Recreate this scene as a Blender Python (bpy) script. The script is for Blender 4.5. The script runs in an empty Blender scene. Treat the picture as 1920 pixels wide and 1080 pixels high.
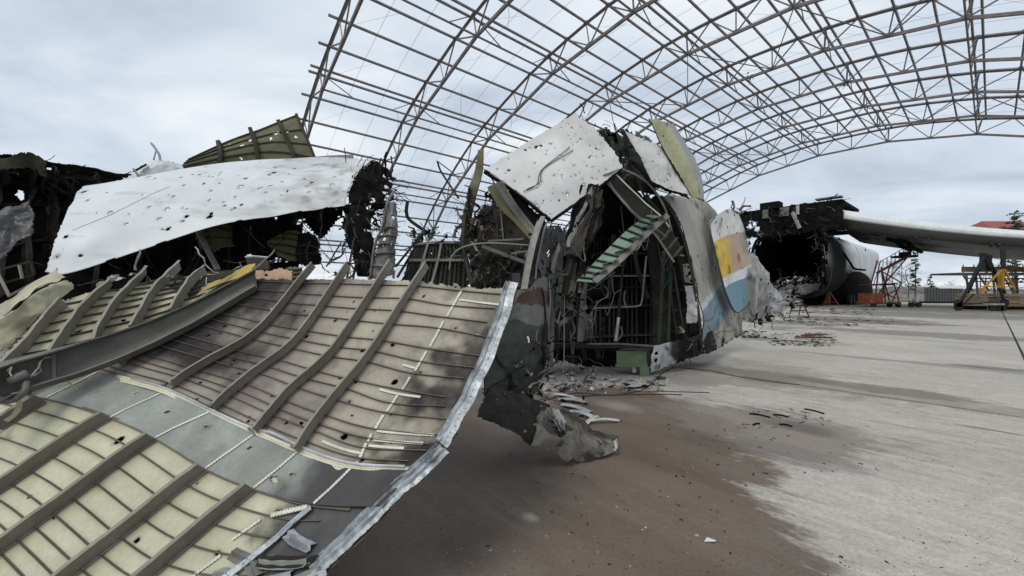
import bpy, math, random
import numpy as np
from mathutils import Vector

R = random.Random(7)
NR = np.random.RandomState(7)
SC = bpy.context.scene
COL = SC.collection
rad = math.radians

# ------------------------------------------------------------------ camera
FPX, CX, HY, CAMZ = 780.0, 960.0, 545.0, 1.75
cam_d = bpy.data.cameras.new('camera')
cam_d.sensor_width = 36.0
cam_d.lens = FPX / 1920 * 36
cam_d.shift_y = 5 / 1920
cam_d.clip_start = 0.05
cam_d.clip_end = 3000
cam = bpy.data.objects.new('camera', cam_d)
cam.location = (0, 0, CAMZ)
cam.rotation_euler = (rad(90), 0, 0)
COL.objects.link(cam)
SC.camera = cam

# ------------------------------------------------------------------ world: overcast sky over a physical sky
SUN_EL, SUN_AZ = 52.0, 215.0       # azimuth clockwise from +Y: behind the camera, to its left
w = bpy.data.worlds.new('World')
SC.world = w
w.use_nodes = True
nt = w.node_tree
nt.nodes.clear()
out = nt.nodes.new('ShaderNodeOutputWorld')
sky = nt.nodes.new('ShaderNodeTexSky')
sky.sky_type = 'NISHITA'
sky.sun_disc = False
sky.sun_elevation = rad(SUN_EL)
sky.sun_rotation = rad(SUN_AZ)
sky.dust_density = 3.0
bg1 = nt.nodes.new('ShaderNodeBackground')
bg1.inputs['Strength'].default_value = 0.09
nt.links.new(sky.outputs[0], bg1.inputs['Color'])
tc = nt.nodes.new('ShaderNodeTexCoord')
# project the direction on a flat cloud layer so clouds shrink towards the horizon
sep = nt.nodes.new('ShaderNodeSeparateXYZ')
nt.links.new(tc.outputs['Generated'], sep.inputs[0])
zz = nt.nodes.new('ShaderNodeMath'); zz.operation = 'MAXIMUM'; zz.inputs[1].default_value = 0.0
nt.links.new(sep.outputs['Z'], zz.inputs[0])
za = nt.nodes.new('ShaderNodeMath'); za.operation = 'ADD'; za.inputs[1].default_value = 0.22
nt.links.new(zz.outputs[0], za.inputs[0])
dv = nt.nodes.new('ShaderNodeVectorMath'); dv.operation = 'DIVIDE'
cmb = nt.nodes.new('ShaderNodeCombineXYZ')
for i in range(3):
    nt.links.new(za.outputs[0], cmb.inputs[i])
nt.links.new(tc.outputs['Generated'], dv.inputs[0])
nt.links.new(cmb.outputs[0], dv.inputs[1])
n1 = nt.nodes.new('ShaderNodeTexNoise')
n1.inputs['Scale'].default_value = 1.15
n1.inputs['Detail'].default_value = 7
n1.inputs['Roughness'].default_value = 0.52
n1.inputs['Distortion'].default_value = 0.35
mp = nt.nodes.new('ShaderNodeMapping')
mp.inputs['Location'].default_value = (3.1, 1.7, 0.4)
mp.inputs['Rotation'].default_value = (0, 0, rad(25))
mp.inputs['Scale'].default_value = (1.0, 1.5, 1.0)
nt.links.new(dv.outputs[0], mp.inputs[0])
nt.links.new(mp.outputs[0], n1.inputs['Vector'])
ramp = nt.nodes.new('ShaderNodeValToRGB')
e = ramp.color_ramp.elements
e[0].position = 0.36; e[0].color = (0.47, 0.54, 0.635, 1)
e[1].position = 0.67; e[1].color = (0.83, 0.87, 0.905, 1)
m_ = ramp.color_ramp.elements.new(0.50); m_.color = (0.62, 0.695, 0.785, 1)
nt.links.new(n1.outputs[0], ramp.inputs[0])
bg2 = nt.nodes.new('ShaderNodeBackground')
bg2.inputs['Strength'].default_value = 1.12
nt.links.new(ramp.outputs[0], bg2.inputs['Color'])
mixs = nt.nodes.new('ShaderNodeMixShader')
mixs.inputs[0].default_value = 0.93
nt.links.new(bg1.outputs[0], mixs.inputs[1])
nt.links.new(bg2.outputs[0], mixs.inputs[2])
nt.links.new(mixs.outputs[0], out.inputs[0])

sun_d = bpy.data.lights.new('sun', 'SUN')
sun_d.energy = 1.5
sun_d.angle = rad(25)
sun_d.color = (1.0, 0.96, 0.90)
sun = bpy.data.objects.new('sun', sun_d)
az, el = rad(SUN_AZ), rad(SUN_EL)
sdir = Vector((math.sin(az) * math.cos(el), math.cos(az) * math.cos(el), math.sin(el)))
sun.rotation_euler = (-sdir).to_track_quat('-Z', 'Y').to_euler()
sun.location = sdir * 60
COL.objects.link(sun)

SC.view_settings.view_transform = 'Standard'
SC.view_settings.look = 'None'
SC.view_settings.exposure = 0.0
SC.view_settings.gamma = 1.0
SC.view_settings.use_curve_mapping = False

# ------------------------------------------------------------------ survey helpers (metres, camera at the origin 1.75 m up)
def P(px, py, d):
    return Vector(((px - CX) / FPX * d, d, CAMZ + (HY - py) / FPX * d))
def G(px, py):
    d = CAMZ * FPX / (py - HY)
    return Vector(((px - CX) / FPX * d, d, 0.0))
AX = Vector((0.7557, 0.6549, 0))       # the hangar's long axis
TR = Vector((0.6549, -0.7557, 0))      # across it
UP = Vector((0, 0, 1))

# ------------------------------------------------------------------ materials
MATS = {}
def N(t, kind, **kw):
    n = t.nodes.new(kind)
    for k, v in kw.items():
        if k in n.inputs:
            n.inputs[k].default_value = v
        else:
            setattr(n, k, v)
    return n
def ramp2(t, src, a, b, ca=(0, 0, 0, 1), cb=(1, 1, 1, 1)):
    r = t.nodes.new('ShaderNodeValToRGB')
    r.color_ramp.elements[0].position = a; r.color_ramp.elements[0].color = ca
    r.color_ramp.elements[1].position = b; r.color_ramp.elements[1].color = cb
    t.links.new(src, r.inputs[0])
    return r.outputs[0]
def mixc(t, fac, a, b, mode='MIX'):
    m = t.nodes.new('ShaderNodeMix'); m.data_type = 'RGBA'; m.blend_type = mode
    if isinstance(fac, (int, float)): m.inputs[0].default_value = fac
    else: t.links.new(fac, m.inputs[0])
    for i, x in ((6, a), (7, b)):
        if isinstance(x, tuple): m.inputs[i].default_value = x if len(x) == 4 else (*x, 1)
        else: t.links.new(x, m.inputs[i])
    return m.outputs[2]
def math_(t, op, a, b=None, clamp=False):
    m = t.nodes.new('ShaderNodeMath'); m.operation = op; m.use_clamp = clamp
    for i, x in ((0, a), (1, b)):
        if x is None: continue
        if isinstance(x, (int, float)): m.inputs[i].default_value = x
        else: t.links.new(x, m.inputs[i])
    return m.outputs[0]

def mat(name, col, rough=0.6, metal=0.0, var=0.18, vscale=2.5, dirt=(0.10, 0.085, 0.07), dirt_amt=0.35,
        dirt_scale=1.6, soot=(0.018, 0.017, 0.017), bump=0.15, bscale=60, chips=None, chip_scale=22,
        chip_thr=0.10, rivets=None, paint=False, streak=None, objvar=0.0, spec=0.4, fine=0.12):
    """a worn surface: base colour, blotchy dirt, flaked chips, soot where the mesh says so"""
    m = bpy.data.materials.new(name); m.use_nodes = True
    t = m.node_tree; t.nodes.clear()
    o = N(t, 'ShaderNodeOutputMaterial'); b = N(t, 'ShaderNodeBsdfPrincipled')
    t.links.new(b.outputs[0], o.inputs[0])
    tc = N(t, 'ShaderNodeTexCoord'); vec = tc.outputs['Object']
    if streak:
        mpn = N(t, 'ShaderNodeMapping'); mpn.inputs['Scale'].default_value = streak
        t.links.new(vec, mpn.inputs[0]); svec = mpn.outputs[0]
    else:
        svec = vec
    c = (*col, 1)
    if paint:
        a = N(t, 'ShaderNodeAttribute'); a.attribute_name = 'paint'
        c = a.outputs['Color']
    nv = N(t, 'ShaderNodeTexNoise', Scale=vscale, Detail=8.0, Roughness=0.6); t.links.new(svec, nv.inputs['Vector'])
    dark = ramp2(t, nv.outputs[0], 0.32, 0.68, (1 - var * 1.6,) * 3 + (1,), (1 + var * .6,) * 3 + (1,))
    c = mixc(t, 1.0, c, dark, 'MULTIPLY')
    nf = N(t, 'ShaderNodeTexNoise', Scale=vscale * 14, Detail=4.0, Roughness=0.7); t.links.new(vec, nf.inputs['Vector'])
    fd = ramp2(t, nf.outputs[0], 0.35, 0.65, (1 - fine,) * 3 + (1,), (1 + fine * .6,) * 3 + (1,))
    c = mixc(t, 1.0, c, fd, 'MULTIPLY')
    if objvar:
        oi = N(t, 'ShaderNodeObjectInfo')
        ov = ramp2(t, oi.outputs['Random'], 0, 1, (1 - objvar,) * 3 + (1,), (1 + objvar,) * 3 + (1,))
        c = mixc(t, 1.0, c, ov, 'MULTIPLY')
    nd = N(t, 'ShaderNodeTexNoise', Scale=dirt_scale, Detail=9.0, Roughness=0.68, Distortion=0.6); t.links.new(svec, nd.inputs['Vector'])
    dm = ramp2(t, nd.outputs[0], 0.42, 0.72)
    da = N(t, 'ShaderNodeAttribute'); da.attribute_name = 'dirt'
    dsum = math_(t, 'ADD', math_(t, 'MULTIPLY', dm, dirt_amt), da.outputs['Fac'], True)
    c = mixc(t, dsum, c, dirt)
    if chips:
        vo = N(t, 'ShaderNodeTexNoise', Scale=chip_scale, Detail=6.0, Roughness=0.62, Distortion=1.2); t.links.new(vec, vo.inputs['Vector'])
        big = N(t, 'ShaderNodeTexNoise', Scale=chip_scale * .14, Detail=3.0); t.links.new(vec, big.inputs['Vector'])
        cm = ramp2(t, math_(t, 'ADD', vo.outputs[0], math_(t, 'MULTIPLY', math_(t, 'SUBTRACT', big.outputs[0], 0.5), 0.55)),
                   0.72 - chip_thr, 0.74 - chip_thr)
        c = mixc(t, cm, c, chips)
    if rivets:
        # rows of dark rivet heads laid out in the strip's own metres
        sp, rr, rc = rivets
        uvn = N(t, 'ShaderNodeUVMap'); sx = N(t, 'ShaderNodeSeparateXYZ'); t.links.new(uvn.outputs[0], sx.inputs[0])
        fx = math_(t, 'SUBTRACT', math_(t, 'FRACT', math_(t, 'DIVIDE', sx.outputs[0], sp)), 0.5)
        fy = math_(t, 'SUBTRACT', math_(t, 'FRACT', math_(t, 'DIVIDE', sx.outputs[1], sp)), 0.5)
        dd = math_(t, 'SQRT', math_(t, 'ADD', math_(t, 'MULTIPLY', fx, fx), math_(t, 'MULTIPLY', fy, fy)))
        rm = ramp2(t, dd, rr, rr + .06, (1, 1, 1, 1), (0, 0, 0, 1))
        rm = math_(t, 'MULTIPLY', rm, ramp2(t, nf.outputs[0], .40, .56, (.15, .15, .15, 1), (1, 1, 1, 1)))
        c = mixc(t, rm, c, rc)
    sa = N(t, 'ShaderNodeAttribute'); sa.attribute_name = 'soot'
    ns = N(t, 'ShaderNodeTexNoise', Scale=7.0, Detail=8.0, Roughness=0.65); t.links.new(vec, ns.inputs['Vector'])
    sf = math_(t, 'ADD', sa.outputs['Fac'], math_(t, 'MULTIPLY', math_(t, 'SUBTRACT', ns.outputs[0], 0.5),
               math_(t, 'MULTIPLY', math_(t, 'MULTIPLY', sa.outputs['Fac'], math_(t, 'SUBTRACT', 1.0, sa.outputs['Fac'])), 5.0)), True)
    c = mixc(t, sf, c, soot)
    t.links.new(c, b.inputs['Base Color'])
    rr_ = math_(t, 'ADD', math_(t, 'MULTIPLY', nd.outputs[0], 0.25), rough - 0.12, True)
    rr_ = math_(t, 'ADD', rr_, math_(t, 'MULTIPLY', sf, .4), True)
    t.links.new(rr_, b.inputs['Roughness'])
    t.links.new(math_(t, 'MULTIPLY', math_(t, 'SUBTRACT', 1.0, math_(t, 'MULTIPLY', sf, .92)), spec), b.inputs['Specular IOR Level'])
    b.inputs['Metallic'].default_value = metal
    if bump:
        nb = N(t, 'ShaderNodeTexNoise', Scale=bscale, Detail=5.0, Roughness=0.6); t.links.new(vec, nb.inputs['Vector'])
        bp = N(t, 'ShaderNodeBump', Strength=bump, Distance=0.01); t.links.new(nb.outputs[0], bp.inputs['Height'])
        t.links.new(bp.outputs[0], b.inputs['Normal'])
    MATS[name] = m
    return m

mat('pale_primer', (0.53, 0.52, 0.365), 0.5, soot=(.075,.073,.074), var=0.08, dirt=(0.26, 0.215, 0.14), dirt_amt=0.30, dirt_scale=3.5, fine=.09, chips=(.16,.14,.10), chip_scale=34, chip_thr=-.03)
mat('tan_primer', (0.41, 0.375, 0.285), 0.5, var=0.16, fine=.12, chips=(.09,.08,.07), chip_scale=30, chip_thr=-.015, dirt=(0.19, 0.16, 0.145), dirt_amt=0.75, dirt_scale=1.5, soot=(0.030, 0.027, 0.029))
mat('band_metal', (0.29, 0.305, 0.27), 0.45, 0.0, var=0.16, fine=.12, chips=(.12,.12,.11), chip_scale=28, chip_thr=-.02, dirt=(0.15, 0.15, 0.135), dirt_amt=0.5, dirt_scale=2.2, soot=(0.065, 0.062, 0.063))
mat('frame_metal', (0.255, 0.235, 0.190), 0.55, 0.0, var=0.12, dirt=(0.11, 0.095, 0.08), dirt_amt=0.4, dirt_scale=3, objvar=.08)
mat('stringer_metal', (0.115, 0.098, 0.070), 0.55, 0.0, var=0.15, dirt=(0.09, 0.075, 0.06), dirt_amt=0.55, dirt_scale=4, objvar=.1)
mat('beam_metal', (0.155, 0.15, 0.125), 0.5, 0.0, var=0.2, dirt=(0.06, 0.058, 0.05), dirt_amt=0.6, dirt_scale=2.0)
mat('rivet_strip', (0.66, 0.66, 0.56), 0.5, var=0.12, dirt=(0.3, 0.28, 0.22), dirt_amt=0.5, dirt_scale=6, rivets=(0.018, 0.20, (0.12, 0.11, 0.09, 1)))
mat('rivet_strip_yellow', (0.62, 0.60, 0.44), 0.5, var=0.12, dirt=(0.3, 0.28, 0.2), dirt_amt=0.4, dirt_scale=6, rivets=(0.017, 0.20, (0.13, 0.12, 0.08, 1)))
mat('edge_strip', (0.52, 0.555, 0.575), 0.35, 0.15, var=0.2, dirt=(0.05, 0.055, 0.06), dirt_amt=1.0, dirt_scale=8, rivets=(0.040, 0.10, (0.10, 0.10, 0.10, 1)), bump=.25, chips=(.05,.05,.055), chip_scale=26, chip_thr=.03)
mat('edge_blue', (0.30, 0.40, 0.44), 0.35, 0.1, var=0.15, dirt=(0.09, 0.10, 0.11), dirt_amt=0.6, dirt_scale=7, chips=(.5,.52,.53), chip_scale=26, chip_thr=.03)
mat('shaded_green', (0.036, 0.042, 0.030), 0.65, spec=.2, var=0.35, dirt=(0.012, 0.011, 0.010), dirt_amt=0.6, objvar=.3)  # darker green: the shade of the hold is put into the colour
mat('white_paint', (0.635, 0.665, 0.675), 0.42, var=0.05, vscale=1.0, dirt=(0.34, 0.335, 0.32), dirt_amt=0.30, dirt_scale=0.9, chips=(0.15, 0.15, 0.15), chip_scale=12, chip_thr=0.012, bump=.05, bscale=10, fine=.02)
mat('pocked_paint', (0.68, 0.675, 0.65), 0.45, var=0.06, vscale=1.5, dirt=(0.44, 0.43, 0.40), dirt_amt=0.4, dirt_scale=1.1, chips=(0.26, 0.25, 0.24), chip_scale=9, chip_thr=0.045, bump=.06, bscale=14, fine=.03)
mat('olive_primer', (0.155, 0.150, 0.078), 0.6, var=0.2, dirt=(0.05, 0.048, 0.03), dirt_amt=0.6, objvar=.12)
mat('dark_olive', (0.055, 0.053, 0.030), 0.65, spec=.2, var=0.3, dirt=(0.02, 0.02, 0.017), dirt_amt=0.7, objvar=.15)
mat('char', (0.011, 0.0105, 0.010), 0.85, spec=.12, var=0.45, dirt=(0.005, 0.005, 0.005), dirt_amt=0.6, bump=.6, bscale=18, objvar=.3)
mat('char_brown', (0.042, 0.036, 0.030), 0.75, spec=.2, var=0.4, dirt=(0.012, 0.011, 0.010), dirt_amt=0.6, bump=.5, bscale=16, objvar=.3)
mat('dull_metal', (0.20, 0.195, 0.18), 0.5, 0.1, var=0.25, dirt=(0.06, 0.055, 0.05), dirt_amt=0.65, dirt_scale=3, bump=.3, bscale=20, objvar=.2)
mat('bright_metal', (0.50, 0.51, 0.51), 0.4, 0.15, var=0.25, dirt=(0.14, 0.13, 0.12), dirt_amt=0.5, dirt_scale=4, bump=.3, bscale=20, objvar=.2)
mat('dark_skin', (0.055, 0.060, 0.062), 0.5, var=0.3, dirt=(0.025, 0.028, 0.022), dirt_amt=0.5, paint=True, bump=.3, bscale=15)
mat('striped_paint', (1, 1, 1), 0.45, var=0.10, dirt=(0.24, 0.225, 0.19), dirt_amt=0.38, dirt_scale=1.6, paint=True, chips=(0.2, 0.19, 0.17), chip_scale=14, chip_thr=0.0, bump=.1, bscale=12)
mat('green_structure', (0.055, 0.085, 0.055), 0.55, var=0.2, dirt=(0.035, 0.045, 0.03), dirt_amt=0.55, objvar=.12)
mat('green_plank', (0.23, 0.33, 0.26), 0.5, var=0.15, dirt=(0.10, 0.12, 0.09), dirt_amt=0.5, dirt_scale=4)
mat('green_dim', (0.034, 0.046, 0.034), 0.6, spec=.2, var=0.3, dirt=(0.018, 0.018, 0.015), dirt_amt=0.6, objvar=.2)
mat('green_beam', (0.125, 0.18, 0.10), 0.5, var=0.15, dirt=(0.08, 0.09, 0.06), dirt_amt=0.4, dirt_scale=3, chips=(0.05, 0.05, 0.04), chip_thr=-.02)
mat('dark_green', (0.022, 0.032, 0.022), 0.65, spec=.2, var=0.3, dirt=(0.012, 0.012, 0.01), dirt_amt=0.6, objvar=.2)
mat('yellow_primer', (0.46, 0.34, 0.055), 0.55, var=0.15, dirt=(0.2, 0.15, 0.05), dirt_amt=0.5, dirt_scale=4)
mat('salmon_board', (0.50, 0.33, 0.21), 0.65, var=0.1, dirt=(0.28, 0.19, 0.13), dirt_amt=0.4, dirt_scale=4)
mat('torn_skin', (0.20, 0.185, 0.155), 0.5, 0.05, var=0.25, dirt=(0.07, 0.06, 0.048), dirt_amt=0.7, dirt_scale=13, bump=.35, bscale=25, chips=(.40,.39,.36), chip_scale=20, chip_thr=.01)
mat('tarp', (0.060, 0.060, 0.063), 0.45, var=0.25, dirt=(0.05, 0.05, 0.05), dirt_amt=0.4, dirt_scale=2, bump=.4, bscale=9)
mat('cable', (0.05, 0.048, 0.045), 0.5, var=0.2, dirt_amt=.2)
mat('grey_cable', (0.22, 0.21, 0.19), 0.5, var=0.2, dirt_amt=.4, objvar=.2)
mat('steel_brown', (0.185, 0.170, 0.176), 0.5, 0.2, var=0.25, vscale=1.5, dirt=(0.16, 0.11, 0.085), dirt_amt=0.35, dirt_scale=0.8, bump=.1, bscale=10)
mat('rust_paint', (0.115, 0.036, 0.030), 0.6, var=0.2, dirt=(0.07, 0.03, 0.02), dirt_amt=0.5, objvar=.15)
mat('orange_red', (0.27, 0.075, 0.040), 0.5, var=0.3, dirt=(0.07, 0.03, 0.02), dirt_amt=0.7)
mat('yellow_paint', (0.50, 0.265, 0.03), 0.5, var=0.12, dirt=(0.25, 0.14, 0.03), dirt_amt=0.4)
mat('black_paint', (0.022, 0.022, 0.024), 0.5, var=0.2, dirt_amt=.1)
mat('rubber', (0.018, 0.018, 0.018), 0.8, var=0.2, dirt_amt=.15)
mat('wood', (0.30, 0.22, 0.14), 0.7, var=0.25, dirt=(0.15, 0.11, 0.08), dirt_amt=.5, objvar=.2)
mat('container_grey', (0.10, 0.105, 0.11), 0.6, var=0.15, dirt=(0.06, 0.055, 0.05), dirt_amt=.5)
mat('wing_paint', (0.74, 0.77, 0.77), 0.4, var=0.06, vscale=.5, dirt=(0.30, 0.29, 0.27), dirt_amt=0.5, dirt_scale=.35, bump=0, soot=(0.03, 0.03, 0.03))
mat('wing_under', (0.20, 0.205, 0.20), 0.5, var=0.15, vscale=.5, dirt=(0.06, 0.06, 0.06), dirt_amt=0.7, dirt_scale=.3, bump=0)
mat('roof_red', (0.30, 0.065, 0.045), 0.6, var=0.15, dirt_amt=.3)
mat('wall_grey', (0.34, 0.33, 0.31), 0.8, var=0.1, dirt_amt=.3)
mat('bark', (0.11, 0.095, 0.08), 0.85, var=0.25, dirt_amt=.3)
mat('birch_bark', (0.42, 0.41, 0.38), 0.85, var=0.25, dirt=(0.05, 0.05, 0.05), dirt_amt=.4, dirt_scale=3)
mat('twig', (0.16, 0.14, 0.125), 0.9, var=0.2, dirt_amt=.2, bump=0)
mat('needles', (0.055, 0.078, 0.045), 0.8, var=0.35, vscale=.8, dirt=(0.03, 0.04, 0.025), dirt_amt=.4, bump=0)
mat('far_wood', (0.185, 0.185, 0.18), 0.95, var=0.3, vscale=.15, spec=.1, dirt=(0.12, 0.13, 0.12), dirt_amt=.8, dirt_scale=.08, bump=0)  # distance haze is mixed into this grey
mat('paper', (0.62, 0.62, 0.60), 0.7, var=0.05, dirt_amt=.2)

# ------------------------------------------------------------------ object helpers
def props(o, label=None, cat=None, group=None, kind=None):
    if label: o['label'] = label
    if cat: o['category'] = cat
    if group: o['group'] = group
    if kind: o['kind'] = kind
    return o
ROOT = {}
def thing(name, label, cat, loc, group=None):
    o = bpy.data.objects.new(name, None)
    o.empty_display_size = 0.2
    o.location = loc
    COL.objects.link(o)
    ROOT[o.name] = Vector(loc)
    return props(o, label, cat, group)
def origin(o):
    return ROOT.get(o.name, Vector((0, 0, 0))) if o is not None else Vector((0, 0, 0))

def link(name, me, parent=None, **kw):
    o = bpy.data.objects.new(name, me)
    COL.objects.link(o)
    if parent is not None:
        o.parent = parent
        ROOT[o.name] = origin(parent)
    return props(o, **kw)

def mk(name, V, F, m, parent=None, smooth=False, uv=None, fmat=None, attrs=None, base=None, **kw):
    """one mesh object from world-space vertices; stored relative to its thing's base"""
    V = np.asarray([tuple(v) for v in V] if not isinstance(V, np.ndarray) else V, dtype=float)
    if base is None:
        base = origin(parent)
        if parent is None:
            base = Vector((V[:, 0].mean(), V[:, 1].mean(), V[:, 2].min()))
    me = bpy.data.meshes.new(name)
    L = V - np.array(base)
    me.from_pydata(L.tolist(), [], F if isinstance(F, list) else F.tolist())
    mm = m if isinstance(m, (list, tuple)) else [m]
    for x in mm:
        me.materials.append(MATS[x])
    if fmat is not None:
        me.polygons.foreach_set('material_index', np.asarray(fmat, dtype=np.int32))
    if smooth:
        me.polygons.foreach_set('use_smooth', np.ones(len(me.polygons), dtype=bool))
    if uv is not None:
        ul = me.uv_layers.new(name='UVMap')
        idx = np.zeros(len(me.loops), dtype=np.int32); me.loops.foreach_get('vertex_index', idx)
        ul.data.foreach_set('uv', np.asarray(uv, dtype=np.float32)[idx].ravel())
    for k, a in (attrs or {}).items():
        a = np.asarray(a, dtype=np.float32)
        if a.ndim == 2:
            at = me.attributes.new(k, 'FLOAT_COLOR', 'POINT'); at.data.foreach_set('color', a.ravel())
        else:
            at = me.attributes.new(k, 'FLOAT', 'POINT'); at.data.foreach_set('value', a)
    me.update()
    o = link(name, me, parent, **kw)
    if parent is None:
        o.location = base
        ROOT[o.name] = Vector(base)
    return o

class MB:
    """collects several solids that make up ONE part"""
    def __init__(s): s.V = []; s.F = []; s.M = []
    def add(s, V, F, mi=0):
        k = len(s.V); s.V.extend([tuple(v) for v in V]); s.F.extend([[i + k for i in f] for f in F]); s.M.extend([mi] * len(F)); return s
    def build(s, name, m, parent=None, **kw):
        return mk(name, s.V, s.F, m, parent, fmat=s.M if isinstance(m, (list, tuple)) else None, **kw)

def frames_along(pts, nrm=None):
    pts = [Vector(p) for p in pts]; n = len(pts); T = []
    for i in range(n):
        a = pts[max(i - 1, 0)]; b = pts[min(i + 1, n - 1)]
        d = b - a
        T.append(d.normalized() if d.length > 1e-9 else Vector((0, 0, 1)))
    if nrm is None:
        ref = UP if abs(T[0].z) < 0.9 else Vector((1, 0, 0))
        nn = (ref - T[0] * ref.dot(T[0])).normalized(); Nn = [nn]
        for i in range(1, n):
            nn = (nn - T[i] * nn.dot(T[i]))
            nn = nn.normalized() if nn.length > 1e-6 else Nn[-1]
            Nn.append(nn)
    else:
        Nn = [(Vector(q) - T[i] * Vector(q).dot(T[i])).normalized() for i, q in enumerate(nrm)]
    S = [T[i].cross(Nn[i]).normalized() for i in range(n)]
    return pts, T, Nn, S
def sweep(prof, pts, nrm=None, scale=None):
    """closed profile [(side, up)...] carried along a path"""
    pts, T, Nn, S = frames_along(pts, nrm)
    k = len(prof); V = []; F = []
    for i, p in enumerate(pts):
        sc = 1 if scale is None else scale[i]
        for x, y in prof:
            V.append(p + S[i] * (x * sc) + Nn[i] * (y * sc))
    for i in range(len(pts) - 1):
        for j in range(k):
            a = i * k + j; b = i * k + (j + 1) % k
            F.append([a, b, b + k, a + k])
    F.append(list(range(k))[::-1]); F.append([(len(pts) - 1) * k + j for j in range(k)])
    return V, F
def rect(w, h, y0=None):
    y0 = -h / 2 if y0 is None else y0
    return [(-w / 2, y0), (w / 2, y0), (w / 2, y0 + h), (-w / 2, y0 + h)]
def ngon(r, k=6):
    return [(r * math.cos(2 * math.pi * i / k), r * math.sin(2 * math.pi * i / k)) for i in range(k)]
def thick(poly, t):
    """open polyline -> closed thin profile"""
    q = [Vector((x, y, 0)) for x, y in poly]; L = []; Rr = []
    for i in range(len(q)):
        a = q[max(i - 1, 0)]; b = q[min(i + 1, len(q) - 1)]
        d = (b - a).normalized(); n = Vector((-d.y, d.x, 0)) * t / 2
        L.append((q[i].x + n.x, q[i].y + n.y)); Rr.append((q[i].x - n.x, q[i].y - n.y))
    return Rr + L[::-1]
def catmull(pts, n):
    A = np.array([tuple(p) for p in pts], dtype=float)
    return crom(A, n)
def crom(A, n):
    """Catmull-Rom resampling of axis 0 to n+1 samples"""
    A = np.asarray(A, dtype=float); C = len(A)
    if C == 2:
        t = np.linspace(0, 1, n + 1).reshape((-1,) + (1,) * (A.ndim - 1))
        return A[0] * (1 - t) + A[1] * t
    B = np.concatenate([[2 * A[0] - A[1]], A, [2 * A[-1] - A[-2]]])
    x = np.linspace(0, C - 1, n + 1); i = np.minimum(x.astype(int), C - 2)
    t = (x - i).reshape((-1,) + (1,) * (A.ndim - 1))
    p0, p1, p2, p3 = B[i], B[i + 1], B[i + 2], B[i + 3]
    return 0.5 * (2 * p1 + (p2 - p0) * t + (2 * p0 - 5 * p1 + 4 * p2 - p3) * t * t + (3 * p1 - p0 - 3 * p2 + p3) * t ** 3)
def tube(name, pts, r, m, parent, k=6, n=None, **kw):
    if n: pts = [Vector(p) for p in catmull(pts, n)]
    V, F = sweep(ngon(r, k), pts)
    return mk(name, V, F, m, parent, smooth=k > 4, **kw)
def bar(name, p, q, wd, ht, m, parent, up=None, **kw):
    V, F = sweep(rect(wd, ht), [p, q], None if up is None else [up, up])
    return mk(name, V, F, m, parent, **kw)
def boxvf(c, sx, sy, sz, ax=Vector((1, 0, 0)), ay=Vector((0, 1, 0)), az_=UP):
    """box standing on point c (base centre)"""
    V = []
    for z in (0, sz):
        for x, y in ((-1, -1), (1, -1), (1, 1), (-1, 1)):
            V.append(Vector(c) + ax * (x * sx / 2) + ay * (y * sy / 2) + az_ * z)
    return V, [[3, 2, 1, 0], [4, 5, 6, 7], [0, 1, 5, 4], [1, 2, 6, 5], [2, 3, 7, 6], [3, 0, 4, 7]]

# value noise on arrays (cheap, smooth, seeded)
_PERM = NR.rand(64, 64, 64)
def vnoise(Q, scale, seed=0):
    q = np.asarray(Q) * scale + seed * 7.31 + 100.0
    i = np.floor(q).astype(int); f = q - i; f = f * f * (3 - 2 * f); o = 0
    for dx in (0, 1):
        for dy in (0, 1):
            for dz in (0, 1):
                wgt = (f[..., 0] if dx else 1 - f[..., 0]) * (f[..., 1] if dy else 1 - f[..., 1]) * (f[..., 2] if dz else 1 - f[..., 2])
                o = o + wgt * _PERM[(i[..., 0] + dx) % 64, (i[..., 1] + dy) % 64, (i[..., 2] + dz) % 64]
    return o * 2 - 1
def fbm(Q, scale, seed=0, octv=4):
    o = 0; a = 1.0
    for k in range(octv):
        o = o + a * vnoise(Q, scale * 2 ** k, seed + k); a *= 0.5
    return o
def sstep(x, a, b):
    t = np.clip((x - a) / (b - a), 0, 1); return t * t * (3 - 2 * t)

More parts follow.
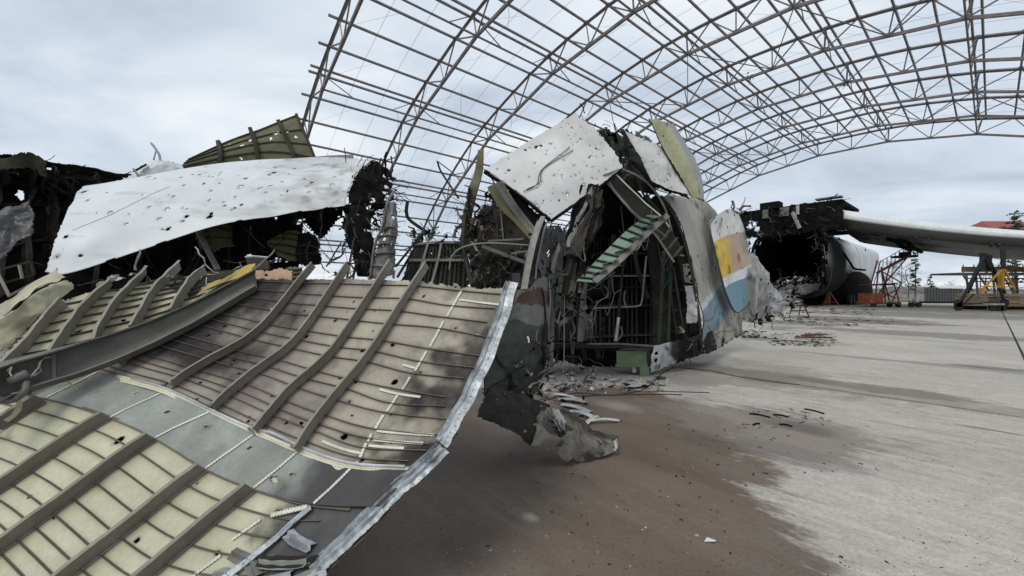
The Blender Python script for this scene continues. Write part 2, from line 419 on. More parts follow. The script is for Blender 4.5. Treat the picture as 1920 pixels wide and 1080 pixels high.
class Sheet:
    """bent sheet metal through a grid of surveyed points (rows: v, columns: u)"""
    def __init__(s, rows, nu, nv, flip=False):
        A = np.array([[tuple(p) if isinstance(p, Vector) else tuple(P(*p)) for p in r] for r in rows])
        A = crom(A, nv)                        # along v
        A = crom(A.transpose(1, 0, 2), nu).transpose(1, 0, 2)
        s.A = A; s.nu = nu; s.nv = nv; s.flip = flip; s._normals()
    def _normals(s):
        du = np.gradient(s.A, axis=1); dv_ = np.gradient(s.A, axis=0)
        n = np.cross(du, dv_); n /= np.maximum(np.linalg.norm(n, axis=2, keepdims=True), 1e-9)
        s.Nn = -n if s.flip else n
    def crumple(s, amp, scale, seed=0, octv=4, mask=None, ridge=False):
        d = fbm(s.A, scale, seed, octv)
        if ridge: d = (0.55 - np.abs(d)) * 2.0
        d = d * amp
        if mask is not None:
            uu, vv = np.meshgrid(np.linspace(0, 1, s.nu + 1), np.linspace(0, 1, s.nv + 1)); d = d * mask(uu, vv)
        s.A = s.A + s.Nn * d[..., None]; s._normals(); return s
    def _bi(s, B, u, v):
        x = min(max(u, 0), 1) * s.nu; y = min(max(v, 0), 1) * s.nv
        i = min(int(x), s.nu - 1); j = min(int(y), s.nv - 1); a = x - i; b = y - j
        return B[j, i] * (1 - a) * (1 - b) + B[j, i + 1] * a * (1 - b) + B[j + 1, i] * (1 - a) * b + B[j + 1, i + 1] * a * b
    def at(s, u, v, h=0.0):
        p = Vector(s._bi(s.A, u, v)); n = Vector(s._bi(s.Nn, u, v)).normalized()
        # beyond the edge: carry on straight
        for c, lo in ((u, 'u'), (v, 'v')):
            if c < 0 or c > 1:
                e_ = 0.0 if c < 0 else 1.0; i_ = 0.05 if c < 0 else 0.95
                a = Vector(s._bi(s.A, e_ if lo == 'u' else u, e_ if lo == 'v' else v)); b = Vector(s._bi(s.A, i_ if lo == 'u' else u, i_ if lo == 'v' else v))
                p = p + (a - b) * (abs(c - e_) / 0.05)
        return p + n * h
    def nrm(s, u, v): return Vector(s._bi(s.Nn, u, v)).normalized()
    def build(s, name, m, parent=None, t=0.004, holes=(), ragged=(0, 0, 0, 0), rscale=9.0, soot=None, dirt=None, paint=None,
              cut=None, seed=0, petal=0.0, smooth=True, **kw):
        nu, nv = s.nu, s.nv
        A = s.A.copy()
        uu, vv = np.meshgrid(np.linspace(0, 1, nu + 1), np.linspace(0, 1, nv + 1))
        C = (A[:-1, :-1] + A[1:, :-1] + A[:-1, 1:] + A[1:, 1:]) / 4
        cu = (uu[:-1, :-1] + uu[1:, 1:]) / 2; cv = (vv[:-1, :-1] + vv[1:, 1:]) / 2
        keep = np.ones((nv, nu), bool)
        ang = fbm(C, 14.0, seed + 5, 3)
        hrng = np.random.RandomState(seed + 77); ring = np.zeros(A.shape[:2])
        for hu, hv, hr in holes:
            c = np.array(s.at(hu, hv)); D = C - c
            dn = np.array(s.dirv(hu, hv)) * .8 + np.array(s.nrm(hu, hv).cross(s.dirv(hu, hv))) * (.6 + .5 * hrng.randn()); dn /= np.linalg.norm(dn)
            st_ = 1 - 1 / (1 + 1.8 * hrng.rand() ** 1.5)
            dist = np.sqrt(np.maximum((D ** 2).sum(2) - (D @ dn) ** 2 * st_, 0))
            keep &= ~(dist < hr * .85 * (1 + 0.55 * ang))
            DV = A - c; dq = np.sqrt(np.maximum((DV ** 2).sum(2) - (DV @ dn) ** 2 * st_, 0))
            ring = np.maximum(ring, np.exp(-(np.maximum(dq - hr * .9, 0) / (hr * (.25 + .5 * hrng.rand()))) ** 2) * (hrng.rand() < .7))
            if petal:
                dv2 = np.linalg.norm(A - c, axis=2)
                A += s.Nn * (petal * np.exp(-(dv2 / (hr * 1.6)) ** 2))[..., None]
        rg = np.abs(fbm(C, rscale, seed + 9, 3)) + 0.35 * np.abs(fbm(C, rscale * 4, seed + 3, 2))
        L, Rr, B, T = ragged
        if L: keep &= ~(cu < L * rg)
        if Rr: keep &= ~(1 - cu < Rr * rg)
        if B: keep &= ~(cv < B * rg)
        if T: keep &= ~(1 - cv < T * rg)
        if cut is not None: keep &= ~cut(cu, cv, C)
        idx = np.arange((nu + 1) * (nv + 1)).reshape(nv + 1, nu + 1)
        Q = np.stack([idx[:-1, :-1], idx[:-1, 1:], idx[1:, 1:], idx[1:, :-1]], -1)[keep]
        if s.flip: Q = Q[:, ::-1]
        n0 = (nu + 1) * (nv + 1)
        top = A.reshape(-1, 3); bot = (A - s.Nn * t).reshape(-1, 3)
        E_ = np.concatenate([Q[:, [0, 1]], Q[:, [1, 2]], Q[:, [2, 3]], Q[:, [3, 0]]])
        key = np.sort(E_, 1); key = key[:, 0].astype(np.int64) * n0 + key[:, 1]
        _, inv, cnt = np.unique(key, return_inverse=True, return_counts=True)
        Be = E_[cnt[inv] == 1]
        rim = np.stack([Be[:, 1], Be[:, 0], Be[:, 0] + n0, Be[:, 1] + n0], 1)
        F = np.concatenate([Q, Q[:, ::-1] + n0, rim])
        mi = np.concatenate([np.zeros(len(Q)), np.ones(len(Q)), np.ones(len(rim))])
        used = np.unique(F); remap = -np.ones(2 * n0, dtype=np.int64); remap[used] = np.arange(len(used))
        V = np.concatenate([top, bot])[used]; F = remap[F]
        u2 = np.concatenate([uu.ravel(), uu.ravel()])[used]; v2 = np.concatenate([vv.ravel(), vv.ravel()])[used]
        at = {}
        if soot is not None: at['soot'] = np.clip(soot(u2, v2, V), 0, 1)
        if dirt is not None:
            rg_ = np.concatenate([ring.ravel(), ring.ravel()])[used]
            at['dirt'] = np.clip(np.maximum(dirt(u2, v2, V), .75 * rg_), 0, 1)
        if paint is not None:
            c = paint(u2, v2, V); at['paint'] = np.concatenate([c, np.ones((len(c), 1))], 1)
        mm = m if isinstance(m, (list, tuple)) else [m, m]
        o = mk(name, V, F, list(mm), parent, smooth=smooth, uv=np.stack([u2, v2], 1), fmat=mi, attrs=at, **kw)
        s.obj = o
        return o
    def rail(s, name, uv, prof, m, parent, n=24, h=0.0, wob=0.0, uvm=False, **kw):
        """a rib, stringer or strip lying on the sheet along a uv path"""
        path = crom(np.array(uv, dtype=float), n)
        pts = []; nr = []
        for i, (u, v) in enumerate(path):
            nn = s.nrm(u, v)
            p = s.at(u, v, h)
            if wob:
                ph = i * 0.9 + wob * 977
                p = p + nn * (abs(math.sin(ph)) * wob) + s.dirv(u, v) * (math.sin(ph * .7) * wob)
            pts.append(p); nr.append(nn)
        V, F = sweep(prof, pts, nr)
        U = None
        if uvm:
            k = len(prof); U = []; L = 0
            for i, p in enumerate(pts):
                if i: L += (p - pts[i - 1]).length
                for x, y in prof: U.append((L, x))
        return mk(name, V, F, m, parent, uv=U, **kw)
    def dirv(s, u, v):
        return (s.at(min(u + .02, 1), v) - s.at(max(u - .02, 0), v)).normalized()

def zprof(h, wf, t): return thick([(-wf, t / 2), (0, t / 2), (0, h), (wf, h)], t)
def lprof(h, wf, t): return thick([(-wf, t / 2), (0, t / 2), (0, h)], t)
def flat(wd, t=0.003): return rect(wd, t, 0.0)

def ribbon(rng, c, length, wd, bend, d0=None, seg=6, t=0.003):
    """a torn, bent strip of sheet"""
    d = Vector((rng.gauss(0, 1), rng.gauss(0, 1), rng.gauss(0, 1))) if d0 is None else Vector(d0)
    d.normalize(); pts = [Vector(c)]
    for i in range(seg):
        d = (d + Vector((rng.gauss(0, bend), rng.gauss(0, bend), rng.gauss(0, bend)))).normalized()
        pts.append(pts[-1] + d * length / seg)
    sc = [1 - 0.5 * rng.random() for _ in pts]
    return sweep(rect(wd, t), pts, None, sc)
def tangle(name, spots, n, parent, mats, seed, ln=(.15, .6), wd=(.02, .10), bend=.5, wires=.25, dirn=None, floor=None, clear=0.0):
    """torn strips, wires and scraps nobody could count, filling the given patches"""
    rng = random.Random(seed); mb = MB()
    tot = sum(s[6] if len(s) > 6 else 1 for s in spots)
    for s in spots:
        x0, x1, y0, y1, d0, d1 = s[:6]
        k = int(n * (s[6] if len(s) > 6 else 1) / tot)
        for _ in range(k):
            c = P(rng.uniform(x0, x1), rng.uniform(y0, y1), rng.uniform(d0, d1))
            d = None if dirn is None else Vector(dirn) + Vector((rng.gauss(0, .5), rng.gauss(0, .5), rng.gauss(0, .5)))
            if rng.random() < wires:
                V, F = ribbon(rng, c, rng.uniform(*ln) * 1.6, .012, bend * .8, d, 7, .012)
            else:
                V, F = ribbon(rng, c, rng.uniform(*ln), rng.uniform(*wd), bend, d, 5)
            if floor is not None:
                V = [Vector((v[0], v[1], max(v[2], floor))) for v in V]
            mb.add(V, F, rng.randrange(len(mats)))
    return mb.build(name, list(mats), parent, kind='stuff')

# ------------------------------------------------------------------ ground
def ground_mat(name, base, dry_var):
    m = bpy.data.materials.new(name); m.use_nodes = True
    t = m.node_tree; t.nodes.clear()
    o = N(t, 'ShaderNodeOutputMaterial'); b = N(t, 'ShaderNodeBsdfPrincipled'); t.links.new(b.outputs[0], o.inputs[0])
    g = N(t, 'ShaderNodeNewGeometry'); pos = g.outputs['Position']
    # rotate so x runs along the hangar, y across it
    rot = N(t, 'ShaderNodeMapping'); rot.vector_type = 'TEXTURE'; rot.inputs['Rotation'].default_value = (0, 0, math.atan2(AX.y, AX.x))
    t.links.new(pos, rot.inputs[0]); lv = rot.outputs[0]
    st = N(t, 'ShaderNodeMapping'); st.inputs['Scale'].default_value = (5.0, 0.55, 1); t.links.new(lv, st.inputs[0])   # broom marks across the slabs
    n1 = N(t, 'ShaderNodeTexNoise', Scale=1.6, Detail=9.0, Roughness=0.7); t.links.new(st.outputs[0], n1.inputs['Vector'])
    n2 = N(t, 'ShaderNodeTexNoise', Scale=0.35, Detail=8.0, Roughness=0.62); t.links.new(lv, n2.inputs['Vector'])
    n3 = N(t, 'ShaderNodeTexNoise', Scale=34.0, Detail=6.0, Roughness=0.75); t.links.new(pos, n3.inputs['Vector'])
    n3b = N(t, 'ShaderNodeTexNoise', Scale=6.5, Detail=7.0, Roughness=0.7); t.links.new(pos, n3b.inputs['Vector'])
    c = mixc(t, 1.0, (*base, 1), ramp2(t, n1.outputs[0], .3, .7, (.80, .80, .80, 1), (1.12, 1.12, 1.12, 1)), 'MULTIPLY')
    c = mixc(t, 1.0, c, ramp2(t, n2.outputs[0], .3, .7, (.78, .77, .75, 1), (1.1, 1.1, 1.1, 1)), 'MULTIPLY')
    c = mixc(t, 1.0, c, ramp2(t, n3.outputs[0], .33, .67, (.74, .74, .74, 1), (1.17, 1.17, 1.17, 1)), 'MULTIPLY')
    c = mixc(t, 1.0, c, ramp2(t, n3b.outputs[0], .33, .67, (.84, .84, .83, 1), (1.08, 1.08, 1.08, 1)), 'MULTIPLY')
    # dark aggregate, tar specks and pits
    sp = N(t, 'ShaderNodeTexNoise', Scale=20.0, Detail=5.0, Roughness=0.55, Distortion=.5); 
    st2 = N(t, 'ShaderNodeMapping'); st2.inputs['Scale'].default_value = (1.5, .6, 1); t.links.new(lv, st2.inputs[0]); t.links.new(st2.outputs[0], sp.inputs['Vector'])
    c = mixc(t, ramp2(t, sp.outputs[0], .70, .745, (0, 0, 0, 1), (.85, .85, .85, 1)), c, (.12, .115, .105, 1))
    # stains where water, foam and soot ran, plus painted contact shade
    nw = N(t, 'ShaderNodeTexNoise', Scale=0.9, Detail=8.0, Roughness=0.62); t.links.new(lv, nw.inputs['Vector'])
    stf = N(t, 'ShaderNodeMapping'); stf.inputs['Scale'].default_value = (2.2, .55, 1); t.links.new(lv, stf.inputs[0])
    nwf = N(t, 'ShaderNodeTexNoise', Scale=3.2, Detail=9.0, Roughness=0.72); t.links.new(stf.outputs[0], nwf.inputs['Vector'])
    wob = math_(t, 'ADD', math_(t, 'MULTIPLY', math_(t, 'SUBTRACT', nw.outputs[0], .5), 1.6), math_(t, 'MULTIPLY', math_(t, 'SUBTRACT', nwf.outputs[0], .5), 1.3))
    nw2 = N(t, 'ShaderNodeTexNoise', Scale=0.45, Detail=8.0, Roughness=0.66)
    st3 = N(t, 'ShaderNodeMapping'); st3.inputs['Scale'].default_value = (3.0, 0.8, 1); t.links.new(lv, st3.inputs[0]); t.links.new(st3.outputs[0], nw2.inputs['Vector'])
    wob2 = math_(t, 'MULTIPLY', math_(t, 'SUBTRACT', nw2.outputs[0], .5), 3.0)
    def stain_shade(c, x, y, rl, rt, colr, amt, soft=.25, wobble=None):
        # ellipse in hangar axes: rl along, rt across
        s0 = AX.x * x + AX.y * y; t0 = -AX.y * x + AX.x * y
        sub = N(t, 'ShaderNodeVectorMath'); sub.operation = 'SUBTRACT'; sub.inputs[1].default_value = (s0, t0, 0); t.links.new(lv, sub.inputs[0])
        mul = N(t, 'ShaderNodeVectorMath'); mul.operation = 'MULTIPLY'; mul.inputs[1].default_value = (1 / rl, 1 / rt, 0); t.links.new(sub.outputs[0], mul.inputs[0])
        ln = N(t, 'ShaderNodeVectorMath'); ln.operation = 'LENGTH'; t.links.new(mul.outputs[0], ln.inputs[0])
        d = math_(t, 'ADD', ln.outputs['Value'], wobble or wob)
        f = ramp2(t, d, 1 - soft, 1 + soft, (amt, amt, amt, 1), (0, 0, 0, 1))
        return mixc(t, f, c, (*colr, 1))
    brown = (.115, .082, .059); grey = (.15, .14, .125); blk = (.05, .047, .043)
    for s in STAINS: c = stain_shade(c, *s)
    # one wet brown area: union of lobes
    un = None
    for (x, y, r) in WET:
        sub = N(t, 'ShaderNodeVectorMath'); sub.operation = 'DISTANCE'; sub.inputs[1].default_value = (x, y, 0); t.links.new(pos, sub.inputs[0])
        q = math_(t, 'SUBTRACT', sub.outputs['Value'], r)
        un = q if un is None else math_(t, 'MINIMUM', un, q)
    uw = math_(t, 'ADD', math_(t, 'ADD', un, math_(t, 'MULTIPLY', wob, .75)), math_(t, 'MULTIPLY', wob2, .08))
    nw3 = N(t, 'ShaderNodeTexNoise', Scale=5.5, Detail=9.0, Roughness=0.75); t.links.new(st2.outputs[0], nw3.inputs['Vector'])
    uw = math_(t, 'ADD', uw, math_(t, 'MULTIPLY', math_(t, 'SUBTRACT', nw3.outputs[0], .5), .9))
    wet0 = ramp2(t, uw, -.55, .30, (1, 1, 1, 1), (0, 0, 0, 1))
    wet = math_(t, 'MULTIPLY', wet0, ramp2(t, nw2.outputs[0], .30, .62, (.78, .78, .78, 1), (.96, .96, .96, 1)))
    wc = mixc(t, 1.0, (*brown, 1), ramp2(t, n2.outputs[0], .3, .7, (.75, .75, .75, 1), (1.25, 1.25, 1.25, 1)), 'MULTIPLY')
    wc = mixc(t, 1.0, wc, ramp2(t, n3.outputs[0], .33, .67, (.82, .82, .82, 1), (1.12, 1.12, 1.12, 1)), 'MULTIPLY')
    c = mixc(t, wet, c, wc)
    for s in STAINS_SHADE: c = stain_shade(c, *s)
    # fine gravel dust on top
    gr = N(t, 'ShaderNodeTexVoronoi', Scale=21.0); t.links.new(pos, gr.inputs['Vector'])
    gm = math_(t, 'MULTIPLY', ramp2(t, gr.outputs['Distance'], .07, .12, (1, 1, 1, 1), (0, 0, 0, 1)), ramp2(t, n3b.outputs[0], .52, .6))
    c = mixc(t, math_(t, 'MULTIPLY', gm, .8), c, (.07, .065, .06, 1))
    t.links.new(c, b.inputs['Base Color'])
    rr = mixc(t, wet, (.86, .86, .86, 1), (.66, .66, .66, 1))
    t.links.new(rr, b.inputs['Roughness'])
    b.inputs['Specular IOR Level'].default_value = .3
    hs = math_(t, 'ADD', math_(t, 'MULTIPLY', n3.outputs[0], .6), math_(t, 'ADD', math_(t, 'MULTIPLY', n1.outputs[0], .5), n3b.outputs[0]))
    bp = N(t, 'ShaderNodeBump', Strength=.5, Distance=.012); t.links.new(hs, bp.inputs['Height']); t.links.new(bp.outputs[0], b.inputs['Normal'])
    MATS[name] = m
def gst(px, py, rl, rt, colr, amt, soft=.22):
    g = G(px, py); return (g.x, g.y, rl, rt, colr, amt, soft)
_br, _gr, _bk = (.15, .125, .105), (.17, .16, .148), (.045, .042, .04)
STAINS = [gst(1500, 715, .75, 3.6, _br, 0.42), gst(1640, 728, .45, 1.5, _br, 0.62), gst(1330, 690, .6, 2.2, _br, 0.45),
          gst(1800, 688, .35, 3.2, _gr, 0.55), gst(1905, 694, .3, 1.0, _bk, 0.55),
          gst(1640, 604, 2.2, 3.2, _br, 0.85), gst(1760, 628, 1.6, 5.0, _gr, 0.75), gst(1560, 596, 2.5, 5.0, _bk, 0.5),
          gst(1720, 590, 5, 9, _gr, 0.75), gst(1850, 583, 9, 20, _gr, 0.75), gst(1480, 640, .8, 1.6, _br, 0.43), gst(1420, 602, 2, 6, _bk, 0.46),
          gst(1250, 680, 2.2, 4.0, _br, 0.34), gst(1100, 700, 2.5, 3.0, _gr, 0.31), gst(1800, 578, 14, 60, (.2, .195, 0.12), 0.43)]
STAINS_SHADE = [gst(1590, 735, .09, 7.0, _bk, .42, .6), gst(1430, 800, 1.05, 1.5, (.20, .168, .14), .8, .25), gst(1500, 640, .30, .6, _bk, .7, .4), gst(1390, 628, .35, .5, _bk, .7, .4), gst(1700, 800, .05, .5, _gr, .4, .6), gst(1560, 880, .04, .4, _gr, .4, .6), gst(1500, 930, .03, .3, _gr, .4, .6), gst(1760, 640, .3, 2.5, _gr, .5, .7), gst(1150, 760, .3, .6, (.40, .375, .34), .5, .8), gst(1060, 950, .5, .7, (.075, .055, .042), .35, .8), gst(880, 1000, .5, .5, (.07, .052, .040), .45, .8), gst(1240, 900, .25, .8, (.16, .13, .105), .6, .8), gst(1330, 820, .2, .8, (.085, .068, .054), .6, .8),
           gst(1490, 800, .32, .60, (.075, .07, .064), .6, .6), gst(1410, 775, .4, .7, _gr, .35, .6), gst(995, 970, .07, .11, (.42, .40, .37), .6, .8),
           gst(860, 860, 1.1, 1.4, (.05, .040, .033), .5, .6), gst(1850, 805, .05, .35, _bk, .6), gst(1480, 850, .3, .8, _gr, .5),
           gst(1000, 690, 1.4, 1.6, _bk, .6, .6)]  # soot-dark patch standing in for contact shade at the wreck base
WET = [(-1.2, 2.6, 2.55), (-.3, 1.2, 1.75), (.3, 3.4, 1.75), (1.1, 4.9, 1.5), (1.9, 5.5, .85), (1.6, 6.6, .9), (-.8, 5.5, 2.0)]
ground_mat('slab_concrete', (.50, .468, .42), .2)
mat('joint_fill', (.035, .032, .028), .9, var=.3, dirt_amt=.2)
mat('far_ground', (.20, .185, .145), .95, var=.3, vscale=.05, dirt=(.12, .12, .07), dirt_amt=.7, dirt_scale=.03, bump=0)

gb = mk('ground', [(-900, -300, -.06), (900, -300, -.06), (900, 1500, -.06), (-900, 1500, -.06)], [[0, 1, 2, 3]], 'far_ground', kind='structure', base=Vector((0, 0, 0)))
apron = mk('apron', [tuple(AX * s + TR * t + UP * -.022) for s, t in ((-40, -80), (-40, 100), (100, 100), (100, -80))], [[3, 2, 1, 0]][::-1], 'joint_fill', kind='structure', base=Vector((0, 0, 0)))
# concrete slabs with open joints between them
SL = 14.0
me_slab = None
for i in range(-1, 7):
    for j in range(-4, 6):
        c = AX * (9.13 + (i - .5) * SL) + TR * (.55 + (j + .5) * SL)
        if me_slab is None:
            V, F = boxvf((0, 0, 0), SL - .055, SL - .055, .02, AX, -TR)
            sl = mk('concrete_slab', V, F, 'slab_concrete', apron, base=Vector((0, 0, 0)))
            me_slab = sl.data
        else:
            sl = link('concrete_slab', me_slab, apron)
        sl.location = (c.x, c.y, -.02 + 0.0)

# ------------------------------------------------------------------ hangar skeleton
HS = 26.7
DS = .448 * HS
S_RIB = [(.553 + .448 * i) * HS for i in range(9)]
T0 = -.72 * HS
_half = [(0, 1.112), (.2, 1.108), (.42, 1.085), (.75, 1.012), (1.1, .885), (1.3, .785), (1.5, .655), (1.68, .515), (1.84, .36), (1.98, .19), (2.10, -.066)]
_prof = [(-x, h) for x, h in _half[::-1]] + _half[1:]
dense = crom(np.array(_prof) * HS, 800); dense[:, 0] += T0; dense[:, 1] += CAMZ
seg = np.r_[0, np.cumsum(np.linalg.norm(np.diff(dense, axis=0), axis=1))]
MODU = 11.3
nmod = int(seg[-1] / 2 // (MODU / 4)) * 2
mid = seg[400]
def prof_at(l):
    x = np.interp(l, seg, dense[:, 0]); z = np.interp(l, seg, dense[:, 1])
    x2 = np.interp(l + .1, seg, dense[:, 0]); z2 = np.interp(l + .1, seg, dense[:, 1]); x1 = np.interp(l - .1, seg, dense[:, 0]); z1 = np.interp(l - .1, seg, dense[:, 1])
    t = np.array([x2 - x1, z2 - z1]); t /= np.linalg.norm(t); n = np.array([-t[1], t[0]])
    return np.array([x, z]), n
TD = .098 * HS
def W(s, q): return AX * s + TR * q[0] + UP * q[1]
NODES = []     # k: quarter-module index; k%4==0 double-purlin node (inner+outer), 2: inner node without purlin
# truss nodes read off the arch: double-purlin lines at these distances from the crown
_nx = np.array([.213, .655, 1.155, 1.60, 1.945]) * HS
_nl = [np.interp(T0 + x, dense[400:, 0], seg[400:]) - mid for x in _nx]
_qs = []
for a, b in zip([-_nl[0]] + _nl, _nl + [2 * _nl[-1] - _nl[-2]]): _qs += [(a + (b - a) * j / 4) for j in range(4)]
_qs = _qs[2:]                       # 0 at the crown (index 2 of the middle module)
for k in range(-len(_qs) + 1, len(_qs)):
    l = mid + math.copysign(_qs[abs(k)], k)
    if l < .5 or l > seg[-1] - .5: continue
    q, n = prof_at(l); NODES.append((k + 2, q, q + n * TD, n))
_byk = {k: i for i, (k, q, o, n) in enumerate(NODES)}
for i, (k, q, o, n) in enumerate(NODES):          # straight inner chord between the truss lines
    if k % 4 == 2 and k - 2 in _byk and k + 2 in _byk:
        NODES[i] = (k, (NODES[_byk[k - 2]][1] + NODES[_byk[k + 2]][1]) / 2, o, n)
hang = thing('hangar_frame', 'bare steel arch skeleton of the roofless hangar spanning overhead', 'hangar', tuple(AX * 60 + TR * T0))
rhs = thick([(-.13, -.13), (.13, -.13), (.13, .13), (-.13, .13)], .03)
ch_prof = rect(.26, .30)
def chord(name, s, pts, parent, wd=.27, ht=.33):
    V, F = sweep(rect(wd, ht), [W(s, q) for q in pts]); return mk(name, V, F, 'steel_brown', parent)
base_in = [dense[0]] + [q for k, q, o, n in NODES if k % 2 == 0] + [dense[-1]]
def fine_in():
    return [dense[i] for i in range(0, 801, 16)]
FI = [dense[0]] + [q for k, q, o, n in NODES if k % 4 == 0] + [dense[-1]]; FO = []
for i in range(0, 801, 16):
    q, n = prof_at(seg[i]); FO.append(q + n * TD)
def inview(p):
    if p.y < 1: return False
    px = CX + FPX * p.x / p.y; py = HY - FPX * (p.z - CAMZ) / p.y
    return -30 < px < 1950 and -30 < py < 560
members = []
for i, s in enumerate(S_RIB):
    rb = chord('arch_rib', s, FI, hang)
    chord('outer_chord', s, FO, rb)
    for a in range(len(NODES)):
        k, q, o_, n = NODES[a]
        if k % 2 == 0: members.append((i, rb, s, q, o_, .11 if k % 4 else .15))
        else:
            for b in (a - 1, a + 1):
                if 0 <= b < len(NODES): members.append((i, rb, s, o_, NODES[b][1], .13))
rank = sorted([(W(m[2], m[3]).length if inview(W(m[2], m[3])) or inview(W(m[2], m[4])) else 9999, j) for j, m in enumerate(members)])
single = set(j for d, j in rank[:285] if d < 9000)
rest = MB()
for j, (i, rb, s, a, b, wd) in enumerate(members):
    V, F = sweep(rect(wd, wd), [W(s, a), W(s, b)])
    if j in single: mk('web_brace', V, F, 'steel_brown', rb)
    else: rest.add(V, F)
# purlins along the whole length, double at the truss lines with a lower chord
s0, s1 = S_RIB[0] - 1.1, S_RIB[-1] + .9
lat = MB()
for k, q, o_, n in NODES:
    tg = np.array([n[1], -n[0]])
    if k % 4 == 0:
        for dl in (-.42, .42):
            oo = o_ + tg * dl + n * .12
            bar('purlin', W(s0, oo), W(s1, oo), .18, .25, 'steel_brown', hang, up=W(0, n))
        bar('lower_purlin', W(s0 + 1, q), W(s1 - .8, q), .15, .17, 'steel_brown', hang, up=W(0, n))
        for i in range(8):
            sm = (S_RIB[i] + S_RIB[i + 1]) / 2
            for sa, sb in ((S_RIB[i], S_RIB[i] + DS * .30), (S_RIB[i + 1], S_RIB[i + 1] - DS * .30)):
                lat.add(*sweep(rect(.09, .09), [W(sa, o_), W(sb, q)]))
    else:
        oo = o_ + n * .12
        bar('purlin', W(s0, oo), W(s1, oo), .18, .25, 'steel_brown', hang, up=W(0, n))
# plan bracing in two bays and thin sag rods
for i in (3, 6):
    for a in range(len(NODES)):
        k, q, o_, n = NODES[a]
        if k % 4 == 0 and a + 4 < len(NODES):
            q2 = NODES[a + 4][1]; qm = NODES[a + 2][1]
            lat.add(*sweep(rect(.09, .09), [W(S_RIB[i], q), W(S_RIB[i + 1], qm)])); lat.add(*sweep(rect(.09, .09), [W(S_RIB[i + 1], qm), W(S_RIB[i], q2)]))
lat.build('bracing_strut', 'steel_brown', hang, kind='stuff')
rods = MB()
for i in range(8):
    for fr in (.33, .66):
        s = S_RIB[i] + DS * fr
        rods.add(*sweep(ngon(.018, 3), [W(s, o_ - n * .05) for k, q, o_, n in NODES]))
    for a in range(0, len(NODES) - 2, 2):
        if i < 5:
            rods.add(*sweep(ngon(.012, 3), [W(S_RIB[i] + DS * .1, NODES[a][2]), W(S_RIB[i] + DS * .42, NODES[a + 1][2])]))
gus = MB()
for i, s in enumerate(S_RIB):
    for k, q, o_, n in NODES:
        tg = np.array([n[1], -n[0]])
        for c, sz in ((q, .55 if k % 2 == 0 else 0), (o_, .42)):
            if not sz: continue
            for off in (-.16, .16):
                a, b = tg * sz, n * (sz * .55)
                gus.add([W(s + off, c - a - b * .4), W(s + off, c + a - b * .4), W(s + off, c + a * .5 + b), W(s + off, c - a * .5 + b)], [[0, 1, 2, 3]])
gus.build('gusset_plate', 'steel_brown', hang, kind='stuff')
hr_ = random.Random(5)
for _ in range(14):
    i = hr_.randrange(1, 7); k, q, o_, n = NODES[hr_.randrange(6, len(NODES) - 14)]
    p = W(S_RIB[i] + hr_.choice((0, 0, 2.5, -3)), q if k % 2 == 0 else o_); L = hr_.uniform(1.5, 5.5)
    tube('loose_wire', [p, p + Vector((hr_.gauss(0, .15), hr_.gauss(0, .15), -L * .5)), p + Vector((hr_.gauss(0, .4), hr_.gauss(0, .4), -L))], .018, 'cable', hang, 4, 8)
rods.build('sag_rod', 'steel_brown', hang, kind='stuff')
rest.build('web_brace', 'steel_brown', hang, kind='stuff')
# a lamp and a rag still hanging from the frame
def nearest_node(px, py):
    best = None
    for i, s in enumerate(S_RIB):
        for k, q, o_, n in NODES:
            p = W(s, q)
            if p.y < 2: continue
            d = math.hypot(CX + FPX * p.x / p.y - px, HY - FPX * (p.z - CAMZ) / p.y - py)
            if best is None or d < best[0]: best = (d, p)
    return best[1]

# ------------------------------------------------------------------ foreground: fuselage shell panel, inner face up
fore = thing('fuselage_panel', 'large curved shell panel with tall parallel ribs and pale yellowish inner skin in front', 'wreck panel', tuple(G(330, 900)))
J = [(20, 640, 3.75), (190, 700, 3.4), (310, 735, 3.15), (395, 775, 2.95), (480, 815, 2.78), (560, 850, 2.6), (660, 880, 2.42), (808, 884, 2.28)]
LT = [(-60, 720, 3.5), (90, 752, 3.2), (205, 787, 2.97), (290, 827, 2.78), (385, 885, 2.6), (475, 922, 2.42), (588, 952, 2.28), (735, 955, 2.14)]
def down(k, ks):
    r = []
    for p, f in zip(LT, ks):
        q = P(*p) - Vector((1.586, 1.0, 1.40)) * (k * f); q.z = max(q.z, .012); r.append(q)
    return r
_r0 = down(.42, (1, 1, 1, 1, 1, .97, .90, .62)); _r1 = down(.24, (1, 1, 1, 1, 1, 1, .93, .60))
_r1[7] = P(652, 1042, 2.0); _r0[7] = P(596, 1098, 1.92); _r1[6] = _r1[6] * .85 + P(520, 1062, 2.06) * .15
Lrows = [_r0, _r1, [(-60, 720, 3.5), (90, 752, 3.2), (205, 787, 2.97), (290, 827, 2.78), (385, 885, 2.6), (475, 922, 2.42), (588, 952, 2.28), (735, 955, 2.14)],
         J]
LW = Sheet(Lrows, 300, 240)
Urows = [J,
         [(120, 590, 3.95), (255, 650, 3.6), (385, 690, 3.4), (470, 715, 3.2), (545, 745, 3.0), (620, 770, 2.8), (705, 797, 2.62), (862, 805, 2.44)],
         [(230, 540, 4.2), (360, 585, 3.9), (490, 620, 3.7), (565, 635, 3.48), (640, 648, 3.27), (705, 656, 3.07), (790, 672, 2.9), (915, 690, 2.7)],
         [(330, 515, 4.5), (455, 520, 4.25), (575, 522, 4.03), (645, 522, 3.8), (722, 523, 3.58), (790, 525, 3.39), (872, 533, 3.2), (985, 543, 3.08)]]
UPR = Sheet(Urows, 300, 230)
col = lambda i: (i + 1) / 7.0         # frame columns -1..6
LW.crumple(.012, 2.2, 3, 3, lambda u, v: .4 + 2.8 * sstep(u, .84, .97) * sstep(v, .3, .55))
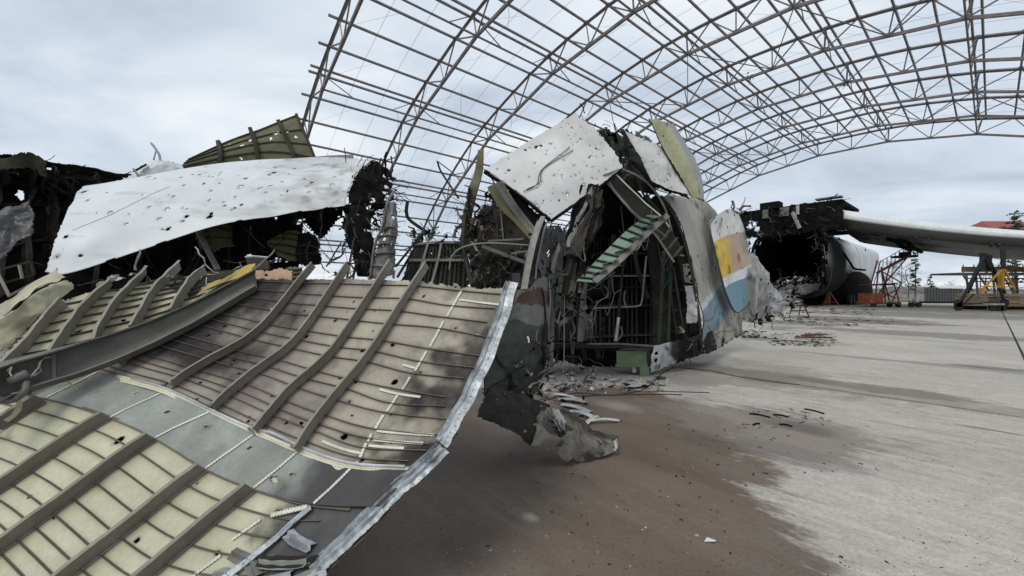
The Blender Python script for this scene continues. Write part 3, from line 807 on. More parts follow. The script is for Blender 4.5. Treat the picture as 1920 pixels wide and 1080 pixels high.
UPR.crumple(.010, 2.0, 8, 3, lambda u, v: .5 + 1.2 * sstep(u, .80, 1.0))
rh = random.Random(11)
U_STR = [.035, .085, .175, .235, .30, .395, .455, .51, .60, .655, .71, .79, .845, .90, .965]
L_STR = [.028 + .071 * i for i in range(9)]     # measured from the bottom row upward, below the ribs' upper ends
L_TOPV = .667
U_COLS = [col(i) for i in range(0, 5)]
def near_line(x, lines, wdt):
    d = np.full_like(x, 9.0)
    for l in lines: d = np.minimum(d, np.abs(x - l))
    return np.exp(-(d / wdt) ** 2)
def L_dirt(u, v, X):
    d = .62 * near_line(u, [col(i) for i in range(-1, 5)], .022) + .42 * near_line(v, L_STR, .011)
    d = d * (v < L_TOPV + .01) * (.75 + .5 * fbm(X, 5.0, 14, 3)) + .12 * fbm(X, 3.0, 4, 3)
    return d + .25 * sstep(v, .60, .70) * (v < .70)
def L_soot(u, v, X):
    n = fbm(X, 4.0, 2, 4)
    a = sstep(u + .05 * n, .78, .86) * .95 * sstep(v, .05, .22)
    b = sstep(u + .05 * n, .915, .97) * .6
    return np.maximum(a, b) + .3 * sstep(u, .86, .95) * sstep(n, .1, .6)
def U_soot(u, v, X):
    n = fbm(X, 3.0, 12, 4); n2 = fbm(X, 6.0, 13, 3)
    a = .97 * sstep(.43 - u + .10 * n, -.03, .22) * sstep(v + .1 * n, .10, .38)
    b = .9 * sstep(u + .07 * n2, .86, .955) * sstep(np.abs(v - .56) + .08 * n, .62, .10)
    c = .95 * sstep(u + .08 * n2, .80, .93) * sstep(.30 - v + .05 * n, 0, .14)
    e2 = .85 * sstep(u + .03 * n2, .945, .975)
    c = np.maximum(c, e2)
    d = .25 * sstep(n2, .2, .8)
    return np.clip(np.maximum(np.maximum(a, b), np.maximum(c, d)), 0, .97)
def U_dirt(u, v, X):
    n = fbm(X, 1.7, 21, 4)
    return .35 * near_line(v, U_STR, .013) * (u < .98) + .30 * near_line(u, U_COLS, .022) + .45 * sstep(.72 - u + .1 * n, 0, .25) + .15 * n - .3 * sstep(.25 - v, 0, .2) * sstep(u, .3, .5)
def holes(rng, n, u0, u1, v0, v1, r0, r1): return [(rng.uniform(u0, u1), rng.uniform(v0, v1), rng.uniform(r0, r1) * rng.uniform(.6, 1.2)) for _ in range(n)]
hl = holes(rh, 20, .2, .95, .10, .98, .008, .018) + [(.36, .60, .020), (.42, .83, .020), (.30, .86, .022), (.60, .40, .016), (.80, .62, .014)]
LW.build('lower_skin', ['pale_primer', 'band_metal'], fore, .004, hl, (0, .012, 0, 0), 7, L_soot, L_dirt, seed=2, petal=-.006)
hu_ = holes(rh, 50, .15, .97, .04, .98, .007, .015) + [(.70, .10, .022), (.66, .2, .017), (.80, .22, .02), (.83, .55, .018), (.55, .15, .017)]
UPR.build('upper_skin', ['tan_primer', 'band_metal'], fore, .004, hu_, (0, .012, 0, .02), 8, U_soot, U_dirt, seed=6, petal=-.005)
# unseen dark backing added under both skins to blacken their holes
for sh, lo_, hi_ in ((LW, .02, .98), (UPR, .02, .97)):
    rows_ = [[sh.at(u, v, -.05 - .02 * math.sin(u * 19 + v * 7)) for u in np.linspace(.03, .93, 14)] for v in np.linspace(lo_, hi_, 8)]
    Sheet(rows_, 40, 24).build('dark_backing', ['char', 'char'], fore, .012, (), (.02, .06, .03, .06), 5, seed=3)
# grey splice band between the joint and the upper ends of the lower ribs
def band_sheet():
    rows = []
    for v in np.linspace(.675, .995, 5):
        rows.append([tuple(LW.at(u, v, .013)) for u in np.linspace(.0, .995, 12)])
    s = Sheet([[Vector(p) for p in r] for r in rows], 130, 30)
    s.crumple(.010, 3.5, 31, 3, lambda u, v: .6 + 2.0 * sstep(u, .75, 1))
    s.build('splice_band', ['band_metal', 'band_metal'], fore, .003, holes(rh, 7, .1, .8, .2, .8, .010, .016), (0, .015, 0, 0), 9,
            lambda u, v, X: .95 * sstep(u + .06 * fbm(X, 4, 5, 3), .73, .84) + .30 * sstep(fbm(X, 2.5, 17, 3), .2, .9),
            lambda u, v, X: .3 * sstep(fbm(X, 2.2, 27, 4), -.1, .6), seed=4)
    return s
BAND = band_sheet()
# ribs
for i, (va, tw) in enumerate([(.05, .012), (.03, .01), (.01, .012), (.0, .008), ]):
    u = col(i + 1)
    UPR.rail('rib', [(u + .004, va), (u - .004, .30), (u + .003, .62), (u, 1.075 - .012 * (i % 2))], zprof(.080, .018, .006), 'frame_metal', fore, 30, .002, wob=.002 + .001 * (i % 3))
UPR.rail('rib', [(col(0) + .02, .12), (col(0), .55), (col(0), 1.03)], zprof(.08, .024, .006), 'frame_metal', fore, 20, .002)
for i in range(1, 5):
    u = col(i)
    LW.rail('rib', [(u, .675), (u - .002, .5), (u, .25), (u, .0)], zprof(.088, .020, .006), 'frame_metal', fore, 24, .002, wob=.002)
LW.rail('rib', [(col(0), .66), (col(0), .3), (col(0), .0)], zprof(.095, .026, .007), 'frame_metal', fore, 16, .002)
# stringers
for k, v in enumerate(U_STR):
    e_ = .945 + .04 * rh.random(); wv = rh.uniform(-.006, .006)
    UPR.rail('stringer', [(.12, v), (.30, v + wv * .5), (.5, v - wv * .4), (.7, v + wv), (.85, v - wv * 1.6), (e_, v + wv)], lprof(.0125, .008, .0035), 'stringer_metal', fore, 50, .001, wob=.0015)
for k, v in enumerate(L_STR):
    LW.rail('stringer', [(.03, v), (.3, v + .003), (.6, v - .003), (.80, v), (.875 + .02 * rh.random(), v + .004)], lprof(.0125, .008, .0035), 'stringer_metal', fore, 40, .001, wob=.001)
LW.rail('stringer', [(.03, .672), (.3, .672), (.6, .672), (.85, .668), (.93, .655)], lprof(.016, .02, .005), 'stringer_metal', fore, 40, .002, wob=.001)
UPR.rail('stringer', [(.2, .022), (.4, .016), (.55, .024), (.62, .05), (.75, .035), (.95, .035)], ngon(.010, 5), 'bright_metal', fore, 40, .012, wob=.003)
# riveted strips
UPR.rail('rivet_strip', [(.17, .0), (.5, .0), (.8, .002), (.985, .004)], flat(.055), 'rivet_strip_yellow', fore, 60, .010, uvm=True)
for i in range(0, 6):
    for j, off in enumerate((0,)):
        u = col(i) + .0
        if u < .98: BAND.rail('rivet_strip', [(u / .995 - .002, .02), (u / .995, .5), (u / .995, 1.0)], flat(.018), 'rivet_strip', fore, 12, .003, uvm=True)
for a, b in ((.0, .06), (.085, .21), (.225, .28), (.31, .39), (.41, .50), (.52, .58), (.61, .70), (.72, .83), (.85, .97)):
    UPR.rail('rivet_strip', [(col(5) + .004, a), (col(5) + .002, b)], flat(.022), 'rivet_strip', fore, 6, .004, uvm=True)
for v, u0, u1 in ((.925, col(5) + .01, .965), (.30, col(5) + .01, .965), (.195, col(5) + .01, .93), (.50, col(5) - .05, col(5) + .05), (.625, col(5) - .035, col(5)), (.13, col(4) + .04, col(5)), (.24, .87, .955)):
    UPR.rail('rivet_strip', [(u0, v), (u1, v - .004)], flat(.018), 'rivet_strip', fore, 10, .006, uvm=True)
# torn white edge: two long riveted strips folded over the right-hand rim
prof_e = thick([(-.052, .007), (-.020, .009), (.010, .007), (.016, .022), (.024, .007), (.036, .002), (.044, .016), (.060, -.02), (.066, -.065)], .004)
UPR.rail('edge_strip', [(.965, 1.02), (.985, .80), (.990, .55), (.985, .35), (.985, .23)], prof_e, 'edge_strip', fore, 50, .004, wob=.004, uvm=True)
prof_f = thick([(-.060, .002), (-.034, .006), (-.026, .022), (-.016, .004), (.006, .002), (.014, .020), (.026, .000), (.042, -.012), (.050, .004), (.060, -.03), (.064, -.09)], .004)
ep = [UPR.at(.990, .20, .010), LW.at(.985, .97, .016), LW.at(.980, .82, .018), LW.at(.975, .64, .014), LW.at(.972, .45, .012), LW.at(.970, .27, .012)]
nrm_e = [UPR.nrm(.97, .2), UPR.nrm(.95, .1), LW.nrm(.94, .85), LW.nrm(.94, .66), LW.nrm(.94, .45), LW.nrm(.94, .25)]
pe = [Vector(p) for p in catmull(ep, 60)]; ne = [Vector(p).normalized() for p in catmull(nrm_e, 60)]
for i, p in enumerate(pe): pe[i] = p + ne[i] * (.004 * math.sin(i * .9) * math.sin(i * .31))
def uv_path(prof, pts):
    U = []; L = 0
    for i, p in enumerate(pts):
        if i: L += (p - pts[i - 1]).length
        for x, y in prof: U.append((L, x))
    return U
V, F = sweep(prof_f, pe, ne); mk('edge_strip', V, F, 'edge_strip', fore, uv=uv_path(prof_f, pe))
LW.rail('rivet_strip', [(.86, .66), (.85, .5), (.83, .34), (.82, .2)], flat(.034, .005), 'edge_strip', fore, 14, .02, wob=.006, uvm=True)
LW.rail('rivet_strip', [(.80, .60), (.85, .66)], flat(.026), 'rivet_strip', fore, 8, .02, uvm=True)
for a, b in ((.50, .58), (.36, .45)):
    LW.rail('rivet_strip', [(.775, a), (.785, b)], flat(.018), 'rivet_strip', fore, 5, .004, uvm=True)
# crumpled scraps near the burnt lower corner
for k in range(9):
    u0 = rh.uniform(.80, .92); v0 = rh.uniform(.22, .60)
    LW.rail('crushed_fold', [(u0, v0), (u0 + rh.uniform(.02, .05), v0 - rh.uniform(-.03, .06)), (u0 + rh.uniform(.05, .12), v0 - rh.uniform(-.02, .12))], thick([(-.03, 0), (-.008, .022), (.008, .004), (.028, .016)], .003), rh.choice(('band_metal', 'dull_metal', 'edge_strip', 'char_brown')), fore, 10, .006, wob=.005)
# clips where stringers pass the ribs
clip_me = None
for sh, cols_, strs, vmax in ((UPR, [col(i) for i in range(1, 5)], U_STR, 1.0), (LW, [col(i) for i in range(1, 5)], L_STR, .64)):
    for u in cols_:
        for v in strs:
            if v > vmax or rh.random() < .12: continue
            p = sh.at(u - .012, v, .004); a = sh.dirv(u, v); n_ = sh.nrm(u, v)
            V, F = boxvf(p, .034, .012, .026, a, n_.cross(a), n_); mk('clip', V, F, 'stringer_metal' if rh.random() < .85 else 'bright_metal', fore)
# small brackets left on rib ends
for (u, v) in ((col(3), .0), (col(4), .015)):
    p = UPR.at(u, v, .01); q = UPR.at(u - .012, v - .0, .06)
    bar('bracket', p, q, .05, .006, 'bright_metal', fore)

# ------------------------------------------------------------------ left: second ribbed shell, its edge beam and folded skin
left = thing('ribbed_panel', 'smaller ribbed yellow-green shell panel lying beyond the long grey beam at left', 'wreck panel', tuple(G(200, 900)))
Prow = [[(-40, 735, 3.05), (110, 690, 3.3), (220, 640, 3.6), (330, 595, 3.85), (450, 540, 4.1)],
        [(20, 650, 3.4), (140, 610, 3.65), (245, 575, 3.9), (345, 545, 4.15), (455, 517, 4.35)],
        [(75, 578, 3.8), (190, 540, 4.0), (280, 524, 4.25), (375, 512, 4.5), (470, 502, 4.6)]]
PL = Sheet(Prow, 120, 70)
PL.crumple(.02, 2.0, 5, 3)
PL.build('panel_skin', ['pale_primer', 'band_metal'], left, .004, holes(rh, 16, .1, .95, .1, .95, .012, .03), (.03, .05, 0, .12), 5,
         lambda u, v, X: .45 * sstep(fbm(X, 2.2, 6, 3) + (u - .5), .1, .8), lambda u, v, X: .35 + .4 * fbm(X, 2.5, 9, 3), seed=3)
for k in range(11):
    v0 = .12 + k * .115
    pts = [(u, v0 - .42 * u) for u in np.linspace(0, 1, 9) if .02 < v0 - .42 * u < .97]
    if len(pts) > 2: PL.rail('stringer', pts, lprof(.02, .015, .004), 'stringer_metal', left, 24, .002, wob=.003)
for (u0, u1, va, vb) in ((.10, .14, .1, .85), (.27, .30, .05, 1.0), (.44, .46, .05, 1.12), (.63, .63, .0, 1.15), (.80, .80, .0, .9)):
    PL.rail('rib', [(u0 - .05, va), ((u0 + u1) / 2 - .02, (va + vb) / 2), (u1, vb)], zprof(.115, .022, .006), 'frame_metal', left, 16, .002, wob=.006)
tangle('torn_edge', [(250, 470, 500, 545, 4.2, 4.5, 2), (-20, 60, 690, 750, 2.95, 3.1, 2), (180, 330, 515, 530, 4.3, 4.5, 1)], 46, left, ('dull_metal', 'frame_metal', 'pale_primer', 'bright_metal'), 8, (.08, .3), (.015, .06), .5, .3)

beam = thing('spar_beam', 'long grey channel beam lying diagonally between the two ribbed panels', 'beam', tuple(G(240, 1000)))
top = [(-90, 712, 2.65), (0, 684, 2.9), (80, 663, 3.08), (157, 641, 3.27), (268, 607, 3.55), (380, 560, 3.85), (478, 508, 4.1)]
bot = [(-90, 790, 2.65), (0, 757, 2.87), (80, 727, 3.03), (157, 704, 3.2), (268, 660, 3.46), (380, 604, 3.75), (482, 543, 4.02)]
BW = Sheet([bot, [tuple(((P(*a) + P(*b)) / 2 + Vector((0, .015, 0)))) if False else ((a[0] + b[0]) / 2, (a[1] + b[1]) / 2, (a[2] + b[2]) / 2 + .025) for a, b in zip(top, bot)], top], 80, 14)
BW.crumple(.006, 3, 3, 3)
BW.build('web', ['beam_metal', 'beam_metal'], beam, .008, (), (0, 0, 0, 0), 5, lambda u, v, X: .25 * sstep(fbm(X, 2.5, 3, 3), .1, .8), lambda u, v, X: .2 + .4 * fbm(X, 2, 5, 3), seed=1)
BW.rail('flange', [(.0, 1.0), (.5, 1.0), (1.0, 1.0)], rect(.012, .10, -.05), 'beam_metal', beam, 30, 0, wob=.003)
BW.rail('flange', [(.0, .02), (.5, .02), (1.0, .02)], rect(.012, .07, -.01), 'beam_metal', beam, 30, 0, wob=.003)
BW.rail('stiffener', [(.385, .02), (.375, 1.0)], rect(.02, .012, 0), 'beam_metal', beam, 6, .002)
BW.rail('flange_lip', [(.0, .93), (.5, .93), (1.0, .93)], rect(.016, .012, 0), 'green_structure', beam, 30, .002)
YB = Sheet([[(372, 548, 3.95), (420, 527, 4.05), (478, 510, 4.15)], [(385, 530, 4.1), (430, 512, 4.2), (480, 494, 4.3)]], 24, 10)
YB.crumple(.02, 5, 2, 3)
YB.build('end_gusset', ['yellow_primer', 'yellow_primer'], beam, .005, (), (.1, .08, .0, .25), 8, lambda u, v, X: .25 * sstep(fbm(X, 6, 3, 3), 0, .6), seed=2)
tube('hinge_pin', [P(18, 715, 2.9), P(52, 700, 2.95)], .03, 'dull_metal', beam, 8)
tube('clamp', [P(-10, 745, 2.85), P(20, 752, 2.9), P(45, 735, 2.92), P(50, 715, 2.95)], .022, 'dull_metal', beam, 6, 10)

fold = thing('folded_skin', 'pale green skin sheet folded into a ridge at the left edge', 'skin sheet', tuple(G(40, 900)))
fa = [(-60, 690, 3.35), (20, 650, 3.45), (62, 606, 3.6), (100, 570, 3.75), (140, 540, 3.9)]
fb = [(-48, 618, 3.42), (14, 590, 3.47), (52, 558, 3.62), (84, 538, 3.72), (128, 522, 3.87)]
fc = [(-50, 600, 3.80), (10, 570, 3.85), (45, 546, 3.95), (75, 525, 4.05), (108, 503, 4.15)]
for nm, ra, rb_, sd_ in (('skin', fa, fb, 8), ('skin', fb, fc, 18)):
    FS = Sheet([ra, rb_], 56, 24)
    FS.crumple(.022, 3.5, sd_, 4, None, True)
    FS.build(nm, ['pale_primer', 'olive_primer'], fold, .005, [(.12, .4, .03)] if sd_ == 8 else [], (.0, .04, .05, .05), 7, None, lambda u, v, X: (.30 if sd_ == 8 else .55) + .5 * fbm(X, 3, 9, 4), seed=sd_)  # fold shading painted through the dirt value, upper facet darker
FS.rail('crease_strip', [(.0, .02), (.5, .02), (.85, .02)], flat(.016), 'rivet_strip_yellow', fold, 20, .003, uvm=True)

board = thing('salmon_board', 'torn salmon coloured sheet behind the upper ends of the ribs', 'board', tuple(G(520, 800)))
SB = Sheet([[(470, 553, 4.3), (520, 549, 4.35), (575, 540, 4.45)], [(476, 505, 4.45), (520, 503, 4.5), (545, 505, 4.55)]], 40, 20)
SB.crumple(.015, 3, 3, 3)
SB.build('sheet', ['salmon_board', 'salmon_board'], board, .006, [(.25, .75, .02), (.7, .55, .018)], (.03, .15, .03, .08), 9, lambda u, v, X: .3 * sstep(fbm(X, 5, 3, 3), .2, .8), seed=4)
SY = Sheet([[(440, 585, 4.12), (480, 570, 4.2), (500, 552, 4.25)], [(446, 560, 4.2), (478, 548, 4.25), (496, 540, 4.3)]], 20, 10)
SY.build('corner', ['yellow_primer', 'yellow_primer'], board, .005, (), (.2, .2, .2, .1), 9, seed=5)

# ------------------------------------------------------------------ upper left: white roof skin over a burnt interior
roof = thing('fuselage_roof', 'wide white curved roof skin peppered with holes, charred underneath', 'wreck section', tuple(G(330, 760)))
Wrow = [[(84, 510, 5.1), (130, 512, 5.15), (255, 472, 5.5), (400, 425, 5.95), (530, 403, 6.3), (648, 386, 6.6)],
        [(104, 448, 5.3), (165, 440, 5.4), (270, 415, 5.75), (400, 380, 6.2), (530, 358, 6.55), (656, 358, 6.75)],
        [(128, 392, 5.7), (185, 374, 5.85), (290, 352, 6.15), (410, 334, 6.6), (535, 322, 6.95), (676, 328, 7.0)],
        [(150, 352, 6.2), (210, 343, 6.35), (305, 325, 6.65), (420, 308, 7.1), (545, 298, 7.5), (700, 299, 7.45)],
        [(165, 352, 7.0), (222, 340, 7.2), (315, 322, 7.5), (428, 306, 7.9), (555, 296, 8.3), (708, 300, 8.1)]]
WR = Sheet(Wrow, 230, 120)
WR.crumple(.022, 1.1, 15, 3, lambda u, v: .45 + 1.3 * sstep(u, .68, .9))
WR.crumple(.018, 1.5, 25, 4, lambda u, v: sstep(u, .6, .85), True)
rw = random.Random(23)
WR.build('outer_skin', ['white_paint', 'char'], roof, .008, holes(rw, 34, .03, .97, .05, .8, .012, .034) + holes(rw, 34, .45, .95, .1, .6, .010, .026) + holes(rw, 8, .3, .6, .1, .35, .012, .03), (.018, .01, .006, 0), 4,
         lambda u, v, X: .55 * sstep(fbm(X, 5, 33, 4) + .9 * sstep(u, .55, 1), .8, 1.7) * .6, lambda u, v, X: .55 * sstep(fbm(X * np.array([1.0, 1.0, 5.0]), 1.6, 43, 5) + 1.1 * sstep(u + .1 * np.sin(v * 9), .55, .95), .45, 1.5) + .35 * sstep(fbm(X * np.array([1.2, 1.2, 7.0]), 2.6, 53, 4), .5, .9), seed=9, petal=-.008)
WR.rail('seam_strip', [(.10, .30), (.28, .36), (.45, .48)], flat(.02, .004), 'white_paint', roof, 30, .002)
BK = Sheet([[(590, 306, 7.9), (625, 303, 7.95), (664, 300, 8.0)], [(588, 294, 8.1), (625, 291, 8.1), (662, 290, 8.15)]], 20, 8)
BK.build('rear_lip', ['dull_metal', 'char'], roof, .03, (), (0, 0, 0, 0), 5)
# charred structure below the skin
IN = Sheet([[(105, 560, 5.6), (240, 560, 6.2), (400, 545, 6.9), (520, 520, 7.4), (640, 500, 7.6)],
            [(110, 500, 5.9), (250, 480, 6.6), (400, 450, 7.3), (530, 425, 7.7), (650, 410, 7.8)],
            [(120, 455, 5.9), (260, 425, 6.5), (400, 385, 7.2), (530, 365, 7.6), (655, 360, 7.5)]], 110, 60)
IN.crumple(.05, 1.5, 3, 4)
IN.build('charred_lining', ['char', 'char'], roof, .02, holes(rw, 9, .3, .95, .1, .7, .02, .05), (0, .05, .03, 0), 5,
         cut=lambda u, v, C: ((u > .83) & (v < .42 + .10 * np.sin(u * 40))), seed=5)
for i, u in enumerate((.12, .27, .42, .55, .68, .8, .9)):
    IN.rail('frame', [(u, .1 if u < .6 else .5), (u + .01, .5 if u < .6 else .7), (u + .03, .98)], rect(.05, .10, 0), 'char_brown', roof, 12, .02, wob=.01)
bar('hanging_strut', P(370, 432, 6.3), P(408, 505, 6.1), .06, .05, 'dull_metal', roof)
tangle('charred_scrap', [(130, 640, 430, 540, 6.0, 6.9, 3), (660, 735, 325, 400, 6.9, 7.3, 2), (655, 720, 390, 440, 6.8, 7.3, 1)], 170, roof, ('char', 'char', 'char_brown', 'dark_olive'), 9, (.15, .5), (.015, .06), .3, .3)
# ragged right-hand mouth
MO = Sheet([[(648, 388, 6.65), (672, 410, 6.95), (690, 420, 7.2)], [(655, 358, 6.8), (700, 380, 7.1), (742, 385, 7.4)], [(668, 325, 7.0), (705, 345, 7.3), (750, 340, 7.7)], [(700, 299, 7.4), (722, 308, 7.7), (742, 318, 8.0)]], 50, 50)
MO.crumple(.08, 2.2, 6, 4)
MO.build('torn_mouth', ['char', 'char'], roof, .02, holes(rw, 9, .4, .95, .1, .9, .03, .07), (0, .35, .1, .05), 5, seed=2)
tangle('mouth_shred', [(695, 742, 325, 400, 7.0, 7.7, 3), (700, 735, 390, 440, 7.0, 7.3, 1)], 40, roof, ('char', 'char_brown', 'dull_metal'), 12, (.12, .34), (.012, .05), .35, .3, dirn=(.6, 0, -.5))

# hanging charred column and crumpled strip
hcol = thing('charred_column', 'black burnt column hanging below the right end of the white roof', 'wreck piece', tuple(G(670, 700)))
HC = Sheet([[(672, 520, 6.5), (690, 522, 6.4), (712, 520, 6.5)], [(652, 460, 6.6), (680, 455, 6.45), (702, 450, 6.6)], [(632, 385, 6.8), (665, 385, 6.6), (690, 395, 6.8)]], 24, 50)
HC.crumple(.05, 3, 3, 4)
HC.build('burnt_plate', ['char', 'char'], hcol, .05, holes(rw, 5, .2, .9, .1, .9, .02, .04), (.12, .12, .06, 0), 6, seed=4)
tangle('burnt_scrap', [(640, 705, 400, 520, 6.3, 6.6)], 50, hcol, ('char', 'char_brown', 'dull_metal'), 13, (.15, .45), (.02, .09), .4, .25, dirn=(.2, 0, -1))
for a, b in (((690, 470, 6.3), (712, 530, 6.2)), ((700, 475, 6.3), (722, 530, 6.2)), ((612, 500, 6.6), (640, 455, 6.6))):
    tube('rod', [P(*a), P(*b)], .012, 'char_brown', hcol, 5)
cst = thing('crumpled_strip', 'upright grey crumpled frame strip standing right of the charred column', 'wreck piece', tuple(G(722, 700)))
CS = Sheet([[(697, 525, 5.9), (720, 528, 5.8), (742, 522, 5.9)], [(703, 470, 5.95), (724, 468, 5.8), (744, 470, 5.95)], [(716, 430, 6.0), (732, 425, 5.85), (746, 425, 6.0)], [(730, 385, 6.1), (737, 380, 6.0), (744, 382, 6.1)]], 20, 60)
CS.crumple(.04, 5, 3, 3)
CS.build('strip', ['dull_metal', 'dull_metal'], cst, .006, holes(rw, 6, .2, .9, .1, .8, .015, .03), (.12, .12, .05, .0), 9, seed=2)
for v in (.15, .28, .40, .52, .64): CS.rail('cross_rib', [(.05, v), (.95, v + .02)], lprof(.05, .03, .006), 'dull_metal', cst, 6, .0)
tube('rail', [CS.at(.03, 0, .02), CS.at(.03, .4, .03), CS.at(.1, .7, .03), CS.at(.3, 1.0, .03), P(738, 360, 6.3)], .02, 'dull_metal', cst, 6, 20)

# olive tail-like panel standing behind the roof
oliv = thing('olive_wreckage', 'dark olive ribbed panel standing upright behind the white roof', 'wreck panel', tuple(G(480, 720)))
OL = Sheet([[(330, 345, 9.0), (420, 345, 9.3), (520, 345, 9.6), (606, 345, 9.8)], [(340, 312, 9.0), (430, 290, 9.3), (510, 280, 9.6), (588, 290, 9.8)], [(350, 300, 9.1), (430, 264, 9.4), (500, 238, 9.7), (556, 215, 9.9)]], 90, 60)
OL.crumple(.02, 1.5, 3, 3)
OL.build('panel_skin', ['olive_primer', 'dark_olive'], oliv, .01, holes(rw, 9, .2, .95, .35, .95, .03, .045), (.0, .0, 0, .0), 6,
         lambda u, v, X: .5 * sstep(fbm(X, 1.5, 3, 3) + .6 - u, .3, 1.0), seed=6)
for v in (.45, .63, .81, .985): OL.rail('stringer', [(.01, v), (.99, v)], lprof(.022, .03, .010), 'dark_olive', oliv, 12, .0)
for u, top_ in ((.25, 1.12), (.52, 1.10), (.80, 1.0)): OL.rail('frame', [(u + .04, .2), (u, top_)], rect(.08, .08, 0), 'dark_olive', oliv, 10, .01)
OL.rail('edge_bar', [(1.0, .3), (1.0, 1.0)], rect(.06, .05, 0), 'dark_olive', oliv, 8, .0)

# thin white wreckage behind the roof
wsp = thing('torn_white_peak', 'small torn white peak rising behind the left part of the roof', 'wreck piece', tuple(G(290, 740)))
WP = Sheet([[(215, 345, 8.2), (270, 345, 8.3), (350, 330, 8.6)], [(225, 328, 8.3), (290, 312, 8.4), (345, 312, 8.7)], [(262, 318, 8.4), (296, 300, 8.5), (325, 304, 8.7)]], 40, 26)
WP.crumple(.03, 2.5, 3, 4, None, True)
WP.build('skin', ['white_paint', 'char'], wsp, .008, holes(rw, 6, .2, .9, .2, .9, .02, .04), (.05, .08, 0, .25), 6, seed=3)
tube('bent_bar', [P(296, 325, 8.5), P(300, 296, 8.5), P(291, 278, 8.5), P(283, 268, 8.5)], .022, 'bright_metal', wsp, 6, 12)
tube('bent_bar', [P(288, 300, 8.5), P(294, 282, 8.5), P(302, 300, 8.5), P(303, 312, 8.5)], .014, 'bright_metal', wsp, 5, 12)
bar('flap', P(250, 322, 8.2), P(275, 308, 8.3), .08, .012, 'char', wsp)
tube('bent_bar', [P(250, 316, 8.1), P(262, 334, 8.1)], .018, 'dull_metal', wsp, 5)

# burnt hull at far left with a hanging plastic sheet
bh = thing('burnt_hull', 'jagged black burnt hull remains at the left edge of the scene', 'wreck section', tuple(G(60, 760)))
BH = Sheet([[(-120, 600, 5.2), (0, 590, 5.6), (70, 560, 6.2), (120, 520, 6.9)],
            [(-120, 480, 5.5), (0, 460, 6.0), (80, 440, 6.5), (125, 440, 7.0)],
            [(-120, 350, 6.0), (0, 352, 6.4), (95, 370, 6.9), (150, 385, 7.2)],
            [(-120, 300, 6.0), (0, 312, 6.2), (92, 322, 6.7), (240, 338, 7.2)],
            [(-120, 285, 5.9), (0, 293, 6.0), (92, 302, 6.6), (238, 330, 7.1)]], 90, 90)
BH.crumple(.10, 1.3, 4, 4)
BH.build('burnt_skin', ['char', 'char'], bh, .02, [(.47, .48, .07), (.68, .80, .03), (.7, .76, .02)], (0, .05, 0, .02), 4, seed=5)
for u in (.15, .32, .50, .68, .86): BH.rail('burnt_frame', [(u, .05), (u, .45), (u + .02, .75), (u + .02, .97)], zprof(.11, .04, .014), 'char_brown', bh, 20, .05, wob=.01)
for v in (.2, .38, .56, .72): BH.rail('burnt_stringer', [(.02, v), (.5, v + .02), (.95, v)], lprof(.05, .04, .012), 'char_brown', bh, 20, .03, wob=.01)
BR_ = Sheet([[(-60, 330, 5.9), (10, 322, 5.9), (60, 318, 6.1), (100, 335, 6.4)], [(-60, 300, 5.9), (12, 294, 5.9), (52, 280, 6.1), (90, 304, 6.4)]], 40, 14)
BR_.crumple(.06, 2.5, 4, 3)
BR_.build('top_plate', ['dark_olive', 'char'], bh, .02, (), (.0, .06, .2, .12), 7, lambda u, v, X: .6 * sstep(fbm(X, 3, 3, 3), -.2, .6), seed=9)
tangle('burnt_shred', [(0, 150, 318, 345, 6.0, 6.6, 3), (60, 130, 380, 540, 6.0, 6.6, 2)], 40, bh, ('char', 'char', 'char_brown'), 14, (.15, .5), (.015, .07), .3, .2)
TP = Sheet([[(-60, 470, 5.3), (-10, 490, 5.3), (18, 484, 5.35), (40, 462, 5.4)], [(-60, 430, 5.4), (0, 430, 5.35), (30, 428, 5.45), (70, 432, 5.5)], [(-60, 395, 5.5), (0, 392, 5.5), (30, 384, 5.5), (55, 372, 5.6)]], 60, 60)
TP.crumple(.07, 3.5, 7, 4)
tp = thing('plastic_sheet', 'grey translucent looking plastic sheet hanging on the burnt hull', 'plastic sheet', tuple(G(20, 780)))
TP.build('sheet', ['tarp', 'tarp'], tp, .004, (), (0, .06, .12, .02), 6, seed=4)
fr = thing('steel_crate_frame', 'open rectangular grey tube frame low at the left edge', 'frame', tuple(G(30, 800)))
q = [P(2, 505, 4.9), P(58, 490, 5.0), P(64, 515, 5.0), P(8, 530, 4.9)]
for a, b in ((0, 1), (1, 2), (2, 3), (3, 0)): bar('tube', q[a], q[b], .022, .022, 'char_brown', fr)
for a, b in (((18, 556, 4.8), (-8, 505, 4.9)), ((20, 553, 4.8), (64, 530, 4.95)), ((36, 497, 4.95), (42, 522, 4.95))): bar('tube', P(*a), P(*b), .022, .022, 'frame_metal', fr)

# olive scraps hanging below the roof
sc1 = thing('olive_scrap', 'olive ribbed scrap hanging low below the middle of the white roof', 'wreck piece', tuple(G(545, 720)))
O1 = Sheet([[(520, 480, 7.0), (548, 495, 7.0), (560, 490, 7.1)], [(500, 455, 7.1), (545, 455, 7.1), (572, 470, 7.1)], [(540, 432, 7.2), (560, 432, 7.2), (592, 445, 7.2)]], 30, 30)
O1.crumple(.03, 3, 5, 3)
O1.build('panel', ['olive_primer', 'dark_olive'], sc1, .008, holes(rw, 3, .2, .9, .2, .9, .02, .04), (.08, .08, .08, .05), 6, seed=7)
for v in (.2, .4, .6, .8): O1.rail('stringer', [(.05, v), (.95, v)], lprof(.035, .03, .008), 'dark_olive', sc1, 6)
sc4 = thing('olive_lining_scrap', 'olive panel scrap glimpsed behind the hanging strut under the white roof', 'wreck piece', tuple(G(400, 720)))
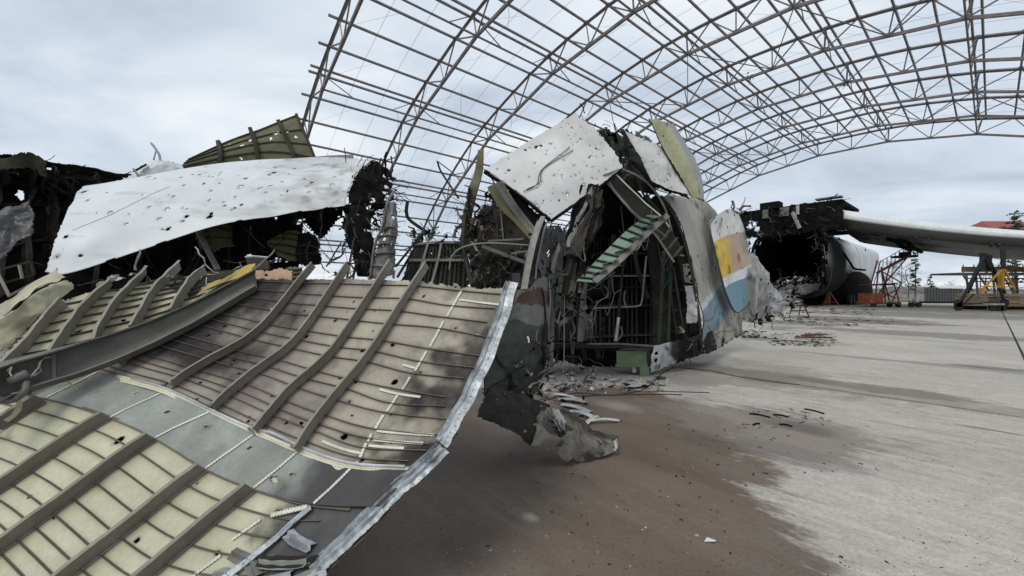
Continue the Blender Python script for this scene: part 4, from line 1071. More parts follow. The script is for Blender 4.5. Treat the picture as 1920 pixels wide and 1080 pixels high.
O5 = Sheet([[(372, 470, 6.75), (405, 474, 6.75), (440, 462, 6.8)], [(366, 440, 6.8), (402, 432, 6.8), (436, 440, 6.9)], [(380, 425, 6.9), (410, 416, 6.9), (432, 420, 6.95)]], 24, 24)
O5.crumple(.03, 3, 15, 3)
O5.build('panel', ['olive_primer', 'dark_olive'], sc4, .008, holes(rw, 2, .2, .9, .2, .9, .02, .03), (.08, .08, .08, .05), 6, lambda u, v, X: .35 + .4 * fbm(X, 3, 3, 3), seed=8)
for v in (.3, .6): O5.rail('stringer', [(.05, v), (.95, v)], lprof(.03, .03, .008), 'dark_olive', sc4, 6)
sc2 = thing('dark_box_scrap', 'black slab hanging in front of the sky right below the roof', 'wreck piece', tuple(G(575, 720)))
O2 = Sheet([[(556, 494, 6.9), (580, 498, 6.9), (602, 494, 6.9)], [(552, 468, 7.0), (575, 466, 7.0), (600, 470, 7.0)], [(560, 440, 7.1), (585, 436, 7.1), (606, 462, 7.1)]], 24, 24)
O2.crumple(.03, 3, 9, 3)
O2.build('slab', ['char', 'char'], sc2, .05, (), (.06, .1, .06, .05), 6, seed=9)
for v in (.35, .6): O2.rail('stringer', [(.05, v), (.95, v)], lprof(.03, .03, .008), 'dark_olive', sc2, 6)
sc3 = thing('olive_corner_scrap', 'small olive ribbed scrap just above the salmon sheet', 'wreck piece', tuple(G(555, 740)))
O3 = Sheet([[(530, 530, 6.2), (550, 532, 6.2), (566, 528, 6.2)], [(535, 500, 6.3), (552, 500, 6.3), (568, 498, 6.3)]], 16, 16)
O3.crumple(.02, 4, 5, 3)
O3.build('panel', ['olive_primer', 'dark_olive'], sc3, .008, (), (.08, .08, .08, .05), 6, seed=7)
for v in (.25, .5, .75): O3.rail('stringer', [(.05, v), (.95, v)], lprof(.03, .03, .008), 'dark_olive', sc3, 6)
lid = thing('hatch_cover', 'small dark lid with a pale rim beside the yellow gusset', 'lid', tuple(G(480, 780)))
O4 = Sheet([[(466, 505, 5.0), (485, 508, 5.0), (506, 505, 5.0)], [(460, 482, 5.1), (480, 481, 5.1), (502, 483, 5.1)]], 12, 8)
O4.build('plate', ['char_brown', 'char'], lid, .02, (), (0, .1, 0, 0), 5)
O4.rail('rim', [(.0, 1.0), (1, 1.0)], ngon(.012, 5), 'bright_metal', lid, 6)

# ------------------------------------------------------------------ nose section of the wreck
nose = thing('nose_section', 'collapsed front fuselage section with striped side skin and dark ribbed hold inside', 'wreck section', tuple(G(1180, 690)))
rn = random.Random(41)
def lerp(a, b, t): return a + (b - a) * t
# right-hand side skin with the airline stripes, near edge to far edge
SR = [[(1316, 662, 9.1), (1345, 655, 10.2), (1372, 640, 11.4), (1392, 628, 12.6)],
      [(1318, 600, 9.1), (1345, 595, 10.3), (1372, 592, 11.6), (1392, 588, 12.8)],
      [(1303, 520, 9.0), (1328, 520, 10.2), (1352, 522, 11.6), (1376, 525, 12.7)],
      [(1284, 440, 8.9), (1312, 438, 10.1), (1338, 438, 11.3), (1362, 440, 12.2)],
      [(1258, 385, 8.8), (1290, 380, 9.9), (1322, 382, 10.9), (1345, 400, 11.7)],
      [(1240, 366, 8.8), (1275, 366, 9.8), (1305, 372, 10.7), (1325, 385, 11.4)]]
SS = Sheet(SR, 150, 220)
SS.crumple(.03, 1.2, 9, 4)
def px_of(X): return CX + FPX * X[:, 0] / X[:, 1], HY - FPX * (X[:, 2] - CAMZ) / X[:, 1]
W_, Y_, B_, G_, S_, L_ = (.80, .79, .77), (.78, .50, .02), (.13, .29, .38), (.50, .48, .41), (.58, .38, .27), (.78, .80, .81)
def stripes(off):
    def f(u, v, X):
        # bands run up and aft along the hull, measured along the skin
        h = X[:, 2] - .26 * (X[:, 1] - 9.0) + .010 * fbm(X, 2.0, 3, 2) + off
        c = np.tile(np.array(G_), (len(u), 1))
        c[h > 1.62] = S_; c[(h > 1.62)] = np.array(G_) * .85 + np.array(S_) * .15
        c[h < 1.50] = L_; c[h < 1.36] = B_; c[h < .62] = G_
        return c
    return f
SS.build('side_skin', ['striped_paint', 'dark_green'], nose, .02, holes(rn, 12, .1, .9, .1, .6, .03, .05), (.02, .03, .03, .03), 5,
         lambda u, v, X: .5 * sstep(fbm(X, 2, 7, 4) + .5 * sstep(.2 - v, 0, .2), .25, .9), lambda u, v, X: .30 + .4 * sstep(fbm(X, 1.2, 17, 4), -.2, .7) * (v > .3), stripes(.1), seed=3)
# proud door panel with rounded corners: white, yellow, salmon, white line, blue
DR = [[(1372, 586, 10.7), (1386, 586, 11.2), (1400, 574, 11.8), (1408, 560, 12.1)],
      [(1355, 535, 10.5), (1372, 535, 11.1), (1396, 535, 11.7), (1411, 535, 12.0)],
      [(1343, 475, 10.3), (1362, 475, 10.9), (1386, 475, 11.5), (1406, 478, 11.9)],
      [(1331, 430, 10.2), (1350, 425, 10.8), (1376, 425, 11.3), (1396, 430, 11.7)],
      [(1330, 413, 10.3), (1348, 402, 10.7), (1366, 392, 11.2), (1384, 398, 11.5)]]
DS_ = Sheet(DR, 200, 260)
DS_.crumple(.02, 1.5, 5, 3)
def door_paint(u, v, X):
    k = v - .13 * (u - .5) + .003 * fbm(X, 4, 3, 2)
    c = np.tile(np.array(G_), (len(u), 1))
    c[k > .66] = W_
    y = (k <= .66) & (k > .36)
    fade = np.clip((u - .40 + .05 * fbm(X, 6, 5, 3)) / .06, 0, 1)[:, None]; f2 = np.clip((u - .66 + .12 * fbm(X, 4, 6, 3)) / .25, 0, 1)[:, None]
    yc = (np.array(Y_) * (1 - fade) + np.array(S_) * fade) * (1 - f2) + np.array(G_) * .85 * f2
    c[y] = yc[y]
    c[(k <= .36) & (k > .29)] = L_
    fb = np.clip((u - .55) / .3, 0, 1)[:, None]; bc = np.array(B_) * (1 - fb) + np.array((.20, .21, .19)) * fb
    b = (k <= .29); c[b] = bc[b]
    return c
def door_cut(u, v, C):
    x = (u - .5) / .5; y = (v - .5) / .5
    return ((np.abs(x) ** 5 + np.abs(y) ** 7) > 1.02) & (y < 0) | ((y > 0) & ((np.abs(x) ** 14 + np.abs(y) ** 14) > 1.02))
dpan = DS_.build('door_panel', ['striped_paint', 'dull_metal'], nose, .025, holes(rn, 10, .2, .9, .12, .95, .02, .035), (0, .02, 0, 0), 5,
                 lambda u, v, X: .5 * sstep(fbm(X, 2.5, 27, 4) + .6 * sstep(u, .75, 1), .45, 1.0), lambda u, v, X: .5 * sstep(fbm(X, 2, 19, 4) + u - .7, .1, .9), door_paint, door_cut, seed=2)
edge = []
for a in np.linspace(math.pi * .60, math.pi * 1.62, 40):
    cx_, sx_ = math.cos(a), math.sin(a)
    edge.append(DS_.at(.5 + .5 * np.sign(cx_) * abs(cx_) ** .4, .5 + .5 * np.sign(sx_) * abs(sx_) ** .29, .012))
tube('door_seal', edge, .013, 'cable', nose, 5)
tangle('door_top_shred', [(1366, 1392, 388, 404, 11.3, 11.8)], 14, nose, ('char_brown', 'dull_metal'), 17, (.15, .5), (.04, .14), .5, .1, dirn=(.2, 0, 1))
# dark frame bay just inside the near edge of the side skin
FR1 = [(1240, 368, 8.85), (1268, 410, 8.9), (1289, 470, 8.95), (1303, 540, 9.0), (1313, 610, 9.05), (1316, 655, 9.1)]
pf = catmull(FR1, 30); pf = [P(*p) for p in pf]
def inner_frame(name, pts, d_off, wd, ht, m, lat):
    q = [P(x + lat, y, d + d_off) for x, y, d in catmull(pts, 30)]
    V, F = sweep(rect(wd, ht), q, [Vector((1, 0, 0))] * len(q)); return mk(name, V, F, m, nose)
inner_frame('edge_frame', FR1, .0, .10, .06, 'char_brown', -2)
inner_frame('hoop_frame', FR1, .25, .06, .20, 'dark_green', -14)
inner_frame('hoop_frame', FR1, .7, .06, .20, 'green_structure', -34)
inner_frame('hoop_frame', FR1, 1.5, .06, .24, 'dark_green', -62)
LIN = Sheet([[(1222, 660, 9.6), (1270, 662, 9.4), (1310, 662, 9.25)], [(1222, 560, 9.9), (1268, 560, 9.6), (1300, 560, 9.25)], [(1212, 470, 9.9), (1250, 470, 9.6), (1284, 470, 9.2)], [(1190, 405, 9.7), (1220, 400, 9.4), (1255, 395, 9.05)]], 36, 60)
LIN.crumple(.04, 2, 4, 3)
LIN.build('bay_lining', ['char_brown', 'char'], nose, .02, (), (.0, .0, .02, .02), 5, seed=2)
for v in (.12, .25, .38, .62, .74, .85): LIN.rail('bay_rib', [(.35, v), (.98, v + .015)], lprof(.05, .05, .012), 'green_structure', nose, 8, .0)
for u in (.35, .62): LIN.rail('bay_post', [(u, .02), (u, .5), (u + .02, .98)], rect(.05, .06, 0), 'dark_green', nose, 14, .02)
# silver insulation blanket and holed plate in that bay
SLV = Sheet([[(1287, 606, 9.0), (1308, 606, 8.98)], [(1288, 570, 9.0), (1308, 570, 8.97)], [(1284, 536, 8.98), (1306, 536, 8.95)]], 20, 40)
SLV.crumple(.03, 5, 3, 4)
SLV.build('silver_blanket', ['bright_metal', 'dull_metal'], nose, .008, (), (.05, .05, .02, .02), 6, seed=3)
HP = Sheet([[(1284, 530, 8.97), (1305, 532, 8.95)], [(1280, 496, 8.95), (1299, 492, 8.92)]], 34, 46)
HP.build('holed_plate', ['dull_metal', 'dull_metal'], nose, .008, holes(rn, 7, .2, .85, .1, .9, .02, .035), (.03, .03, .03, .03), 6, seed=3)

# upper skin flap: white piece and yellow-green strip peeled outwards
flap = thing('skin_flap', 'peeled skin flap, white with a yellow-green strip, high on the nose section', 'skin sheet', tuple(G(1240, 700)))
FL = Sheet([[(1222, 340, 8.2), (1250, 352, 8.3), (1285, 364, 8.5), (1308, 374, 8.7)], [(1196, 290, 8.1), (1228, 305, 8.25), (1258, 318, 8.4), (1280, 330, 8.6)], [(1168, 243, 8.0), (1195, 255, 8.2), (1225, 266, 8.4), (1250, 276, 8.5)]], 80, 80)
FL.crumple(.03, 2, 14, 4)
FL.build('white_skin', ['pocked_paint', 'char'], flap, .012, holes(rn, 8, .1, .9, .1, .9, .012, .02), (.02, .02, .02, .04), 6, lambda u, v, X: .35 * sstep(fbm(X, 2.5, 3, 4), .2, .9),
         lambda u, v, X: .6 * sstep(.12 - u, 0, .12) + .35 * sstep(fbm(X, 2, 8, 4), 0, .7), seed=3)
def strip_paint(u, v, X):
    c = np.tile(np.array((.44, .44, .27)), (len(u), 1)); e_ = u > .62 + .03 * fbm(X, 4, 3, 3); c[e_] = (.34, .35, .36); return c
YG = Sheet([[(1298, 370, 8.55), (1312, 374, 8.6), (1322, 377, 9.0)], [(1272, 325, 8.45), (1296, 322, 8.5), (1316, 330, 8.95)], [(1244, 278, 8.4), (1272, 272, 8.45), (1296, 280, 8.9)], [(1217, 222, 8.3), (1242, 224, 8.35), (1262, 232, 8.7)]], 50, 90)
YG.crumple(.02, 2, 24, 4)
YG.build('yellow_green_strip', ['striped_paint', 'char'], flap, .03, holes(rn, 4, .1, .6, .1, .9, .012, .02), (.02, .05, .02, .03), 6, lambda u, v, X: .5 * sstep(fbm(X, 4, 3, 4) + .5 * near_line(u, [.62], .05), .55, 1.1), lambda u, v, X: .3 * sstep(fbm(X, 2, 8, 4), -.2, .7), strip_paint, seed=4)
UN = Sheet([[(1222, 346, 8.3), (1262, 362, 8.7), (1300, 377, 9.0)], [(1180, 300, 8.6), (1225, 320, 9.0), (1262, 335, 9.2)]], 30, 16)
UN.crumple(.03, 3, 4, 3)
UN.build('underside_skin', ['char', 'char'], flap, .02, (), (.03, .03, .1, .05), 6, seed=5)

# white pocked roof sheet draped over the nose
pock = thing('pocked_sheet', 'pale square skin sheet full of shrapnel pocks draped over the nose section', 'skin sheet', tuple(G(1040, 700)))
PK = Sheet([[(1034, 412, 7.0), (1085, 376, 7.35), (1130, 344, 7.7), (1168, 314, 8.0)], [(992, 376, 6.95), (1050, 338, 7.3), (1100, 308, 7.7), (1152, 282, 8.0)], [(950, 345, 6.95), (1010, 302, 7.4), (1062, 272, 7.8), (1125, 250, 8.15)], [(910, 317, 7.0), (965, 280, 7.5), (1022, 246, 8.0), (1081, 210, 8.5)]], 160, 160)
PK.crumple(.03, 1.1, 5, 3); PK.crumple(.02, 2.0, 6, 2, lambda u, v: sstep(u, .6, 1))
PK.build('white_skin', ['pocked_paint', 'char'], pock, .012, holes(rn, 46, .05, .95, .05, .95, .012, .026) + [(.47, .86, .05), (.51, .85, .035)], (.012, .03, .012, .015), 6,
         lambda u, v, X: .7 * sstep(fbm(X, 5.0, 8, 4) + .25 * fbm(X, 1.2, 88, 2), .85, 1.1), lambda u, v, X: .55 * sstep(v + u * .6 + .35 * fbm(X, 1.5, 18, 4), .75, 1.45), seed=6, petal=-.015)
for o_ in (0, .03):
    tube('draped_cable', [PK.at(.03 + o_, .46, .02), PK.at(.15 + o_, .44, .03), PK.at(.28 + o_ * .6, .55, .02), PK.at(.62, .60 - o_ * 1.5, .02), PK.at(.66, .62 - o_ * 2, .02)], .007, 'cable', pock, 5, 30)
PK.rail('underside_frame', [(.0, -.01), (.5, -.01), (.98, -.0)], rect(.05, .05, -.06), 'char', pock, 16)
PK.rail('underside_frame', [(-.005, .0), (-.005, .5), (-.005, 1.0)], rect(.04, .05, -.06), 'char', pock, 16)
SPK = Sheet([[(928, 345, 7.0), (930, 348, 7.0)], [(915, 326, 7.05), (918, 322, 7.05)], [(908, 316, 7.1), (909, 318, 7.1)]], 4, 10)
SPK.build('curled_corner', ['char', 'char'], pock, .02, (), seed=3)
# torn lugs along the upper right edge of the sheet, dark roof structure behind
tangle('roof_shred', [(1082, 1100, 212, 232, 8.5, 8.8, 1), (1110, 1175, 235, 300, 8.5, 9.0, 5), (1160, 1185, 300, 350, 8.2, 8.6, 2)], 70, nose, ('char_brown', 'green_structure', 'dull_metal', 'char'), 21, (.12, .4), (.02, .12), .5, .25)
RB = Sheet([[(1150, 330, 8.6), (1190, 352, 8.8), (1235, 372, 9.0)], [(1132, 290, 8.8), (1172, 300, 9.0), (1215, 318, 9.2)], [(1112, 240, 9.0), (1160, 240, 9.3), (1210, 255, 9.6)]], 50, 50)
RB.crumple(.06, 2, 6, 4)
RB.build('roof_lining', ['dark_green', 'char'], nose, .02, holes(rn, 9, .1, .9, .3, .95, .03, .07), (.05, .03, .03, .15), 5, seed=7)
for u in (.25, .6): RB.rail('roof_rib', [(u, .0), (u, .95)], rect(.06, .08, 0), 'char_brown', nose, 10)
RP = Sheet([[(1190, 290, 9.3), (1225, 300, 9.3)], [(1190, 240, 9.5), (1222, 262, 9.5)]], 16, 16); RP.crumple(.03, 3, 2, 3)
RP.build('grey_green_plate', ['green_structure', 'dark_green'], nose, .01, [(.5, .8, .03)], (.05, .05, .05, .1), 6, seed=8)
# diagonal roof beams with a white riveted flange
BMs = Sheet([[(1138, 345, 7.9), (1185, 400, 8.0), (1226, 440, 8.2), (1262, 492, 8.4)], [(1152, 326, 8.0), (1200, 372, 8.1), (1245, 412, 8.3), (1282, 470, 8.5)]], 60, 10)
BMs.crumple(.015, 3, 3, 3)
BMs.build('diagonal_beam_web', ['char_brown', 'char'], nose, .015, (), (0, .03, .05, .05), 6, seed=2)
BMs.rail('riveted_flange', [(.0, .98), (.45, .98), (.75, .98)], flat(.03, .008), 'rivet_strip', nose, 24, .01, uvm=True)
BMs.rail('lower_flange', [(.0, .03), (.5, .03), (1.0, .03)], flat(.05, .012), 'dull_metal', nose, 24, .01)
for k, u in enumerate((.76, .86, .95)):
    V, F = boxvf((0, 0, 0), .1, .1, .1)
    bar('beam_clip', BMs.at(u, .1, .02), BMs.at(u, .95, .02), .13, .012, 'green_structure', nose)
tube('roof_cable', [P(1140, 335, 7.85), P(1160, 370, 7.85), P(1190, 400, 7.95), P(1225, 425, 8.1), P(1250, 445, 8.2)], .012, 'grey_cable', nose, 5, 30)
tube('roof_pipe', [P(1195, 340, 8.3), P(1210, 370, 8.3), P(1230, 390, 8.35), P(1255, 430, 8.5), P(1262, 455, 8.5)], .02, 'char_brown', nose, 6, 24)
tube('roof_pipe', [P(1160, 315, 8.1), P(1195, 330, 8.2), P(1225, 355, 8.4), P(1250, 400, 8.6), P(1268, 470, 8.75), P(1282, 480, 8.8)], .022, 'dull_metal', nose, 6, 30)
bar('beam_stub', P(1130, 330, 7.75), P(1160, 318, 7.85), .05, .03, 'dull_metal', nose)

# dark roof cavity (back wall high up) and ribbed hold wall
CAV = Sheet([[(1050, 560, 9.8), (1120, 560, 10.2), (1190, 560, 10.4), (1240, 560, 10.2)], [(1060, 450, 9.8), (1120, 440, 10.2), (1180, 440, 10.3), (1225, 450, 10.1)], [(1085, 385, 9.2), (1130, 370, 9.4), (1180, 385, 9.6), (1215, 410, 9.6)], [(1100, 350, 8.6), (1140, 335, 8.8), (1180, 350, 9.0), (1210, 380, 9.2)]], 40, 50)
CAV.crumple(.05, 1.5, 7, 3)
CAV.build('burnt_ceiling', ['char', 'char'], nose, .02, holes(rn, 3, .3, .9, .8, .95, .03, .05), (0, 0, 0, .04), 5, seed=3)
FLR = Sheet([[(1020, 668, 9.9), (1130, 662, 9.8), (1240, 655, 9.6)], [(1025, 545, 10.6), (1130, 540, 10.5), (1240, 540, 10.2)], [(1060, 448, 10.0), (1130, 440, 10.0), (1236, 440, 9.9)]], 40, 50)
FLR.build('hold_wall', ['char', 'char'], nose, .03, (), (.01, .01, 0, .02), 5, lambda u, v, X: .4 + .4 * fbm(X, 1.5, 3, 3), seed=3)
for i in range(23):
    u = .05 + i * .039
    FLR.rail('wall_rib', [(u, .02), (u, .5), (u, .97)], rect(.035, .07, 0), 'shaded_green' if i % 4 else 'char', nose, 10, .0)
for v in (.10, .33, .50, .63, .84): FLR.rail('wall_stringer', [(.02, v), (.5, v + .005), (.98, v)], rect(.05, .05, 0), 'shaded_green' if v != .63 else 'char_brown', nose, 12, .07)
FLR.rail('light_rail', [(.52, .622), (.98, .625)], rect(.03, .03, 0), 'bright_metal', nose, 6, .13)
# posts and braces right of the hold wall
for (a, b, wd, m) in (((1234, 650, 8.9), (1244, 470, 9.1), .07, 'green_dim'), ((1252, 640, 9.0), (1258, 470, 9.2), .07, 'green_dim'), ((1268, 628, 9.05), (1248, 485, 9.2), .05, 'dark_green'), ((1283, 632, 9.0), (1262, 500, 9.1), .05, 'dark_green')):
    bar('hold_post', P(*a), P(*b), wd, wd, m, nose)
for k in range(4):
    y = 635 - k * 45
    bar('post_brace', P(1236 + k * 2, y, 8.92), P(1253 + k * 1.5, y - 24, 9.05), .03, .03, 'green_dim', nose)
# pipes in the hold
for pts, r, m in (([(1112, 580, 9.2), (1118, 578, 9.2), (1165, 576, 9.2), (1196, 574, 9.2), (1203, 566, 9.2), (1206, 540, 9.2), (1212, 480, 9.3)], .022, 'dull_metal'),
                  ([(1154, 640, 9.1), (1160, 595, 9.1)], .035, 'bright_metal'), ([(1160, 595, 9.1), (1166, 520, 9.2), (1172, 480, 9.3)], .03, 'char_brown'),
                  ([(1112, 582, 9.1), (1122, 566, 9.1), (1138, 556, 9.1), (1140, 545, 9.1), (1132, 536, 9.1)], .014, 'dull_metal'),
                  ([(1155, 640, 9.1), (1166, 628, 9.1), (1164, 612, 9.1)], .02, 'dull_metal'), ([(1068, 640, 9.0), (1070, 600, 9.0), (1078, 620, 9.0), (1066, 636, 9.0)], .02, 'dull_metal'),
                  ([(1172, 545, 9.2), (1170, 560, 9.2), (1174, 578, 9.2)], .02, 'dull_metal')):
    tube('hold_pipe', [P(*p) for p in pts], r, m, nose, 6, 30)
for i in range(5):
    tube('hose', [P(1111, 583, 9.05), P(1108 - i * 3 + 2, 605, 9.0), P(1107 - i * 4 + 6, 640, 9.0)], .010, 'grey_cable', nose, 5, 10)
tw = [P(1128 + 3 * math.sin(i * .9), 595 + i * 2.4, 9.15) for i in range(20)]
V, F = sweep(rect(.11, .012), tw, [Vector((math.cos(i * .55), math.sin(i * .55), .2)) for i in range(20)]); mk('twisted_strip', V, F, 'char_brown', nose)
# floor edge, green cross beam and feet
ff = [P(1012, 646, 8.9), P(1100, 648, 8.7), P(1160, 648, 8.6), P(1222, 652, 8.5)]
for a, b in zip(ff, ff[1:]): pass
V, F = sweep(rect(.20, .07), ff); mk('floor_edge', V, F, 'char_brown', nose)
V, F = sweep(rect(.03, .03), [p + Vector((0, -.1, .05)) for p in ff[1:]]); mk('floor_rail', V, F, 'dull_metal', nose)
def slab_px(name, x0, y0, x1, y1, d, dep, m, parent, dx=0):
    a, b, c, e_ = P(x0, y1, d), P(x1, y1, d), P(x1, y0, d), P(x0, y0, d)
    off = Vector((dx, dep, 0)); V = [a, b, c, e_, a + off, b + off, c + off, e_ + off]
    return mk(name, V, [[0, 1, 2, 3], [5, 4, 7, 6], [1, 5, 6, 2], [4, 0, 3, 7], [3, 2, 6, 7], [4, 5, 1, 0]], m, parent)
gb_ = slab_px('green_cross_beam', 1156, 658, 1212, 683, 8.55, .35, 'green_beam', nose, .2)
slab_px('beam_flange', 1154, 683, 1214, 688, 8.52, .4, 'green_beam', nose, .2)
slab_px('beam_foot', 1200, 688.5, 1217, 706, 8.5, .18, 'green_beam', nose, .1)
slab_px('beam_foot', 1186, 688.5, 1192, 699, 8.6, .1, 'bright_metal', nose, .1)
CB = Sheet([[(1218, 702, 8.5), (1248, 692, 8.8), (1300, 672, 9.1), (1345, 655, 9.8)], [(1220, 668, 8.5), (1250, 660, 8.75), (1300, 648, 9.0), (1345, 640, 9.7)], [(1226, 648, 8.6), (1255, 642, 8.8), (1300, 630, 9.05), (1340, 620, 9.6)]], 60, 30)
CB.crumple(.03, 2.5, 4, 4)
CB.build('lower_corner_skin', ['bright_metal', 'char'], nose, .02, holes(rn, 4, .03, .3, .1, .6, .03, .05), (.03, .05, .05, .03), 6,
         lambda u, v, X: sstep(u + .12 * fbm(X, 4, 3, 4), .30, .42) * .95 + .4 * sstep(fbm(X, 5, 9, 3), .2, .6), seed=5)
BEL = Sheet([[(1030, 672, 9.2), (1120, 690, 9.6), (1230, 690, 9.6), (1340, 652, 10.5)], [(1030, 655, 9.0), (1120, 655, 9.4), (1230, 655, 9.4), (1340, 630, 10.2)]], 30, 10)
BEL.build('belly_structure', ['char', 'char'], nose, .05, (), (.02, .02, .15, 0), 6, seed=3)
for (x, y) in ((1073, 668), (1120, 660), (1095, 664)):
    bar('belly_post', P(x, 650, 8.9), P(x + 2, y + 12, 8.8), .10, .08, 'char_brown', nose)
tangle('belly_scrap', [(1020, 1160, 640, 690, 8.6, 9.2, 3), (1260, 1340, 600, 660, 8.9, 9.4, 3)], 90, nose, ('char', 'dull_metal', 'char_brown'), 33, (.1, .4), (.02, .08), .5, .4, floor=.02)
bar('dangling_strap', P(1357, 634, 10.0), P(1354, 650, 10.0), .05, .02, 'char', nose)
# centre line cluster: layered torn lining strips and cables hanging from the roof
hb = random.Random(303)
for i in range(34):
    f = hb.random(); m_ = hb.choice(('dull_metal', 'char_brown', 'char', 'char', 'beam_metal', 'char_brown'))
    x0 = lerp(1092, 1124, hb.random()); x1 = x0 - hb.uniform(24, 46); y1 = hb.uniform(455, 560); d0 = hb.uniform(7.35, 7.9)
    q = [P(x0, 350 + hb.uniform(-6, 20), d0), P(lerp(x0, x1, .35) + hb.gauss(0, 5), lerp(355, y1, .33), d0 - .15 + hb.gauss(0, .05)), P(lerp(x0, x1, .7) + hb.gauss(0, 6), lerp(355, y1, .68), d0 - .3 + hb.gauss(0, .08)), P(x1 + hb.gauss(0, 6), y1, d0 - .45)]
    q = [Vector(p) for p in catmull(q, 14)]
    nn = [Vector((math.sin(k * .5 + i) * .7, -1, math.cos(k * .7 + i) * .3)) for k in range(len(q))]
    wd_ = hb.uniform(.03, .11); V, F = sweep(thick([(-wd_, .02), (-wd_ * .3, -.02), (wd_ * .4, .02), (wd_, -.01)], .008), q, nn, [hb.uniform(.6, 1.25) for _ in q]); mk('lining_strip', V, F, m_, nose)
IBP = Sheet([[(1058, 550, 7.15), (1070, 562, 7.1), (1080, 548, 7.15)], [(1064, 505, 7.2), (1076, 500, 7.15), (1088, 505, 7.2)], [(1072, 480, 7.3), (1082, 474, 7.25), (1092, 478, 7.3)]], 20, 30)
IBP.crumple(.03, 4, 4, 3); IBP.build('torn_lining', ['tan_primer', 'dull_metal'], nose, .008, (), (.1, .1, .1, .05), 6, lambda u, v, X: .3 + .3 * fbm(X, 4, 3, 3), seed=4)
tube('loose_cable', [P(1108, 372, 7.4), P(1117, 400, 7.4), P(1116, 430, 7.4), P(1098, 445, 7.35), P(1088, 462, 7.3), P(1086, 478, 7.3)], .012, 'grey_cable', nose, 5, 40)
tube('loose_cable', [P(1062, 452, 7.2), P(1064, 470, 7.2), P(1058, 482, 7.2), P(1066, 490, 7.2), P(1060, 474, 7.2)], .012, 'grey_cable', nose, 5, 30)
tangle('loose_shred', [(1050, 1100, 430, 570, 7.1, 7.6, 3), (1040, 1110, 540, 590, 7.2, 7.8, 2)], 70, nose, ('char', 'char_brown', 'dull_metal'), 25, (.1, .35), (.02, .09), .5, .4, dirn=(0, 0, -1))
# wire looms sagging through the wreck
cr_ = random.Random(88)
for (x0, x1, y0, y1, d0, d1, n_) in ((1040, 1225, 450, 600, 8.3, 9.2, 11), (1140, 1260, 340, 460, 7.9, 8.6, 6), (1030, 1080, 420, 640, 6.6, 7.6, 7)):
    for _ in range(n_):
        a = (cr_.uniform(x0, x1), cr_.uniform(y0, y1), cr_.uniform(d0, d1)); b = (min(max(a[0] + cr_.gauss(0, 45), x0), x1), min(max(a[1] + cr_.gauss(25, 45), y0), y1 + 40), cr_.uniform(d0, d1))
        m2 = ((a[0] + b[0]) / 2 + cr_.gauss(0, 8), max(a[1], b[1]) + cr_.uniform(5, 40), (a[2] + b[2]) / 2)
        tube('wire_loom', [P(*a), P(lerp(a[0], m2[0], .5), lerp(a[1], m2[1], .75), lerp(a[2], m2[2], .5)), P(*m2), P(*b)], cr_.choice((.006, .008, .012)), cr_.choice(('grey_cable', 'cable', 'dull_metal')), nose, 4, 16)
for (a, b, wd_) in (((1052, 440, 7.2), (1040, 640, 7.6), .06), ((1070, 470, 7.6), (1062, 640, 8.0), .05), ((1100, 470, 8.3), (1088, 640, 8.6), .06), ((1040, 560, 7.4), (1110, 600, 8.2), .05), ((1046, 610, 7.6), (1100, 575, 8.2), .04), ((1150, 440, 9.0), (1140, 560, 9.2), .05), ((1190, 430, 9.2), (1215, 560, 9.4), .05)):
    q = [P(*a), (P(*a) + P(*b)) / 2 + Vector((cr_.gauss(0, .06), 0, 0)), P(*b)]
    V, F = sweep(thick([(-wd_, .02), (0, 0), (wd_, .02)], .01), [Vector(p) for p in catmull(q, 10)], [Vector((.1, -1, 0))] * 11); mk('bent_frame', V, F, cr_.choice(('dull_metal', 'char_brown', 'green_dim', 'dull_metal')), nose)
# detached green floor plank with cross rails lying across the opening
plank = thing('floor_plank', 'pale green ribbed floor plank leaning diagonally across the open nose', 'floor plank', tuple(G(1165, 720)))
PN = Sheet([[(1080, 527, 7.0), (1120, 486, 7.2), (1175, 432, 7.5), (1215, 402, 7.7)], [(1116, 530, 6.95), (1158, 494, 7.15), (1208, 445, 7.45), (1250, 407, 7.65)]], 40, 10, flip=True)
PN.build('plank_plate', ['green_plank', 'dull_metal'], plank, .012, (), (.0, .03, .0, 0), 6, lambda u, v, X: .5 * sstep(u + .2 * fbm(X, 3, 3, 3), .45, 1.0), seed=4)
for i in range(11):
    u = .05 + i * .088; PN.rail('cross_rail', [(u, .0), (u + .0, .86)], rect(.03, .028, 0), 'dark_green', plank, 4, .0)
PN.rail('side_rail', [(.0, .97), (1.02, .97)], rect(.10, .035, 0), 'dull_metal', plank, 10, .0)
for i in range(6):
    u = .12 + i * .155
    bar('gusset', PN.at(u, .45, .02), PN.at(u + .07, .93, .10), .10, .012, 'green_structure' if i > 1 else 'dull_metal', plank)
    bar('hanger_tab', PN.at(u + .05, 1.02, -.02), PN.at(u + .06, 1.18, -.05), .06, .012, 'dull_metal', plank)

